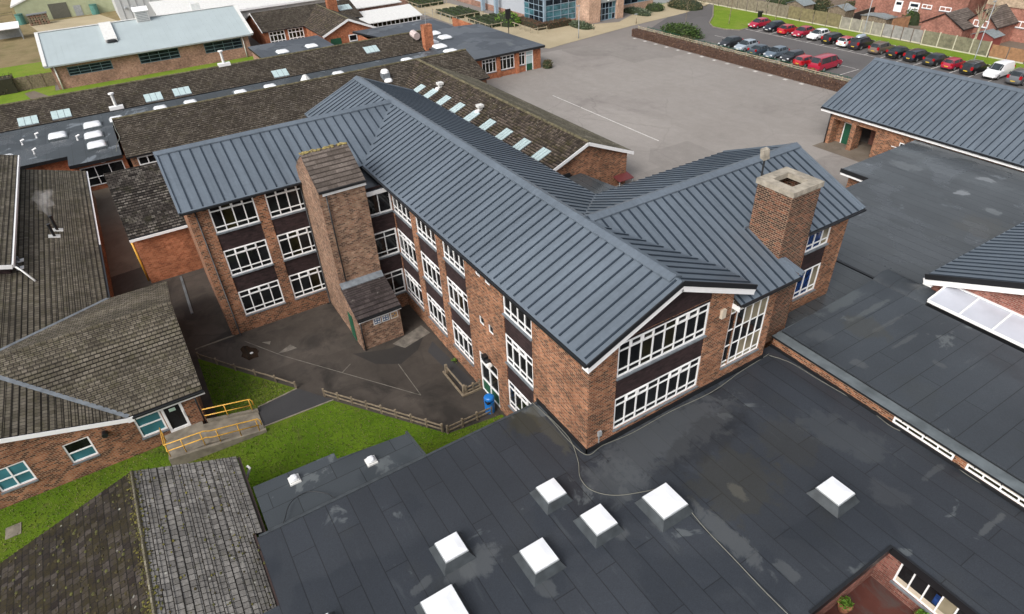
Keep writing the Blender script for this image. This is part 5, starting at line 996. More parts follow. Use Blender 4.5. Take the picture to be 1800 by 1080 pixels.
x, y, _ = G(72, 43, 0); t = thing('log_pile', 'covered log pile beside the roller door of the olive shed', 'log pile', (x, y, 0))
mb = MB(); [mb.tube([(x-.8, y+j*.55-1.7, .3+i*.5), (x+.8, y+j*.55-1.7, .3+i*.5)], .27, 7, random.randrange(2)) for i in range(4) for j in range(7)]; mb.build('logs', ['wood', plain('red_log', (.22, .13, .09), .9)], t); mb = MB(); mb.slab([(x-1, y-2, 2.2), (x+1, y-2, 2.2), (x+1, y+2, 2.3), (x-1, y+2, 2.3)], .12); mb.build('cover', plain('grey_tarpaulin', (.16, .17, .18), .6), t)
x, y, _ = G(12, 50, 2.2); t = thing('white_canopy', 'open sided shelter with a white roof at the far left edge', 'shelter', (x, y, 0)); mb = MB(); mb.slab([(x-2.5, y-4, 2.9), (x+1.5, y-4, 2.3), (x+1.5, y+2.2, 2.3), (x-2.5, y+2.2, 2.9)], .15); mb.build('roof', 'white', t); mb = MB(); mb.box(x-2.4, x-2.2, y-4, y+2, 0, 2.6); mb.build('back_wall', 'grey', t); mb = MB(); mb.box(x+1.2, x+1.4, y+2, y+2.15, 0, 2.3); mb.build('post', 'grey', t)
x, y, _ = G(14, 62, 0); t = tag(None or (lambda m_: (m_.dome((x, y, 0), .8, .6, 1.7, 0, 10, 4, .8), m_.build('bulk_bag', 'white_dirty', None, True))[1])(MB()), 'white bulk bag standing in the rough grass by the shelter', 'bulk bag')
pb = thing('grey_clad_hall', 'tall pale grey clad hall beyond the pale blue roof', 'hall', (-165, 10, 0))
mb = MB(); box_walls(mb, -159, -190, -12, 60, 0, 11); mb.face([(-159, -12, 11), (-159, 60, 11), (-190, 60, 11), (-190, -12, 11)]); mb.build('wall', plain('pale_grey_cladding', (.50, .52, .53), .5, var=.06, sc=.5), pb)
mb = MB(); [mb.box(-158.98, -158.9, -11+i*1.5, -10.9+i*1.5, 0, 11) for i in range(46)]; mb.build('cladding_rib', 'grey', pb)['kind'] = 'stuff'
for i in range(3): mb = MB(); mb.dome((-158.9, -10.3+i*1.3, 2.5+i*.0), .3, .3, .3); mb.build('wall_vent', 'grey', pb)
qb = thing('long_white_roof_block', 'long low block with a white roof edge behind the tiled house', 'school building', (-145, 20, 0))
e0 = G(272, 26, 3.9); e1 = G(640, -3, 3.9); xe = (e0[0]+e1[0])/2; fQ = plane(0, xe, 3.9, xe-12, 5.4)
mb = MB(); mb.slab([(xe, e0[1], 3.9), (xe, 60, 3.9), (xe-12, 60, 5.6), (xe-12, e0[1], 5.6)], .12); mb.build('roof', 'white_dirty', qb); mb = MB(); mb.beam((xe+.05, e0[1], 3.75), (xe+.05, 60, 3.75), .25, .4); mb.build('gutter', 'white', qb)
mb = MB(); box_walls(mb, xe-.8, xe-12, e0[1]+.5, 60, 0, 1.9, 0); box_walls(mb, xe-.8, xe-12, e0[1]+.5, 60, 1.9, 3.8, 1); mb.build('wall', ['brick_pink', 'white_dirty'], qb); xw = GX(345, 18, xe)[1]
mb = MB(); mb.box(xe-1.5, xe+.3, xw-.8, xw+.8, 3.6, 6.0); mb.build('roof_vent', 'white_dirty', qb); pipe(qb, [(xe-.6, e0[1]+24, 3.7), (xe-.6, e0[1]+24, 0)], .12, 'white'); pipe(qb, [(xe-.6, e0[1]+36, 3.7), (xe-.6, e0[1]+36, 0)], .12, 'white')
r2 = thing('glazed_canopy', 'white framed glazed lean-to with a white sheet roof behind the flat roofed block', 'glazed shelter', (-108, 31, 0))
mb = MB(); mb.slab([(-104.8, 24.2, 2.5), (-104.8, 36.2, 2.5), (-113.5, 37.5, 3.1), (-113.5, 26.0, 3.1)], .12); mb.build('roof', 'white_dirty', r2); wr2 = W((-105.3, 24.6), (-105.3, 36)); window(r2, wr2, 0, 11.4, .1, 2.45, 13, (.62,), .16, gl='glass_o', pat=False, o=0, sill=False); mb = MB(); box_walls(mb, -105.5, -113, 24.6, 36, 0, 2.4); mb.build('inner_wall', 'brick_pink', r2)
x, y, _ = G(590, -2, 3); t = thing('white_low_roof', 'low white sheet roof behind the glazed lean-to', 'shelter', (-125, 33, 0)); mb = MB(); mb.slab([(-118.5, 27, 2.8), (-118.5, 38, 2.8), (-128, 38, 3.3), (-128, 27, 3.3)], .15); mb.build('roof', 'white_dirty', t); mb = MB(); box_walls(mb, -119, -127.5, 27.4, 37.6, 0, 2.7); mb.build('wall', 'brick_pink', t)
# ================================================================ S sports hall
sh = thing('sports_hall', 'modern hall with grey cladding, a dark glazed corner and buff brick entrance piers', 'sports hall', (-100, 62, 0))
mb = MB(); box_walls(mb, -90.3, -150, 54.4, 95, 0, 9.5, 0); mb.face([(-90.3, 54.4, 9.5), (-90.3, 95, 9.5), (-150, 95, 9.5), (-150, 54.4, 9.5)]); mb.build('wall', plain('silver_cladding', (.40, .43, .47), .45, var=.05), sh)
mb = MB(); mb.box(-150, -97, 54.3, 54.39, 0, 1.1); mb.box(-90.29, -90.0, 54.2, 61.5, 0, .45); mb.box(-97, -90, 54.1, 54.39, 0, .45); mb.build('plinth', 'brick_pink', sh)
SF = plain('hall_frame', (.25, .33, .40), .4)
wS = W((-90.2, 54.5), (-90.2, 61.5)); window(sh, wS, 0, 7, .45, 9, 4, tuple(.118*i for i in range(1, 8)), .12, fr=SF, gl='glass_dt', pat=False, o=.1, sill=False, gmix=[({(None, 0), (None, 1), (None, 2)}, 'glass_lt')])
wS2 = W((-97, 54.3), (-90.3, 54.3)); window(sh, wS2, 0, 6.7, .45, 9, 4, tuple(.118*i for i in range(1, 8)), .12, fr=SF, gl='glass_dt', pat=False, o=.1, sill=False, gmix=[({(0, 0), (0, 1), (0, 2), (1, 1)}, 'glass_lt')])
mb = MB(); mb.box(-90.3, -89.9, 54.0, 54.45, 0, 9.5); mb.build('corner_post', SF, sh)
BP = brickm('buff_pier_brick', [(0., (.42, .25, .17)), (1., (.52, .34, .25))], (.45, .33, .25))
for i, (a, b) in enumerate(((61.5, 64.2), (68.3, 69.8))):
    mb = MB(); mb.box(-90.2, -86.0, a, b, 0, 9); mb.build('entrance_pier', BP, sh)
wS3 = W((-86.6, 64.2), (-86.6, 68.3)); window(sh, wS3, 0, 4.1, 0, 3.2, 5, (.33, .66), .12, fr=SF, gl='glass_dt', pat=False, o=0, sill=False, gmix=[({(3, 0), (3, 1), (4, 1), (4, 2)}, 'glass_lt')], name='entrance_glazing')
mb = MB(); mb.box(-86.9, -86.3, 64.2, 68.3, 3.2, 9); mb.build('entrance_sign_panel', 'grey', sh); mb = MB(); mb.box(-86.29, -86.2, 66.0, 66.4, 3.4, 3.6); mb.build('entrance_lamp', 'white', sh); mb = MB(); mb.box(-85.99, -85.9, 62.7, 62.9, 4.2, 4.7); mb.build('wall_lamp', 'white', sh)
wS4 = W((-90.2, 69.8), (-90.2, 81)); window(sh, wS4, 0, 10.8, 1.2, 9, 6, tuple(.14*i for i in range(1, 7)), .12, fr=SF, gl='glass_dt', pat=False, o=.1, sill=False, gmix=[({(2, 1), (3, 1), (4, 0), (1, 0)}, 'glass_lt')]); mb = MB(); mb.box(-90.29, -90.0, 69.8, 81, 0, 1.2); mb.build('plinth', BP, sh)
for u, v in ((829, 20), (935, 28)): pass
for x, y in ((-111.5, 53.2), (-106.0, 53.2)): mb = MB(); mb.box(x-.35, x+.35, y-.35, y+.35, 0, 10); mb.build('steel_column', SF, sh)
# ================================================================ SITE SURFACES
M['damp'] = groundm('damp_tarmac', (.024, .022, .021), (.034, .031, .028), (.018, .017, .016), .4, .6)
def gp(pts): return [G(u, v, 0)[:2] for u, v in pts]
sheet('lawn_front', [(-24.6, -19.2), (-17.6, -14.35), (-17.4, -17.0), (-17.2, -24), (-16, -33), (-4, -33), (-4.6, -10.9), (-4.6, -4.6), (-8.4, -4.7), (-8.85, -8.2), (-15.45, -12.75), (-15.5, -17.1), (-17.4, -17.1)][:0] or [(-24.6, -19.2), (-17.7, -14.4), (-17.3, -16.9), (-17.35, -19.2)], .004, 'lawn')
sheet('lawn', [(-17.4, -33), (-4, -33), (-4.4, -4.7), (-8.3, -4.7), (-8.75, -8.1), (-15.35, -12.85), (-15.55, -17.1), (-15.2, -22.2), (-17.4, -22.2)], .004, 'lawn')
sheet('path', [(-17.3, -17.0), (-17.6, -14.3), (-15.4, -12.8), (-15.5, -17.0)], .008, 'newpath')
for a, b in (((-17.35, -16.9), (-17.65, -14.35)), ((-15.3, -12.75), (-15.45, -17.0))):
    mb = MB(); mb.beam((*a, .02), (*b, .02), .08, .06); tag(mb.build('path_edging', 'concrete'), None, None, None, 'structure')
sheet('paved_path', gp([(158, 330), (228, 307), (236, 395), (248, 470), (188, 490)]), .004, 'slab')
mb = MB(); mb.beam((*G(318, 487)[:2], .03), (*G(338, 552)[:2], .03), .18, .05); struct('drain_channel', mb, 'flash')
sheet('damp_patch', gp([(620, 622), (660, 640), (705, 640), (735, 615), (745, 590), (715, 596), (690, 612), (655, 618)]), .001, 'damp'); mb = MB(); mb.beam((*G(343, 615)[:2], .02), (*G(412, 590)[:2], .02), .10, .05); struct('kerb_line', mb, 'concrete')
for pts in (((430, 600), (495, 625), (740, 695)), ((700, 640), (740, 695)), ((602, 655), (616, 640))):
    for a, b in zip(pts[:-1], pts[1:]): mb = MB(); mb.beam((*G(*a)[:2], .004), (*G(*b)[:2], .004), .05, .006); struct('yard_line', mb, 'line_old')
sheet('puddle', gp([(422, 614), (427, 609), (434, 608), (441, 611), (449, 612), (456, 617), (453, 622), (455, 628), (446, 630), (438, 634), (430, 630), (424, 627), (426, 621)]), .003, 'puddle')
for q in ([(488, 622), (510, 606), (522, 612), (505, 618)], [(460, 602), (476, 600), (474, 606)]): sheet('concrete_patch', gp(q), .002, 'line_old')
sheet('concrete_path', gp([(690, 605), (740, 572), (756, 585), (712, 612)]), .002, 'line_old')
sheet('planting_strip', gp([(752, 618), (790, 655), (818, 690), (842, 680), (760, 600)]), .002, 'newpath')
sheet('lawn', [(-103, -60), (-103, -26), (-106.9, -26), (-106.9, 4.5), (-98.9, 4.5), (-87, 5), (-87, -60)], .004, 'lawn_far')
sheet('lawn', [(-120, -70), (-103, -70), (-103, -26), (-130, -26), (-130, -38)], .004, 'lawn_far')
sheet('rough_field', [(-178, -70), (-121, -42), (-121, -26.5), (-130, 10), (-158, 4), (-160, -12), (-175, -10), (-330, -70)], .0, 'field')
sheet('shed_apron', gp([(50, 43), (175, 26), (216, 40), (210, 33), (232, 38), (205, 48), (75, 62)]), .01, 'paving')
sheet('bare_soil_patch', gp([(43, 165), (60, 160), (88, 170), (55, 175)]), .008, 'slab')
sheet('paving', gp([(680, 0), (715, 9), (740, 24), (855, 64), (965, 86), (985, 80), (1110, 46), (1205, 23), (1245, 8), (1300, -12), (1180, -12), (1088, 39), (1042, 43), (955, 48), (915, 40), (790, 6)]), .018, 'paving')
sheet('car_park', [(-74, 62.8), (30, 62.8), (30, 84.6), (-64.5, 84.6), (-64.2, 77.7), (-66.3, 76.3), (-69, 76.2), (-71.6, 78), (-75, 82.5), (-83, 91), (-110, 110), (-120, 105), (-90, 86), (-83.5, 82), (-76, 68)], .006, 'carpark')
sheet('lawn', [(-64.4, 84.6), (30, 84.6), (30, 90.4), (-82.4, 90.4), (-75, 82.5), (-71.6, 78), (-69, 76.2), (-66.3, 76.3), (-64.2, 77.7)], .012, 'lawn_far')
sheet('sports_pitch', [(-89.6, 82.5), (-92, 92), (-130, 140), (-170, 110), (-120, 95), (-96, 84)], .022, 'lawn_far')
sheet('back_gardens', [(-110, 90.6), (60, 90.6), (60, 300), (-250, 300)], .004, 'slab')
mb = MB(); kp = [(-64.3, 84.4), (-64.2, 77.7), (-66.3, 76.3), (-69, 76.2), (-71.6, 78), (-75, 82.5), (-83, 91)]
for a, b in zip(kp[:-1], kp[1:]): mb.beam((*a, .06), (*b, .06), .22, .13)
struct('kerb', mb, 'concrete')
def road_line(a, b, w_=.11, z=.016, mat='line'):
    a, b = Vector((*a, z)), Vector((*b, z)); d = (b-a).normalized(); n = Vector((-d.y, d.x, 0))*w_/2; mb = MB(); mb.face([a-n, b-n, b+n, a+n]); return struct('road_marking', mb, mat)
road_line((-64.5, 79.1), (-20, 79.1)); road_line((-64.5, 72.0), (-38, 72.0), .1)
for i in range(17): x = -64.2+i*2.52; road_line((x, 79.1), (x, 84.2))
for i in range(12): x = -60.2+i*2.52; road_line((x, 66.3), (x, 72.0))
x, y, _ = G(1252, 76); 
for q in range(3): road_line((x-1+q*.6, y-1.4), (x-.4+q*.6, y+1.8), .18, .016, 'line_old')
road_line((-55.65, 32.04), (-49.5, 32.04), .12, .004); road_line((-49.3, 32.03), (-34.8, 32.0), .16, .004)
for i in range(14): x = -72.3+i*2.6; mb = MB(); mb.face([(x, 60.4, .004), (x+.55, 60.4, .004), (x+.55, 60.95, .004), (x, 60.95, .004)]); struct('ground_marker', mb, 'line')
# manhole on the lawn
x, y, _ = G(24, 934); t = tag((lambda m_: (m_.box(x-.4, x+.4, y-.35, y+.35, 0, .04), m_.box(x-.3, x+.3, y-.25, y+.25, .041, .05), m_.build('manhole_cover', 'concrete'))[2])(MB()), 'square concrete manhole cover in the lawn by the left edge', 'manhole cover')
# lawn tufts
def tufts(name, poly_pts, n, hmin=.03, hmax=.09):
    mb = MB(); xs = [p[0] for p in poly_pts]; ys = [p[1] for p in poly_pts]
    def inside(x, y):
        c = False
        for i in range(len(poly_pts)):
            (x1, y1), (x2, y2) = poly_pts[i], poly_pts[i-1]
            if (y1 > y) != (y2 > y) and x < (x2-x1)*(y-y1)/(y2-y1)+x1: c = not c
        return c
    k = 0
    while k < n:
        x, y = random.uniform(min(xs), max(xs)), random.uniform(min(ys), max(ys))
        if not inside(x, y): continue
        k += 1; a = random.uniform(0, 6.28); h = random.uniform(hmin, hmax); w_ = random.uniform(.015, .045); dx, dy = math.cos(a)*w_, math.sin(a)*w_; lx, ly = random.uniform(-.06, .06), random.uniform(-.06, .06)
        mb.face([(x-dx, y-dy, 0), (x+dx, y+dy, 0), (x+lx, y+ly, h)], random.randrange(4))
    return tag(mb.build(name, TM), 'short mossy winter grass blades on the lawn', 'grass', None, 'stuff')
TM = [plain('grass_blade_%s' % n, c, .9, var=.2) for n, c in (('mid', (.075, .11, .018)), ('pale', (.12, .14, .03)), ('straw', (.15, .13, .05)), ('deep', (.045, .075, .012)))]
tufts('grass', [(-17.4, -31), (-4.6, -31), (-4.6, -4.8), (-8.3, -4.8), (-8.75, -8.1), (-15.2, -12.85), (-15.1, -22.2), (-17.4, -22.2)], 26000)
tufts('grass', [(-24.2, -19.2), (-17.8, -14.6), (-17.3, -16.9), (-17.3, -19.2)], 5000)
mb = MB()
for _ in range(1600):
    x = random.uniform(-8.6, -4.4); y = random.uniform(-10.5, -4.9) ; a = random.uniform(0, 6.28); s_ = random.uniform(.02, .05)
    if y < -10.5+(-4.4-x)*1.6-1: continue
    mb.face([(x+s_*math.cos(a+q), y+s_*math.sin(a+q), .02+.03*random.random()) for q in (0, 1.6, 3.1, 4.7)], random.randrange(2))
tag(mb.build('fallen_leaves', [plain('leaf_litter_brown', (.11, .075, .03), .9), plain('leaf_litter_yellow', (.20, .15, .05), .9)]), 'brown fallen leaves scattered on the lawn by the flat roof', 'fallen leaves', None, 'stuff')
# ================================================================ LOW TIMBER FENCES
def rail_fence(name, label, pts, n, h=.62, rails=(.52, .22), mat='wood', group=None, pw_=.10, rh=.09, rw=.05, z=0.):
    t = thing(name, label, 'fence', (pts[0][0], pts[0][1], z), group)
    P = [Vector((p[0], p[1], z)) for p in pts]; L = [(b-a).length for a, b in zip(P[:-1], P[1:])]; tot = sum(L)
    def at(s):
        for a, b, l in zip(P[:-1], P[1:], L):
            if s <= l+1e-6: return a+(b-a)*(s/l)
            s -= l
        return P[-1]
    for i in range(n+1):
        p = at(tot*i/n); mb = MB(); mb.box(p.x-pw_/2, p.x+pw_/2, p.y-pw_/2, p.y+pw_/2, z, z+h+random.uniform(0, .06)); mb.box(p.x-pw_/2-.005, p.x+pw_/2+.005, p.y-pw_/2-.005, p.y+pw_/2+.005, z+h+.06, z+h+.08); mb.build('post', mat, t)
    for r in rails:
        mb = MB()
        for a, b in zip(P[:-1], P[1:]): mb.beam(a+Vector((0, 0, r)), b+Vector((0, 0, r)), rw, rh)
        mb.build('rail', mat, t)
    return t
rail_fence('timber_rail_fence', 'low grey timber rail fence along the small triangular lawn by the tiled classrooms', [(-24.5, -19.1), (-21.5, -17.1), (-19.7, -15.75), (-17.7, -14.4)], 5, .5, (.42,))
rail_fence('timber_rail_fence', 'long low timber rail fence between the dark yard and the front lawn', [(-15.9, -13.1), (-12.6, -10.75), (-9.05, -8.3)], 8, .6)
rail_fence('timber_rail_fence', 'short low timber rail fence running up to the blue litter bin', [(-8.75, -8.1), (-8.7, -5.2)], 3, .6)
rail_fence('timber_rail_fence', 'single chunky timber rail guarding the planting strip by the entrance door', [(-13.5, -5.75), (-11.15, -5.72)], 1, .62, (.55,), rh=.14, pw_=.16)
rail_fence('timber_rail_fence', 'small timber rail joining the brick wall beside the entrance door', [(-11.05, -5.6), (-11.05, -4.65)], 2, .6)
mb = MB(); mb.box(-13.7, -11.0, -5.95, -5.85, 0, .12); struct('kerb', mb, 'wood'); mb = MB(); mb.box(-11.0, -10.9, -5.95, -4.6, 0, .12); struct('kerb', mb, 'wood')
# litter bin
x, y = -8.95, -5.15; t = thing('litter_bin', 'bright blue round litter bin beside the entrance door', 'litter bin', (x, y, 0))
mb = MB(); mb.tube([(x, y, .02), (x, y, .12), (x, y, .85)], .30, 18); mb.tube([(x, y, .85), (x, y, .88)], .32, 18); mb.build('body', 'blue', t, False)
mb = MB()
for i in range(4): a = math.pi/4+i*math.pi/2; mb.box(x+.27*math.cos(a)-.03, x+.27*math.cos(a)+.03, y+.27*math.sin(a)-.03, y+.27*math.sin(a)+.03, .88, 1.06)
mb.tube([(x, y, .86), (x, y, 1.04)], .2, 12); mb.build('opening', ['blue'], t); mb = MB(); mb.tube([(x, y, 1.04), (x, y, 1.12)], .32, 18); mb.dome((x, y, 1.12), .31, .31, .14, 0, 18, 4, 1.); mb.build('hood', 'blue', t)
mb = MB(); mb.box(x+.0, x+.32, y-.30, y-.1, .9, 1.02); mb.build('slot', 'dark', t)
for (u, v), lab in (((800, 633), 'small green weed growing against the wall left of the entrance'), ((845, 655), 'small dark green plant by the drainpipe at the entrance')):
    x, y, _ = G(u, v, .15); t = tag((lambda m_: (leaves(m_, (x, y-.05, .15), (.22, .2, .18), 120, .05, 3, .1), m_.build('weed_plant', LF['bright']))[1])(MB()), lab, 'plant')
x, y, _ = G(442, 620, .05); t = tag((lambda m_: (m_.dome((x, y, 0), .09, .12, .06, 0, 8, 3, 1.), m_.build('plastic_bottle', 'white'))[1])(MB()), 'white scrap of litter lying in the small puddle', 'litter')
# ================================================================ HEDGE, SHRUBS
hg = thing('beech_hedge', 'long clipped brown beech hedge between the playground and the car park', 'hedge', (-52, 62, 0))
mb = MB(); mb.box(-73.6, -20, 61.3, 62.3, 0, 1.15); mb.build('inner_twigs', plain('twig_brown', (.075, .042, .03), .95, var=.4, sc=4), hg)
mb = MB(); leaves(mb, (-46.8, 61.8, .62), (26.8, .62, .66), 15000, .11, 3, 0, .02, True); mb.build('foliage', LF['beech'], hg)
rail_fence('timber_trip_rail', 'pale timber double rail running along the back of the brown hedge', [(-73.6, 62.75), (-22, 62.75)], 26, 1.45, (1.38, 1.15, .8), 'wood_pale', rw=.06, rh=.1)
rail_fence('mesh_railing', 'dark green steel railing between the hedge and the parked cars', [(-62, 64.2), (-24, 64.2)], 30, 1.2, (1.15, .6, .15), 'green', pw_=.06, rh=.05, rw=.04)
rail_fence('green_handrail', 'green tubular railing in front of the big round shrub', [(-73.2, 64.6), (-65.5, 64.6)], 5, 1.1, (1.05, .6), 'green', pw_=.06, rh=.05, rw=.05)
def shrub(u, v, r, label, lf='green', n=1200, size=.13, name='shrub', cat='shrub', inner=(.02, .03, .01)):
    x, y, _ = G(u, v, r[2]*.5); t = thing(name, label, cat, (x, y, 0))
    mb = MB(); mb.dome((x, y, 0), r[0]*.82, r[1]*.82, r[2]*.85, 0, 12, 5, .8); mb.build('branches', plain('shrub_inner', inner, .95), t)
    mb = MB(); 
    for q in range(6): a = random.uniform(0, 6.28); leaves(mb, (x+r[0]*.35*math.cos(a), y+r[1]*.35*math.sin(a), r[2]*random.uniform(.35, .55)), (r[0]*.7, r[1]*.7, r[2]*.55), n//6, size, 3, .7, .02)
    mb.build('foliage', LF[lf], t); return t
shrub(1197, 52, (4.2, 2.3, 1.9), 'big dark green round shrub at the corner of the car park', 'green', 2600, .16)
shrub(1225, 62, (1.6, 1.0, .8), 'low greyish shrub on the kerb beside the disabled bay', 'greygreen', 500, .12); shrub(1210, 68, (1.5, .8, .7), 'dry brown low bush behind the end of the hedge', 'dry', 500, .12)
shrub(893, 33, (3.0, 2.2, 2.2), 'bright green rounded bush by the grey hall wall', 'bright', 1600, .15); shrub(962, 112, (.9, .8, 1.2), 'dry brown bush against the end of the flat roofed block', 'dry', 420, .13)
shrub(1022, 43, (3.4, 1.6, 1.0), 'grey green lavender mound in front of the entrance piers', 'greygreen', 1100, .14)
shrub(1118, 19, (5.0, 1.6, .9), 'long low green planting under the right hand hall window', 'greygreen', 1100, .14); shrub(1150, 12, (2.4, 1.8, 1.3), 'dark green bush at the right end of the hall', 'green', 700, .14)
shrub(1205, 5, (5, 3, 1.7), 'wide olive bush beside the access road', 'dry', 1200, .16)
def hedge_block(name, label, poly, h, lf, n):
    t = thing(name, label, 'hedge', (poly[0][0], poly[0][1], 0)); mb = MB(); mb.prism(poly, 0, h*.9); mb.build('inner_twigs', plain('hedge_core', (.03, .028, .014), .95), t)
    xs = [p[0] for p in poly]; ys = [p[1] for p in poly]; mb = MB()
    x0, x1, y0, y1 = min(xs), max(xs), min(ys), max(ys); leaves(mb, ((x0+x1)/2, (y0+y1)/2, h*.52), ((x1-x0)/2+.1, (y1-y0)/2+.1, h*.52), n, .12, 3, 0, .02, True); mb.build('foliage', LF[lf], t)
hedge_block('red_hedge', 'low rusty red hedge wrapping the glazed corner of the hall, facing the path', [(-96.5, 51.5), (-88.2, 51.5), (-88.2, 53.5), (-96.5, 53.5)], 1.1, 'red', 2200); hedge_block('red_hedge', 'low rusty red hedge under the glazed front of the hall', [(-89.5, 53.6), (-87.6, 53.6), (-87.6, 58.6), (-89.5, 58.6)], 1.1, 'red', 1400)
for (u, v), lab, ny in (((865, 36), 'clipped green box hedge bed nearest the bright bush', 4), ((805, 22), 'clipped green box hedge bed in the middle of the paved path', 4), ((745, 3), 'clipped green box hedge bed at the top edge by the road', 4)):
    x, y, _ = G(u, v, .4); t = thing('box_hedge_bed', lab, 'hedge', (x, y, 0))
    for i in range(ny):
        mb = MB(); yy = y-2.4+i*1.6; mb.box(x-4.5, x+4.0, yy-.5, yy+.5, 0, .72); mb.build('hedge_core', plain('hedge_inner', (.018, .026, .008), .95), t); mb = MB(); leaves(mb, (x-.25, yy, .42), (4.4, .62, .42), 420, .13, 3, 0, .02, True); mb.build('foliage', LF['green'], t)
    x0, x1, y0, y1 = x-5, x+4.6, y-3.4, y+3.4
    rail_fence('bed_fence', 'pale timber rail round the '+lab.replace('clipped green ', ''), [(x0, y0), (x1, y0), (x1, y1)], 8, .8, (.74,), 'wood_pale', rw=.1, rh=.1)
rail_fence('bed_fence', 'pale timber rail fence in front of the rusty red hedge', [G(1014-108, 70-28)[:2] and (-97, 49.6), (-86.6, 49.4), (-86.4, 52.2)], 7, .95, (.88,), 'wood_pale', rw=.1, rh=.1)
pts = [G(u, v)[:2] for u, v in ((735, 22), (770, 34), (812, 46), (836, 52), (861, 60))]
rail_fence('wire_fence', 'thin wire fence on slim posts along the edge of the buff path', pts, 8, 1.3, (1.25, .7), 'grey', pw_=.05, rh=.02, rw=.02)
t = thing('board_fence', 'grey vertical board fence at the left end of the pale metal roofed block', 'fence', (-110.5, -30, 0))
for i in range(5):
    y0 = G(35, 124)[1]+i*1.9; mb = MB()
    for j in range(11): mb.box(-110.5-.02*(j % 2), -110.46, y0+.05+j*.165, y0+.05+j*.165+.155, 0, 2.0+random.uniform(-.03, .03))
    mb.build('panel', 'wood', t); mb = MB(); mb.box(-110.55, -110.4, y0-.05, y0+.05, 0, 2.1); mb.build('post', 'wood', t)
hedge_block('field_hedge', 'dark brown hedge at the far left beyond the lawn', [(-112.6, G(35, 124)[1]-14), (-109.8, G(35, 124)[1]-14), (-109.8, G(35, 124)[1]), (-112.6, G(35, 124)[1])], 2.4, 'dry', 3000)
rail_fence('paddock_fence', 'timber paddock fence beyond the rough field at the top left corner', [(-185, -60), (-185, -33)], 8, 1.4, (1.2, .7), 'wood')
# ================================================================ BOUNDARY FENCE (back of the car park)
FW = [plain('fence_weathered', (.22, .19, .14), .9, var=.3, sc=2), plain('fence_olive', (.20, .17, .09), .9, var=.3, sc=2), plain('fence_grey_panel', (.30, .28, .24), .9, var=.25, sc=1.5), plain('fence_silver', (.27, .26, .25), .9, var=.25, sc=1.5), plain('fence_feather', (.19, .18, .12), .9, var=.3, sc=2), plain('fence_orange', (.32, .17, .09), .85, var=.25, sc=2)]
CP = plain('concrete_post', (.52, .49, .38), .85, var=.12)
def xat(u): return GY(u, 60, 90.5)[0]
def bfence(label, x0, x1, y, h, mat, post, board=.15, gap=1.85, plinth=True):
    t = thing('boundary_fence', label, 'fence', (x0, y, 0)); n = max(1, round((x1-x0)/gap)); d = (x1-x0)/n
    for i in range(n):
        a = x0+i*d; mb = MB(); k = 0; m_ = int((d-.14)/board)
        for j in range(m_): q = a+.07+j*(d-.14)/m_; o_ = (j % 2)*.018; mb.box(q, q+(d-.14)/m_-.008, y-.02-o_, y+.01-o_, .18, h+random.uniform(-.02, .02))
        if plinth: mb.box(a+.07, a+d-.07, y-.03, y+.03, 0, .18, 1)
        mb.build('panel', [mat, CP], t)
    if post:
        for i in range(n+1): mb = MB(); mb.box(x0+i*d-.06, x0+i*d+.06, y-.11, y+.05, 0, h+.1); mb.build('post', post, t)
X0, X1, X2, X3, X4, X5, X6 = -100, xat(1378), xat(1473), xat(1549), xat(1622), xat(1750), 20
bfence('weathered brown close board fence behind the far end of the grass strip', X0, X1, 90.5, 2.2, FW[0], None, gap=2.4); bfence('olive brown close board fence left of the concrete posted panels', X1, X2, 90.5, 2.2, FW[1], None, gap=2.4)
bfence('pale panel fence with concrete posts and gravel boards', X2, X3, 90.5, 1.95, FW[2], CP, .25); bfence('silvery vertical board fence next to the brick garage', X3, X4, 90.7, 1.95, FW[3], None, .3)
bfence('feather edge fence with tall pale concrete posts behind the bare tree', X4+.3, X5, 90.3, 2.1, FW[4], CP, .12, 2.3); bfence('orange brown board fence at the right edge of the grass strip', X5+.1, X6, 90.5, 1.8, FW[5], None, .12, 2.4)
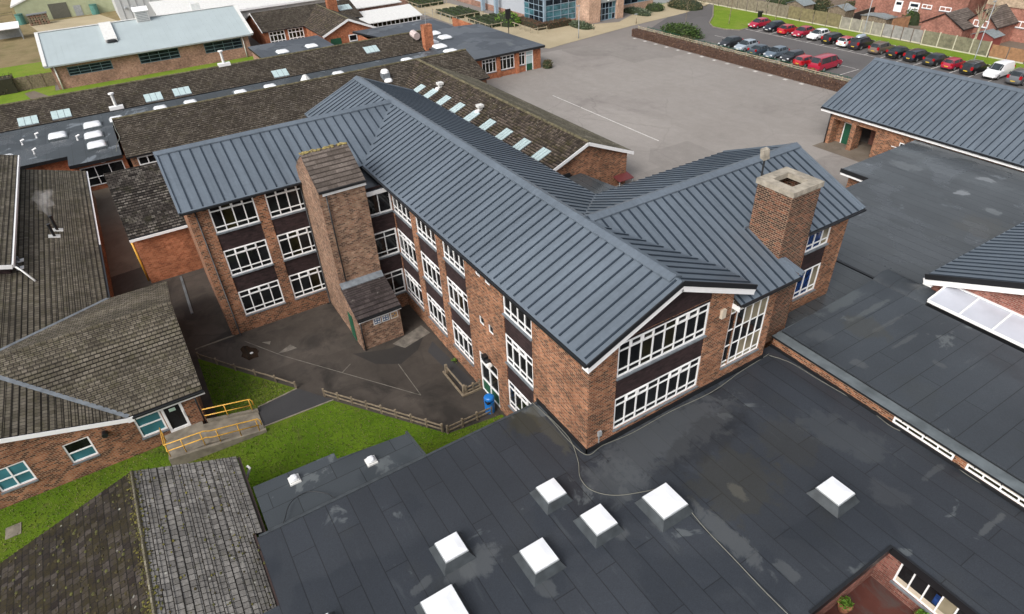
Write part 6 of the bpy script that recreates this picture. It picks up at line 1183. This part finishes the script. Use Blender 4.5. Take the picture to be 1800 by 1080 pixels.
# ================================================================ HOUSES
RT = 'tile_plain'
def house(label, x0, x1, y0, y1, h, rh, wins=(), doors=(), wall='brick_house', ridge='x', roofm='tile_dk', name='brick_house', cat='house'):
    t = thing(name, label, cat, ((x0+x1)/2, (y0+y1)/2, 0)); w_ = W((x0, y0), (x1, y0)); mb = MB(); ops = [o[:4] for o in wins]+[o[:4] for o in doors]
    w_.wall(mb, 0, h, ops); box_walls(mb, x1, x0, y0+.002, y1, 0, h)
    cx, cy_ = (x0+x1)/2, (y0+y1)/2; o = .3
    if ridge == 'x':
        for x in (x0, x1): p = [(x, y0, h), (x, y1, h), (x, cy_, h+rh)]; mb.face(p)
        k = rh/(cy_-y0); f1 = lambda p: h+(p[1]-y0)*k; f2 = lambda p: h+(y1-p[1])*k
        mb.build('wall', wall, t)
        tile_roof(t, [[(x0-o, y0-o), (x1+o, y0-o), (x1+o, cy_), (x0-o, cy_)]], 1, f1, y0-o, roofm, gauge=.5); tile_roof(t, [[(x0-o, y1+o), (x1+o, y1+o), (x1+o, cy_), (x0-o, cy_)]], 1, f2, y1+o, roofm, gauge=.5)
    else:
        for y in (y0, y1): mb.face([(x0, y, h), (x1, y, h), (cx, y, h+rh)])
        k = rh/(cx-x0); f1 = lambda p: h+(p[0]-x0)*k; f2 = lambda p: h+(x1-p[0])*k
        mb.build('wall', wall, t)
        tile_roof(t, [[(x0-o, y0-o), (x0-o, y1+o), (cx, y1+o), (cx, y0-o)]], 0, f1, x0-o, roofm, gauge=.5); tile_roof(t, [[(x1+o, y0-o), (x1+o, y1+o), (cx, y1+o), (cx, y0-o)]], 0, f2, x1+o, roofm, gauge=.5)
    for o_ in wins: window(t, w_, *o_[:4], o_[4] if len(o_) > 4 else 3, (), .13, gl='glass_dt', pat=False, o=.03)
    for o_ in doors: mb = MB(); w_.box(mb, *o_[:4], -.08, .02); d_ = mb.build('door', 'white', t); mb = MB(); w_.box(mb, o_[0]+.25, o_[1]-.25, o_[2]+1.1, o_[3]-.25, .021, .03); mb.build('pane', 'glass_dt', d_)
    return t
def px(u, v, y): p = GY(u, v, y); return p[0], p[2]
yh = 101.5
def rect(q, x0, y): a = [px(u, v, y) for u, v in q]; return (a[0][0]-x0, a[1][0]-x0, a[1][1], a[0][1])
xa_, xb_ = px(1500, 20, yh)[0], px(1698, 20, yh)[0]
house('red brick terrace house with two white doors behind the garden fences', xa_, xb_, yh, yh+9, 6.5, 3.0, [(*rect(((1622, 7), (1637, 17)), xa_, yh), 2), (*rect(((1653, 11), (1671, 22)), xa_, yh), 2)], [rect(((1600, 3), (1612, 26)), xa_, yh), (rect(((1575, 0), (1583, 22)), xa_, yh))])
x0 = px(1618, 50, 93.2)[0]; x1 = px(1690, 60, 93.2)[0]; house('small brick garage with a grey ribbed tile roof behind the silver fence', x0, x1, 93.2, 98.6, 2.6, 1.7, ridge='y', roofm='tile_plain', name='brick_garage', cat='garage')
xq = px(1697, 40, 96)[0]; xr = px(1755, 40, 96)[0]; house('brick house extension with a white three light window and slate grey roof', xq, xr, 96, 103, 3.0, 2.0, [(*rect(((1713, 34), (1735, 50)), xq, 96), 3)], ridge='y', roofm='tile_plain', name='house_extension')
xq = px(1722, 40, 101.8)[0]; house('buff and red brick house at the top right corner with white windows', xq, 25, 101.8, 111, 6.5, 3, [(*rect(((1778, 35), (1801, 51)), xq, 101.8), 3), (*rect(((1742, 0), (1766, 8)), xq, 101.8), 3)], [rect(((1752, 36), (1762, 52)), xq, 101.8)])
mb = MB(); mb.box(xq+.1, 25, 101.65, 101.795, 4.6, 6.5); o = mb.build('render_band', brickm('buff_brick', [(0., (.38, .28, .19)), (1., (.48, .37, .26))], (.4, .32, .24))); o.parent = bpy.data.objects['brick_house.001']; o.location = -Vector(ORG['brick_house.001'])
house('red brick house seen past the dark garden fence at the top edge', px(1380, 0, 112)[0], px(1500, 0, 112)[0], 112, 120, 6, 3, [(4, 6, 1, 2.3)], [(9, 10.2, 0, 2.1)])
def gshed(u, v, wx, wy, h, label, roof=plain('shed_felt', (.20, .23, .24), .7, var=.2), wallm='wood', y=None, rh=.6):
    x, y_, _ = G(u, v, h); t = thing('garden_shed', label, 'shed', (x, y_, 0)); mb = MB(); box_walls(mb, x+wx/2, x-wx/2, y_-wy/2, y_+wy/2, 0, h)
    for s_ in (-1, 1): mb.face([(x-wx/2, y_+s_*wy/2, h), (x+wx/2, y_+s_*wy/2, h), (x, y_+s_*wy/2, h+rh)])
    mb.build('wall', wallm, t); mb = MB(); o_ = .2
    for s_ in (-1, 1): mb.slab([(x+s_*(wx/2+o_), y_-wy/2-o_, h-.08), (x+s_*(wx/2+o_), y_+wy/2+o_, h-.08), (x, y_+wy/2+o_, h+rh), (x, y_-wy/2-o_, h+rh)], .06)
    mb.build('roof', roof, t)
gshed(1408, 5, 3.6, 3.0, 2.0, 'grey felted garden shed behind the olive fence'); gshed(1480, 14, 3.4, 2.6, 2.0, 'garden shed with a pale grey roof beside the dry grasses')
gshed(1545, 27, 4.5, 2.6, 1.9, 'flat greenish garden shed roof behind the pale panel fence', rh=.15); gshed(1737, 60, 3.0, 2.6, 2.0, 'small red playhouse with a grey felt roof behind the tall posts', wallm=plain('red_playhouse', (.24, .06, .05), .7))
x, y, _ = G(1562, 21, .5); t = thing('garden_trampoline', 'round blue trampoline in a back garden', 'trampoline', (x, y, 0)); mb = MB(); mb.tube([(x, y, .7), (x, y, .85)], 1.6, 16); mb.build('pad', plain('trampoline_blue', (.05, .30, .62), .5), t); mb = MB(); [mb.tube([(x+1.4*math.cos(a), y+1.4*math.sin(a), 0), (x+1.4*math.cos(a), y+1.4*math.sin(a), .7)], .05, 5) for a in (0, 1.57, 3.14, 4.71)]; mb.build('leg', 'grey', t)
for a, b, m_, lab in (((1502, 24), (1569, 3), plain('dark_stained_fence', (.03, .025, .022), .8), 'dark stained garden divider fence'), ((1570, 34), (1601, 29), FW[5], 'short orange garden divider fence beside the garage'), ((1620, 22), (1645, 14), FW[5], 'orange garden divider fence behind the garage roof')):
    p, q = G(*a, 1.8), G(*b, 1.8); t = thing('garden_fence', lab, 'fence', (p[0], p[1], 0)); mb = MB(); mb.beam((p[0], p[1], .95), (q[0], q[1], .95), .06, 1.8); mb.build('panel', m_, t); mb = MB(); mb.beam((p[0], p[1], 1.88), (q[0], q[1], 1.88), .1, .05); mb.build('capping', 'wood', t)
shrub(1608, 28, (1.8, 1.6, 2.6), 'dark evergreen bush beside the garage', 'green', 700, .16); shrub(1443, 10, (2.4, 1.8, 2.4), 'dry pampas grass in a back garden', 'dry', 900, .18); shrub(1375, 3, (3.5, 2.2, 2.3), 'dark garden shrub above the olive fence', 'green', 900, .18); shrub(1500, 12, (2.0, 1.4, 1.8), 'pale dry grasses by the garden shed', 'dry', 600, .18)
# ================================================================ TREES AND LAMP POSTS
def bare_tree(u, v, h, label, r=.07, mat='wood', spread=.5, pollard=False, n=7):
    x, y, _ = G(u, v, 0); t = thing('bare_tree', label, 'tree', (x, y, 0)); mb = MB(); mb.tube([(x, y, 0), (x+.05, y, h*.45), (x+.1, y+.05, h*(.62 if pollard else .95))], r, 7, 0, r*.6); mb.build('trunk', mat, t)
    mb = MB(); base = Vector((x+.08, y+.04, h*(.55 if pollard else .4)))
    for i in range(n):
        a = i*2.4; b0 = base+Vector((0, 0, 0 if pollard else h*.5*i/n)); d = Vector((math.cos(a)*spread, math.sin(a)*spread, 1.)).normalized(); L = h*(.42 if pollard else .3)*random.uniform(.7, 1.1)
        e1 = b0+d*L*.5; e2 = b0+d*L+Vector((random.uniform(-.2, .2), random.uniform(-.2, .2), .1)); mb.tube([b0, e1, e2], r*.5, 5, 0, .012)
        for q in range(6 if pollard else 3):
            s_ = e1+(e2-e1)*random.random(); dd = (d+Vector((random.uniform(-.8, .8), random.uniform(-.8, .8), random.uniform(-.2, .8)))).normalized(); mb.tube([s_, s_+dd*L*.4], .018, 4, 0, .006)
    mb.build('branches', mat, t)
bare_tree(1705, 93, 6.8, 'pale trunked pollarded bare tree in front of the tall posted fence', .20, 'wood_pale', .55, True, 11)
bare_tree(1281, 42, 5.5, 'slender bare sapling on the rounded tip of the grass'); bare_tree(1363, 34, 5.0, 'thin bare sapling behind the row of red cars'); bare_tree(1205, 38, 3.5, 'tiny bare tree behind the big round shrub', .04); bare_tree(1472, 56, 5.0, 'thin bare sapling against the olive fence', .05)
for (u, v), h, lab, dbl in (((1017, 68), 5.2, 'slim grey lamp post at the corner of the rusty red hedge', 0), ((1302, 14), 6.0, 'cream post on the grass in front of the far fence', 0), ((1515, 70), 7.5, 'tall grey lamp column behind the white and red car', 1), ((1710, 112), 8.0, 'tall grey lamp column beside the pale bare tree', 1), ((1118, 42), 1.6, 'short pale bollard sign at the end of the buff path', 0)):
    x, y, _ = G(u, v, 0); t = thing('lamp_post', lab, 'lamp post', (x, y, 0)); mb = MB(); mb.tube([(x, y, 0), (x, y, 1.2), (x, y, h)], .09, 8, 0, .05); mb.build('column', 'wood_pale' if 'cream' in lab or 'pale bollard' in lab else 'grey', t, True)
    mb = MB(); mb.box(x-.1, x+.1, y-.45, y+.12, h, h+.14); mb.build('lamp_head', 'grey', t)
x, y, _ = G(893, 28, 3.5); t = thing('dark_sign_post', 'small dark sign on a post behind the bright green bush', 'sign', (x, y, 0)); mb = MB(); mb.tube([(x, y, 0), (x, y, 3.4)], .08, 6); mb.build('post', 'black', t); mb = MB(); mb.box(x-.12, x+.12, y-.5, y+.5, 3.0, 4.6); mb.build('panel', 'black', t)
# ================================================================ CARS
PAINT = {}
def paint(name, c, rough=.25, met=.2):
    if name not in PAINT:
        a = NT(name+'_paint'); a.set(a.b, 'Coat Weight', .6); a.set(a.b, 'Coat Roughness', .06); PAINT[name] = a.out(c, rough, met)
    return PAINT[name]
PC = {'red': (.42, .012, .022), 'crimson': (.36, .012, .04), 'navy': (.015, .02, .035), 'white': (.75, .76, .78), 'black': (.010, .011, .014), 'graphite': (.035, .038, .045), 'bronze': (.17, .13, .105), 'aubergine': (.03, .024, .034), 'silver': (.36, .42, .48), 'steel': (.16, .21, .26), 'slate': (.06, .085, .11), 'grey': (.12, .125, .135)}
M['tyre'] = plain('tyre_rubber', (.012, .012, .012), .8); M['rim'] = plain('alloy_rim', (.38, .39, .40), .35, .6); M['hl'] = plain('headlight_lens', (.65, .68, .70), .15); M['tl'] = plain('tail_light_lens', (.35, .008, .012), .2); M['py'] = plain('yellow_plate', (.60, .42, .04), .5); M['pw'] = plain('white_plate', (.75, .75, .72), .5); M['cglass'] = glassm('car_glass', (.028, .036, .042), .04, .3)
SHAPES = {   # x from nose (0) to tail (1), belt z, roof z, width factor; glass flags on the following span: w windscreen, s side, b backlight
 'hatch': (4.0, 1.72, 1.48, [(0, .52, .54, .74, ''), (.02, .66, .69, .88, ''), (.10, .78, .83, .97, ''), (.24, .90, .95, 1., 'w'), (.42, .94, 1.43, 1., 's'), (.58, .96, 1.48, 1., 's'), (.82, .99, 1.43, .99, 'b'), (.955, .97, 1.02, .95, ''), (.985, .80, .84, .90, ''), (1, .52, .55, .82, '')]),
 'mini': (3.7, 1.68, 1.42, [(0, .55, .57, .8, ''), (.02, .70, .74, .92, ''), (.10, .82, .86, .98, ''), (.29, .90, .95, 1., 'w'), (.40, .94, 1.38, 1., 's'), (.60, .96, 1.42, 1., 's'), (.90, .96, 1.38, .98, 'b'), (.965, .94, .98, .95, ''), (.985, .75, .8, .92, ''), (1, .5, .53, .84, '')]),
 'saloon': (4.5, 1.78, 1.42, [(0, .5, .52, .72, ''), (.02, .64, .67, .88, ''), (.10, .74, .79, .97, ''), (.28, .87, .92, 1., 'w'), (.43, .92, 1.38, 1., 's'), (.58, .94, 1.42, 1., 's'), (.72, .95, 1.36, .99, 'b'), (.86, .95, 1.0, .97, ''), (.98, .90, .94, .93, ''), (1, .55, .58, .85, '')]),
 'estate': (4.6, 1.80, 1.50, [(0, .52, .54, .74, ''), (.02, .66, .70, .9, ''), (.10, .78, .83, .97, ''), (.27, .90, .95, 1., 'w'), (.41, .95, 1.44, 1., 's'), (.60, .97, 1.50, 1., 's'), (.90, .99, 1.46, .98, 'b'), (.97, .97, 1.02, .95, ''), (.985, .80, .84, .92, ''), (1, .52, .55, .84, '')]),
 'suv': (4.5, 1.86, 1.70, [(0, .60, .62, .78, ''), (.02, .80, .84, .92, ''), (.10, .94, .99, .98, ''), (.26, 1.04, 1.09, 1., 'w'), (.39, 1.08, 1.64, 1., 's'), (.60, 1.10, 1.70, 1., 's'), (.89, 1.12, 1.65, .98, 'b'), (.965, 1.10, 1.16, .95, ''), (.985, .90, .94, .92, ''), (1, .58, .61, .85, '')]),
 'van': (4.4, 1.80, 1.88, [(0, .58, .60, .78, ''), (.02, .78, .82, .9, ''), (.10, .94, 1.0, .97, ''), (.22, 1.06, 1.12, 1., 'w'), (.38, 1.10, 1.78, 1., ''), (.48, 1.12, 1.88, 1., ''), (.93, 1.12, 1.84, .98, ''), (.985, 1.0, 1.70, .96, ''), (1, .60, .66, .94, '')]),
 'bus': (5.4, 2.0, 1.98, [(0, .60, .62, .82, ''), (.015, .84, .88, .93, ''), (.08, 1.02, 1.08, .98, ''), (.16, 1.12, 1.18, 1., 'w'), (.30, 1.16, 1.90, 1., 's'), (.52, 1.16, 1.98, 1., 's'), (.93, 1.16, 1.96, .99, 'b'), (.985, 1.14, 1.28, .97, ''), (1, .60, .64, .94, '')])}
def car(label, kind, col, x, y, front=-1, roofcol=None, rails=False, box=False, name='parked_car', cat='car', group='cars parked in the school car park', dz=.012):
    L, Wd, Hh, st = SHAPES[kind]; t = thing(name, label, cat, (x, y, dz), group, -math.pi/2 if front < 0 else math.pi/2); ORG[t.name] = (0, 0, 0)
    t.rotation_euler.z += random.uniform(-.03, .03); mb = MB(); rings = []
    for fx, zb, zr, wf_, fl in st:
        X = L/2-fx*L; w = Wd/2*wf_; cab = zr-zb > .2; wr = w*.76 if cab else w*.82; zl = .24 if .03 < fx < .97 else .34
        h = [(w*.82, zl), (w*.97, zl+.12), (w, zb*.72), (w*.97, zb), (wr if cab else w*.9, zr-.05 if cab else zb+(zr-zb)*.6), (wr-.14 if cab else w*.6, zr)]
        rings.append([Vector((X, -a, b)) for a, b in h]+[Vector((X, a, b)) for a, b in h[::-1]])
    n = 12; g = MB(); rf = MB()
    def lift(p, q, r, s_, e): nn = (q-p).cross(s_-p); nn = nn.normalized() if nn.length > 1e-9 else Vector((0, 0, 1)); return [v+nn*e for v in (p, q, r, s_)]
    def inset(q, e): c = sum(q, Vector())/4; return [v+(c-v).normalized()*min(e, (c-v).length*.5) for v in q]
    for i in range(len(rings)-1):
        A, B = rings[i], rings[i+1]; fl = st[i][4]
        for j in range(n):
            k = (j+1) % n; quad = [A[j], A[k], B[k], B[j]]; mb.face(quad, 0)
            isg = (fl == 'w' and j in (4, 5, 6)) or (fl == 'b' and j in (4, 5, 6)) or (fl == 's' and j in (3, 7)) or (fl in 'wb' and fl and j in (3, 7) and False)
            if isg: g.face(lift(*inset(quad, .05 if j != 5 else .01), .012), 0)
            if fl in ('w', 'b') and fl and j in (3, 7) and kind not in ('van',):   # quarter lights
                q = inset(quad, .07); g.face(lift(*q, .012), 0)
            if roofcol and fl == 's' and j in (4, 5, 6): rf.face(lift(*quad, .008), 0)
    mb.face(rings[0]); mb.face(rings[-1][::-1])
    p_ = paint(col, PC[col], .3, .35 if col not in ('white', 'red', 'crimson') else .0)
    body = mb.build('body', p_, t, True); body.data.set_sharp_from_angle(angle=math.radians(28)); g.build('window_glass', 'cglass', body)
    if roofcol: rf.build('roof_panel', paint(roofcol, PC[roofcol]), body)
    mb = MB(); mb.box(-L/2+.02, L/2-.05, -Wd/2*.8, Wd/2*.8, .2, .36); mb.build('underbody', 'tyre', t)
    R = .31 if kind not in ('suv', 'bus', 'van') else .345
    for sx_ in (L*.31, -L*.29):
        for sy_ in (-1, 1):
            yo = sy_*(Wd/2-.02); mb = MB(); mb.tube([(sx_, yo-sy_*.22, R), (sx_, yo+sy_*.012, R)], R, 14); wo = mb.build('wheel', 'tyre', t); mb = MB(); mb.tube([(sx_, yo+sy_*.0, R), (sx_, yo+sy_*.028, R)], R*.66, 10); mb.build('rim', 'rim', wo)
    for sy_ in (-1, 1):
        zf = st[1][1]; mb = MB(); mb.box(L/2-.22, L/2-.01-.03, sy_*Wd/2*.52, sy_*Wd/2*.88, zf-.10, zf+.07); mb.build('headlight', 'hl', t)
        zb = st[-2][1]; a, b = (zb-.06, zb+.22); mb = MB(); mb.box(-L/2+.02, -L/2+.2, sy_*Wd/2*.62, sy_*Wd/2*.94, a, b if kind not in ('estate', 'suv', 'van', 'bus') else b+.12); mb.build('tail_light', 'tl', t)
        xm = L/2-L*.30; mb = MB(); mb.box(xm-.08, xm+.08, sy_*Wd/2*1.0, sy_*(Wd/2+.16), st[3][1]+.0, st[3][1]+.15); mb.build('wing_mirror', p_, t)
    mb = MB(); mb.box(L/2-.02, L/2+.012, -.26, .26, .38, .49); mb.build('front_plate', 'pw', t); mb = MB(); mb.box(-L/2-.012, -L/2+.02, -.26, .26, .50, .61); mb.build('rear_plate', 'py', t)
    mb = MB(); mb.box(L/2-.05, L/2+.006, -Wd*.28, Wd*.28, .30, .375); mb.build('grille', 'tyre', t)
    if rails: 
        for s_ in (-1, 1): mb = MB(); mb.beam((L*.06, s_*Wd*.34, Hh+.05), (-L*.36, s_*Wd*.34, Hh+.03), .05, .05); mb.build('roof_rail', 'rim', t)
        if rails == 2: [(lambda m_: (m_.beam((q, -Wd*.34, Hh+.09), (q, Wd*.34, Hh+.09), .06, .04), m_.build('roof_bar', 'rim', t)))(MB()) for q in (0., -.8)]
    if box: mb = MB(); mb.dome((-L*.14, 0, Hh+.06), 1.0, .42, .36, 0, 16, 5, .5); mb.build('roof_box', paint('silver', PC['silver']), t, True)
    return t
back = [((1327, 42), 'red hatchback parked nose out at the grass end of the back row', 'hatch', 'crimson', -1, {}), ((1351, 48), 'dark navy hatchback parked nose out between two red cars', 'hatch', 'navy', -1, {}), ((1368, 55), 'red hatchback parked tail out next to the navy hatchback', 'hatch', 'red', 1, {}),
 ((1396, 59), 'red hatchback parked nose out beside the white hatchback', 'hatch', 'crimson', -1, {}), ((1419, 65), 'white hatchback parked nose out between a red and a black car', 'hatch', 'white', -1, {}), ((1446, 71), 'black estate car parked tail out left of the white city car', 'estate', 'black', 1, {}),
 ((1472, 77), 'white city car with a red roof parked tail out', 'mini', 'white', 1, {'roofcol': 'red'}), ((1498, 80), 'dark purple car with a silver roof box', 'suv', 'aubergine', 1, {'box': True}), ((1532, 88), 'bronze estate car with roof rails parked tail out', 'estate', 'bronze', 1, {'rails': True}),
 ((1565, 95), 'black saloon car parked right of the bronze estate', 'saloon', 'black', 1, {}), ((1596, 101), 'navy black estate car behind the ridge of the metal roof', 'estate', 'navy', 1, {}), ((1627, 109), 'dark grey saloon parked left of the deep red car', 'saloon', 'graphite', 1, {}),
 ((1663, 115), 'deep red small car parked between two dark cars near the white van', 'mini', 'crimson', 1, {}), ((1700, 122), 'black estate car with silver roof bars beside the white van', 'estate', 'black', 1, {'rails': 2})]
for (u, v), lab, k_, c_, fr_, kw in back:
    x, y, _ = G(u, v, .75); car(lab, k_, c_, x, 82.0+random.uniform(-.25, .25), fr_, **kw)
x, y, _ = G(1745, 127, .9); car('white panel van parked nose out in the back row', 'van', 'white', x, 82, -1, name='parked_van', cat='van')
x, y, _ = G(1780, 140, .8); car('grey estate with roof rails parked right of the white van', 'suv', 'grey', x, 81.8, 1, rails=True)
x, y, _ = G(1810, 152, .8); car('white car cut off by the right edge of the picture', 'hatch', 'white', x, 81.8, 1)
front = [((1282, 74), 'dark graphite hatchback at the left end of the front row', 'hatch', 'graphite', -1, {}), ((1304, 81), 'pale silver hatchback in the front row', 'hatch', 'silver', -1, {}), ((1328, 89), 'slate blue coupe parked tail out in the front row', 'saloon', 'slate', 1, {}),
 ((1355, 94), 'steel blue hatchback parked nose out in the front row', 'hatch', 'steel', -1, {}), ((1382, 101), 'small dark car with a boxy roof beside the steel blue hatchback', 'mini', 'graphite', -1, {}), ((1403, 109), 'small red car half hidden by the red minibus', 'mini', 'red', 1, {})]
for (u, v), lab, k_, c_, fr_, kw in front:
    x, y, _ = G(u, v, .75); car(lab, k_, c_, x, 68.5+random.uniform(-.2, .2), fr_, **kw)
x, y, _ = G(1446, 111, .95); car('red minibus parked at the right end of the front row', 'bus', 'crimson', x, 68.7, 1, name='parked_minibus', cat='minibus')
x, y, _ = G(1336, 26, .5); t = thing('wheelie_bin', 'dark wheelie bin on the grass behind the first red car', 'wheelie bin', (x, y, 0)); mb = MB(); mb.hexa([(x-.22, y-.25, .05), (x+.22, y-.25, .05), (x+.22, y+.25, .05), (x-.22, y+.25, .05), (x-.32, y-.36, 1.0), (x+.32, y-.36, 1.0), (x+.32, y+.36, 1.0), (x-.32, y+.36, 1.0)]); mb.build('body', 'black', t); mb = MB(); mb.box(x-.35, x+.35, y-.38, y+.4, 1.0, 1.08); mb.build('lid', 'black', t)

GROUPS = {'lamp_post': 'lamp posts and poles', 'bare_tree': 'bare trees on the grass', 'timber_rail_fence': 'low timber fences round the yard', 'boundary_fence': 'fences along the back of the car park', 'garden_shed': 'sheds in the back gardens', 'shrub': 'shrubs and bushes', 'cable': 'cables on the flat roofs', 'box_hedge_bed': 'clipped hedge beds', 'bed_fence': 'rails round the planting beds', 'brick_house': 'brick houses beyond the fence', 'water_butt': 'water butts by the olive shed', 'plant_pot': 'plant pots in the courtyard', 'ramp_handrail': 'yellow ramp handrails', 'elbow_vent': 'elbow vents on the tiled roof', 'garden_fence': 'garden divider fences', 'red_hedge': 'red hedges at the hall corner'}
for o in list(COL.objects):
    g = GROUPS.get(o.name.split('.')[0])
    if g and o.parent is None and 'label' in o: o['group'] = g
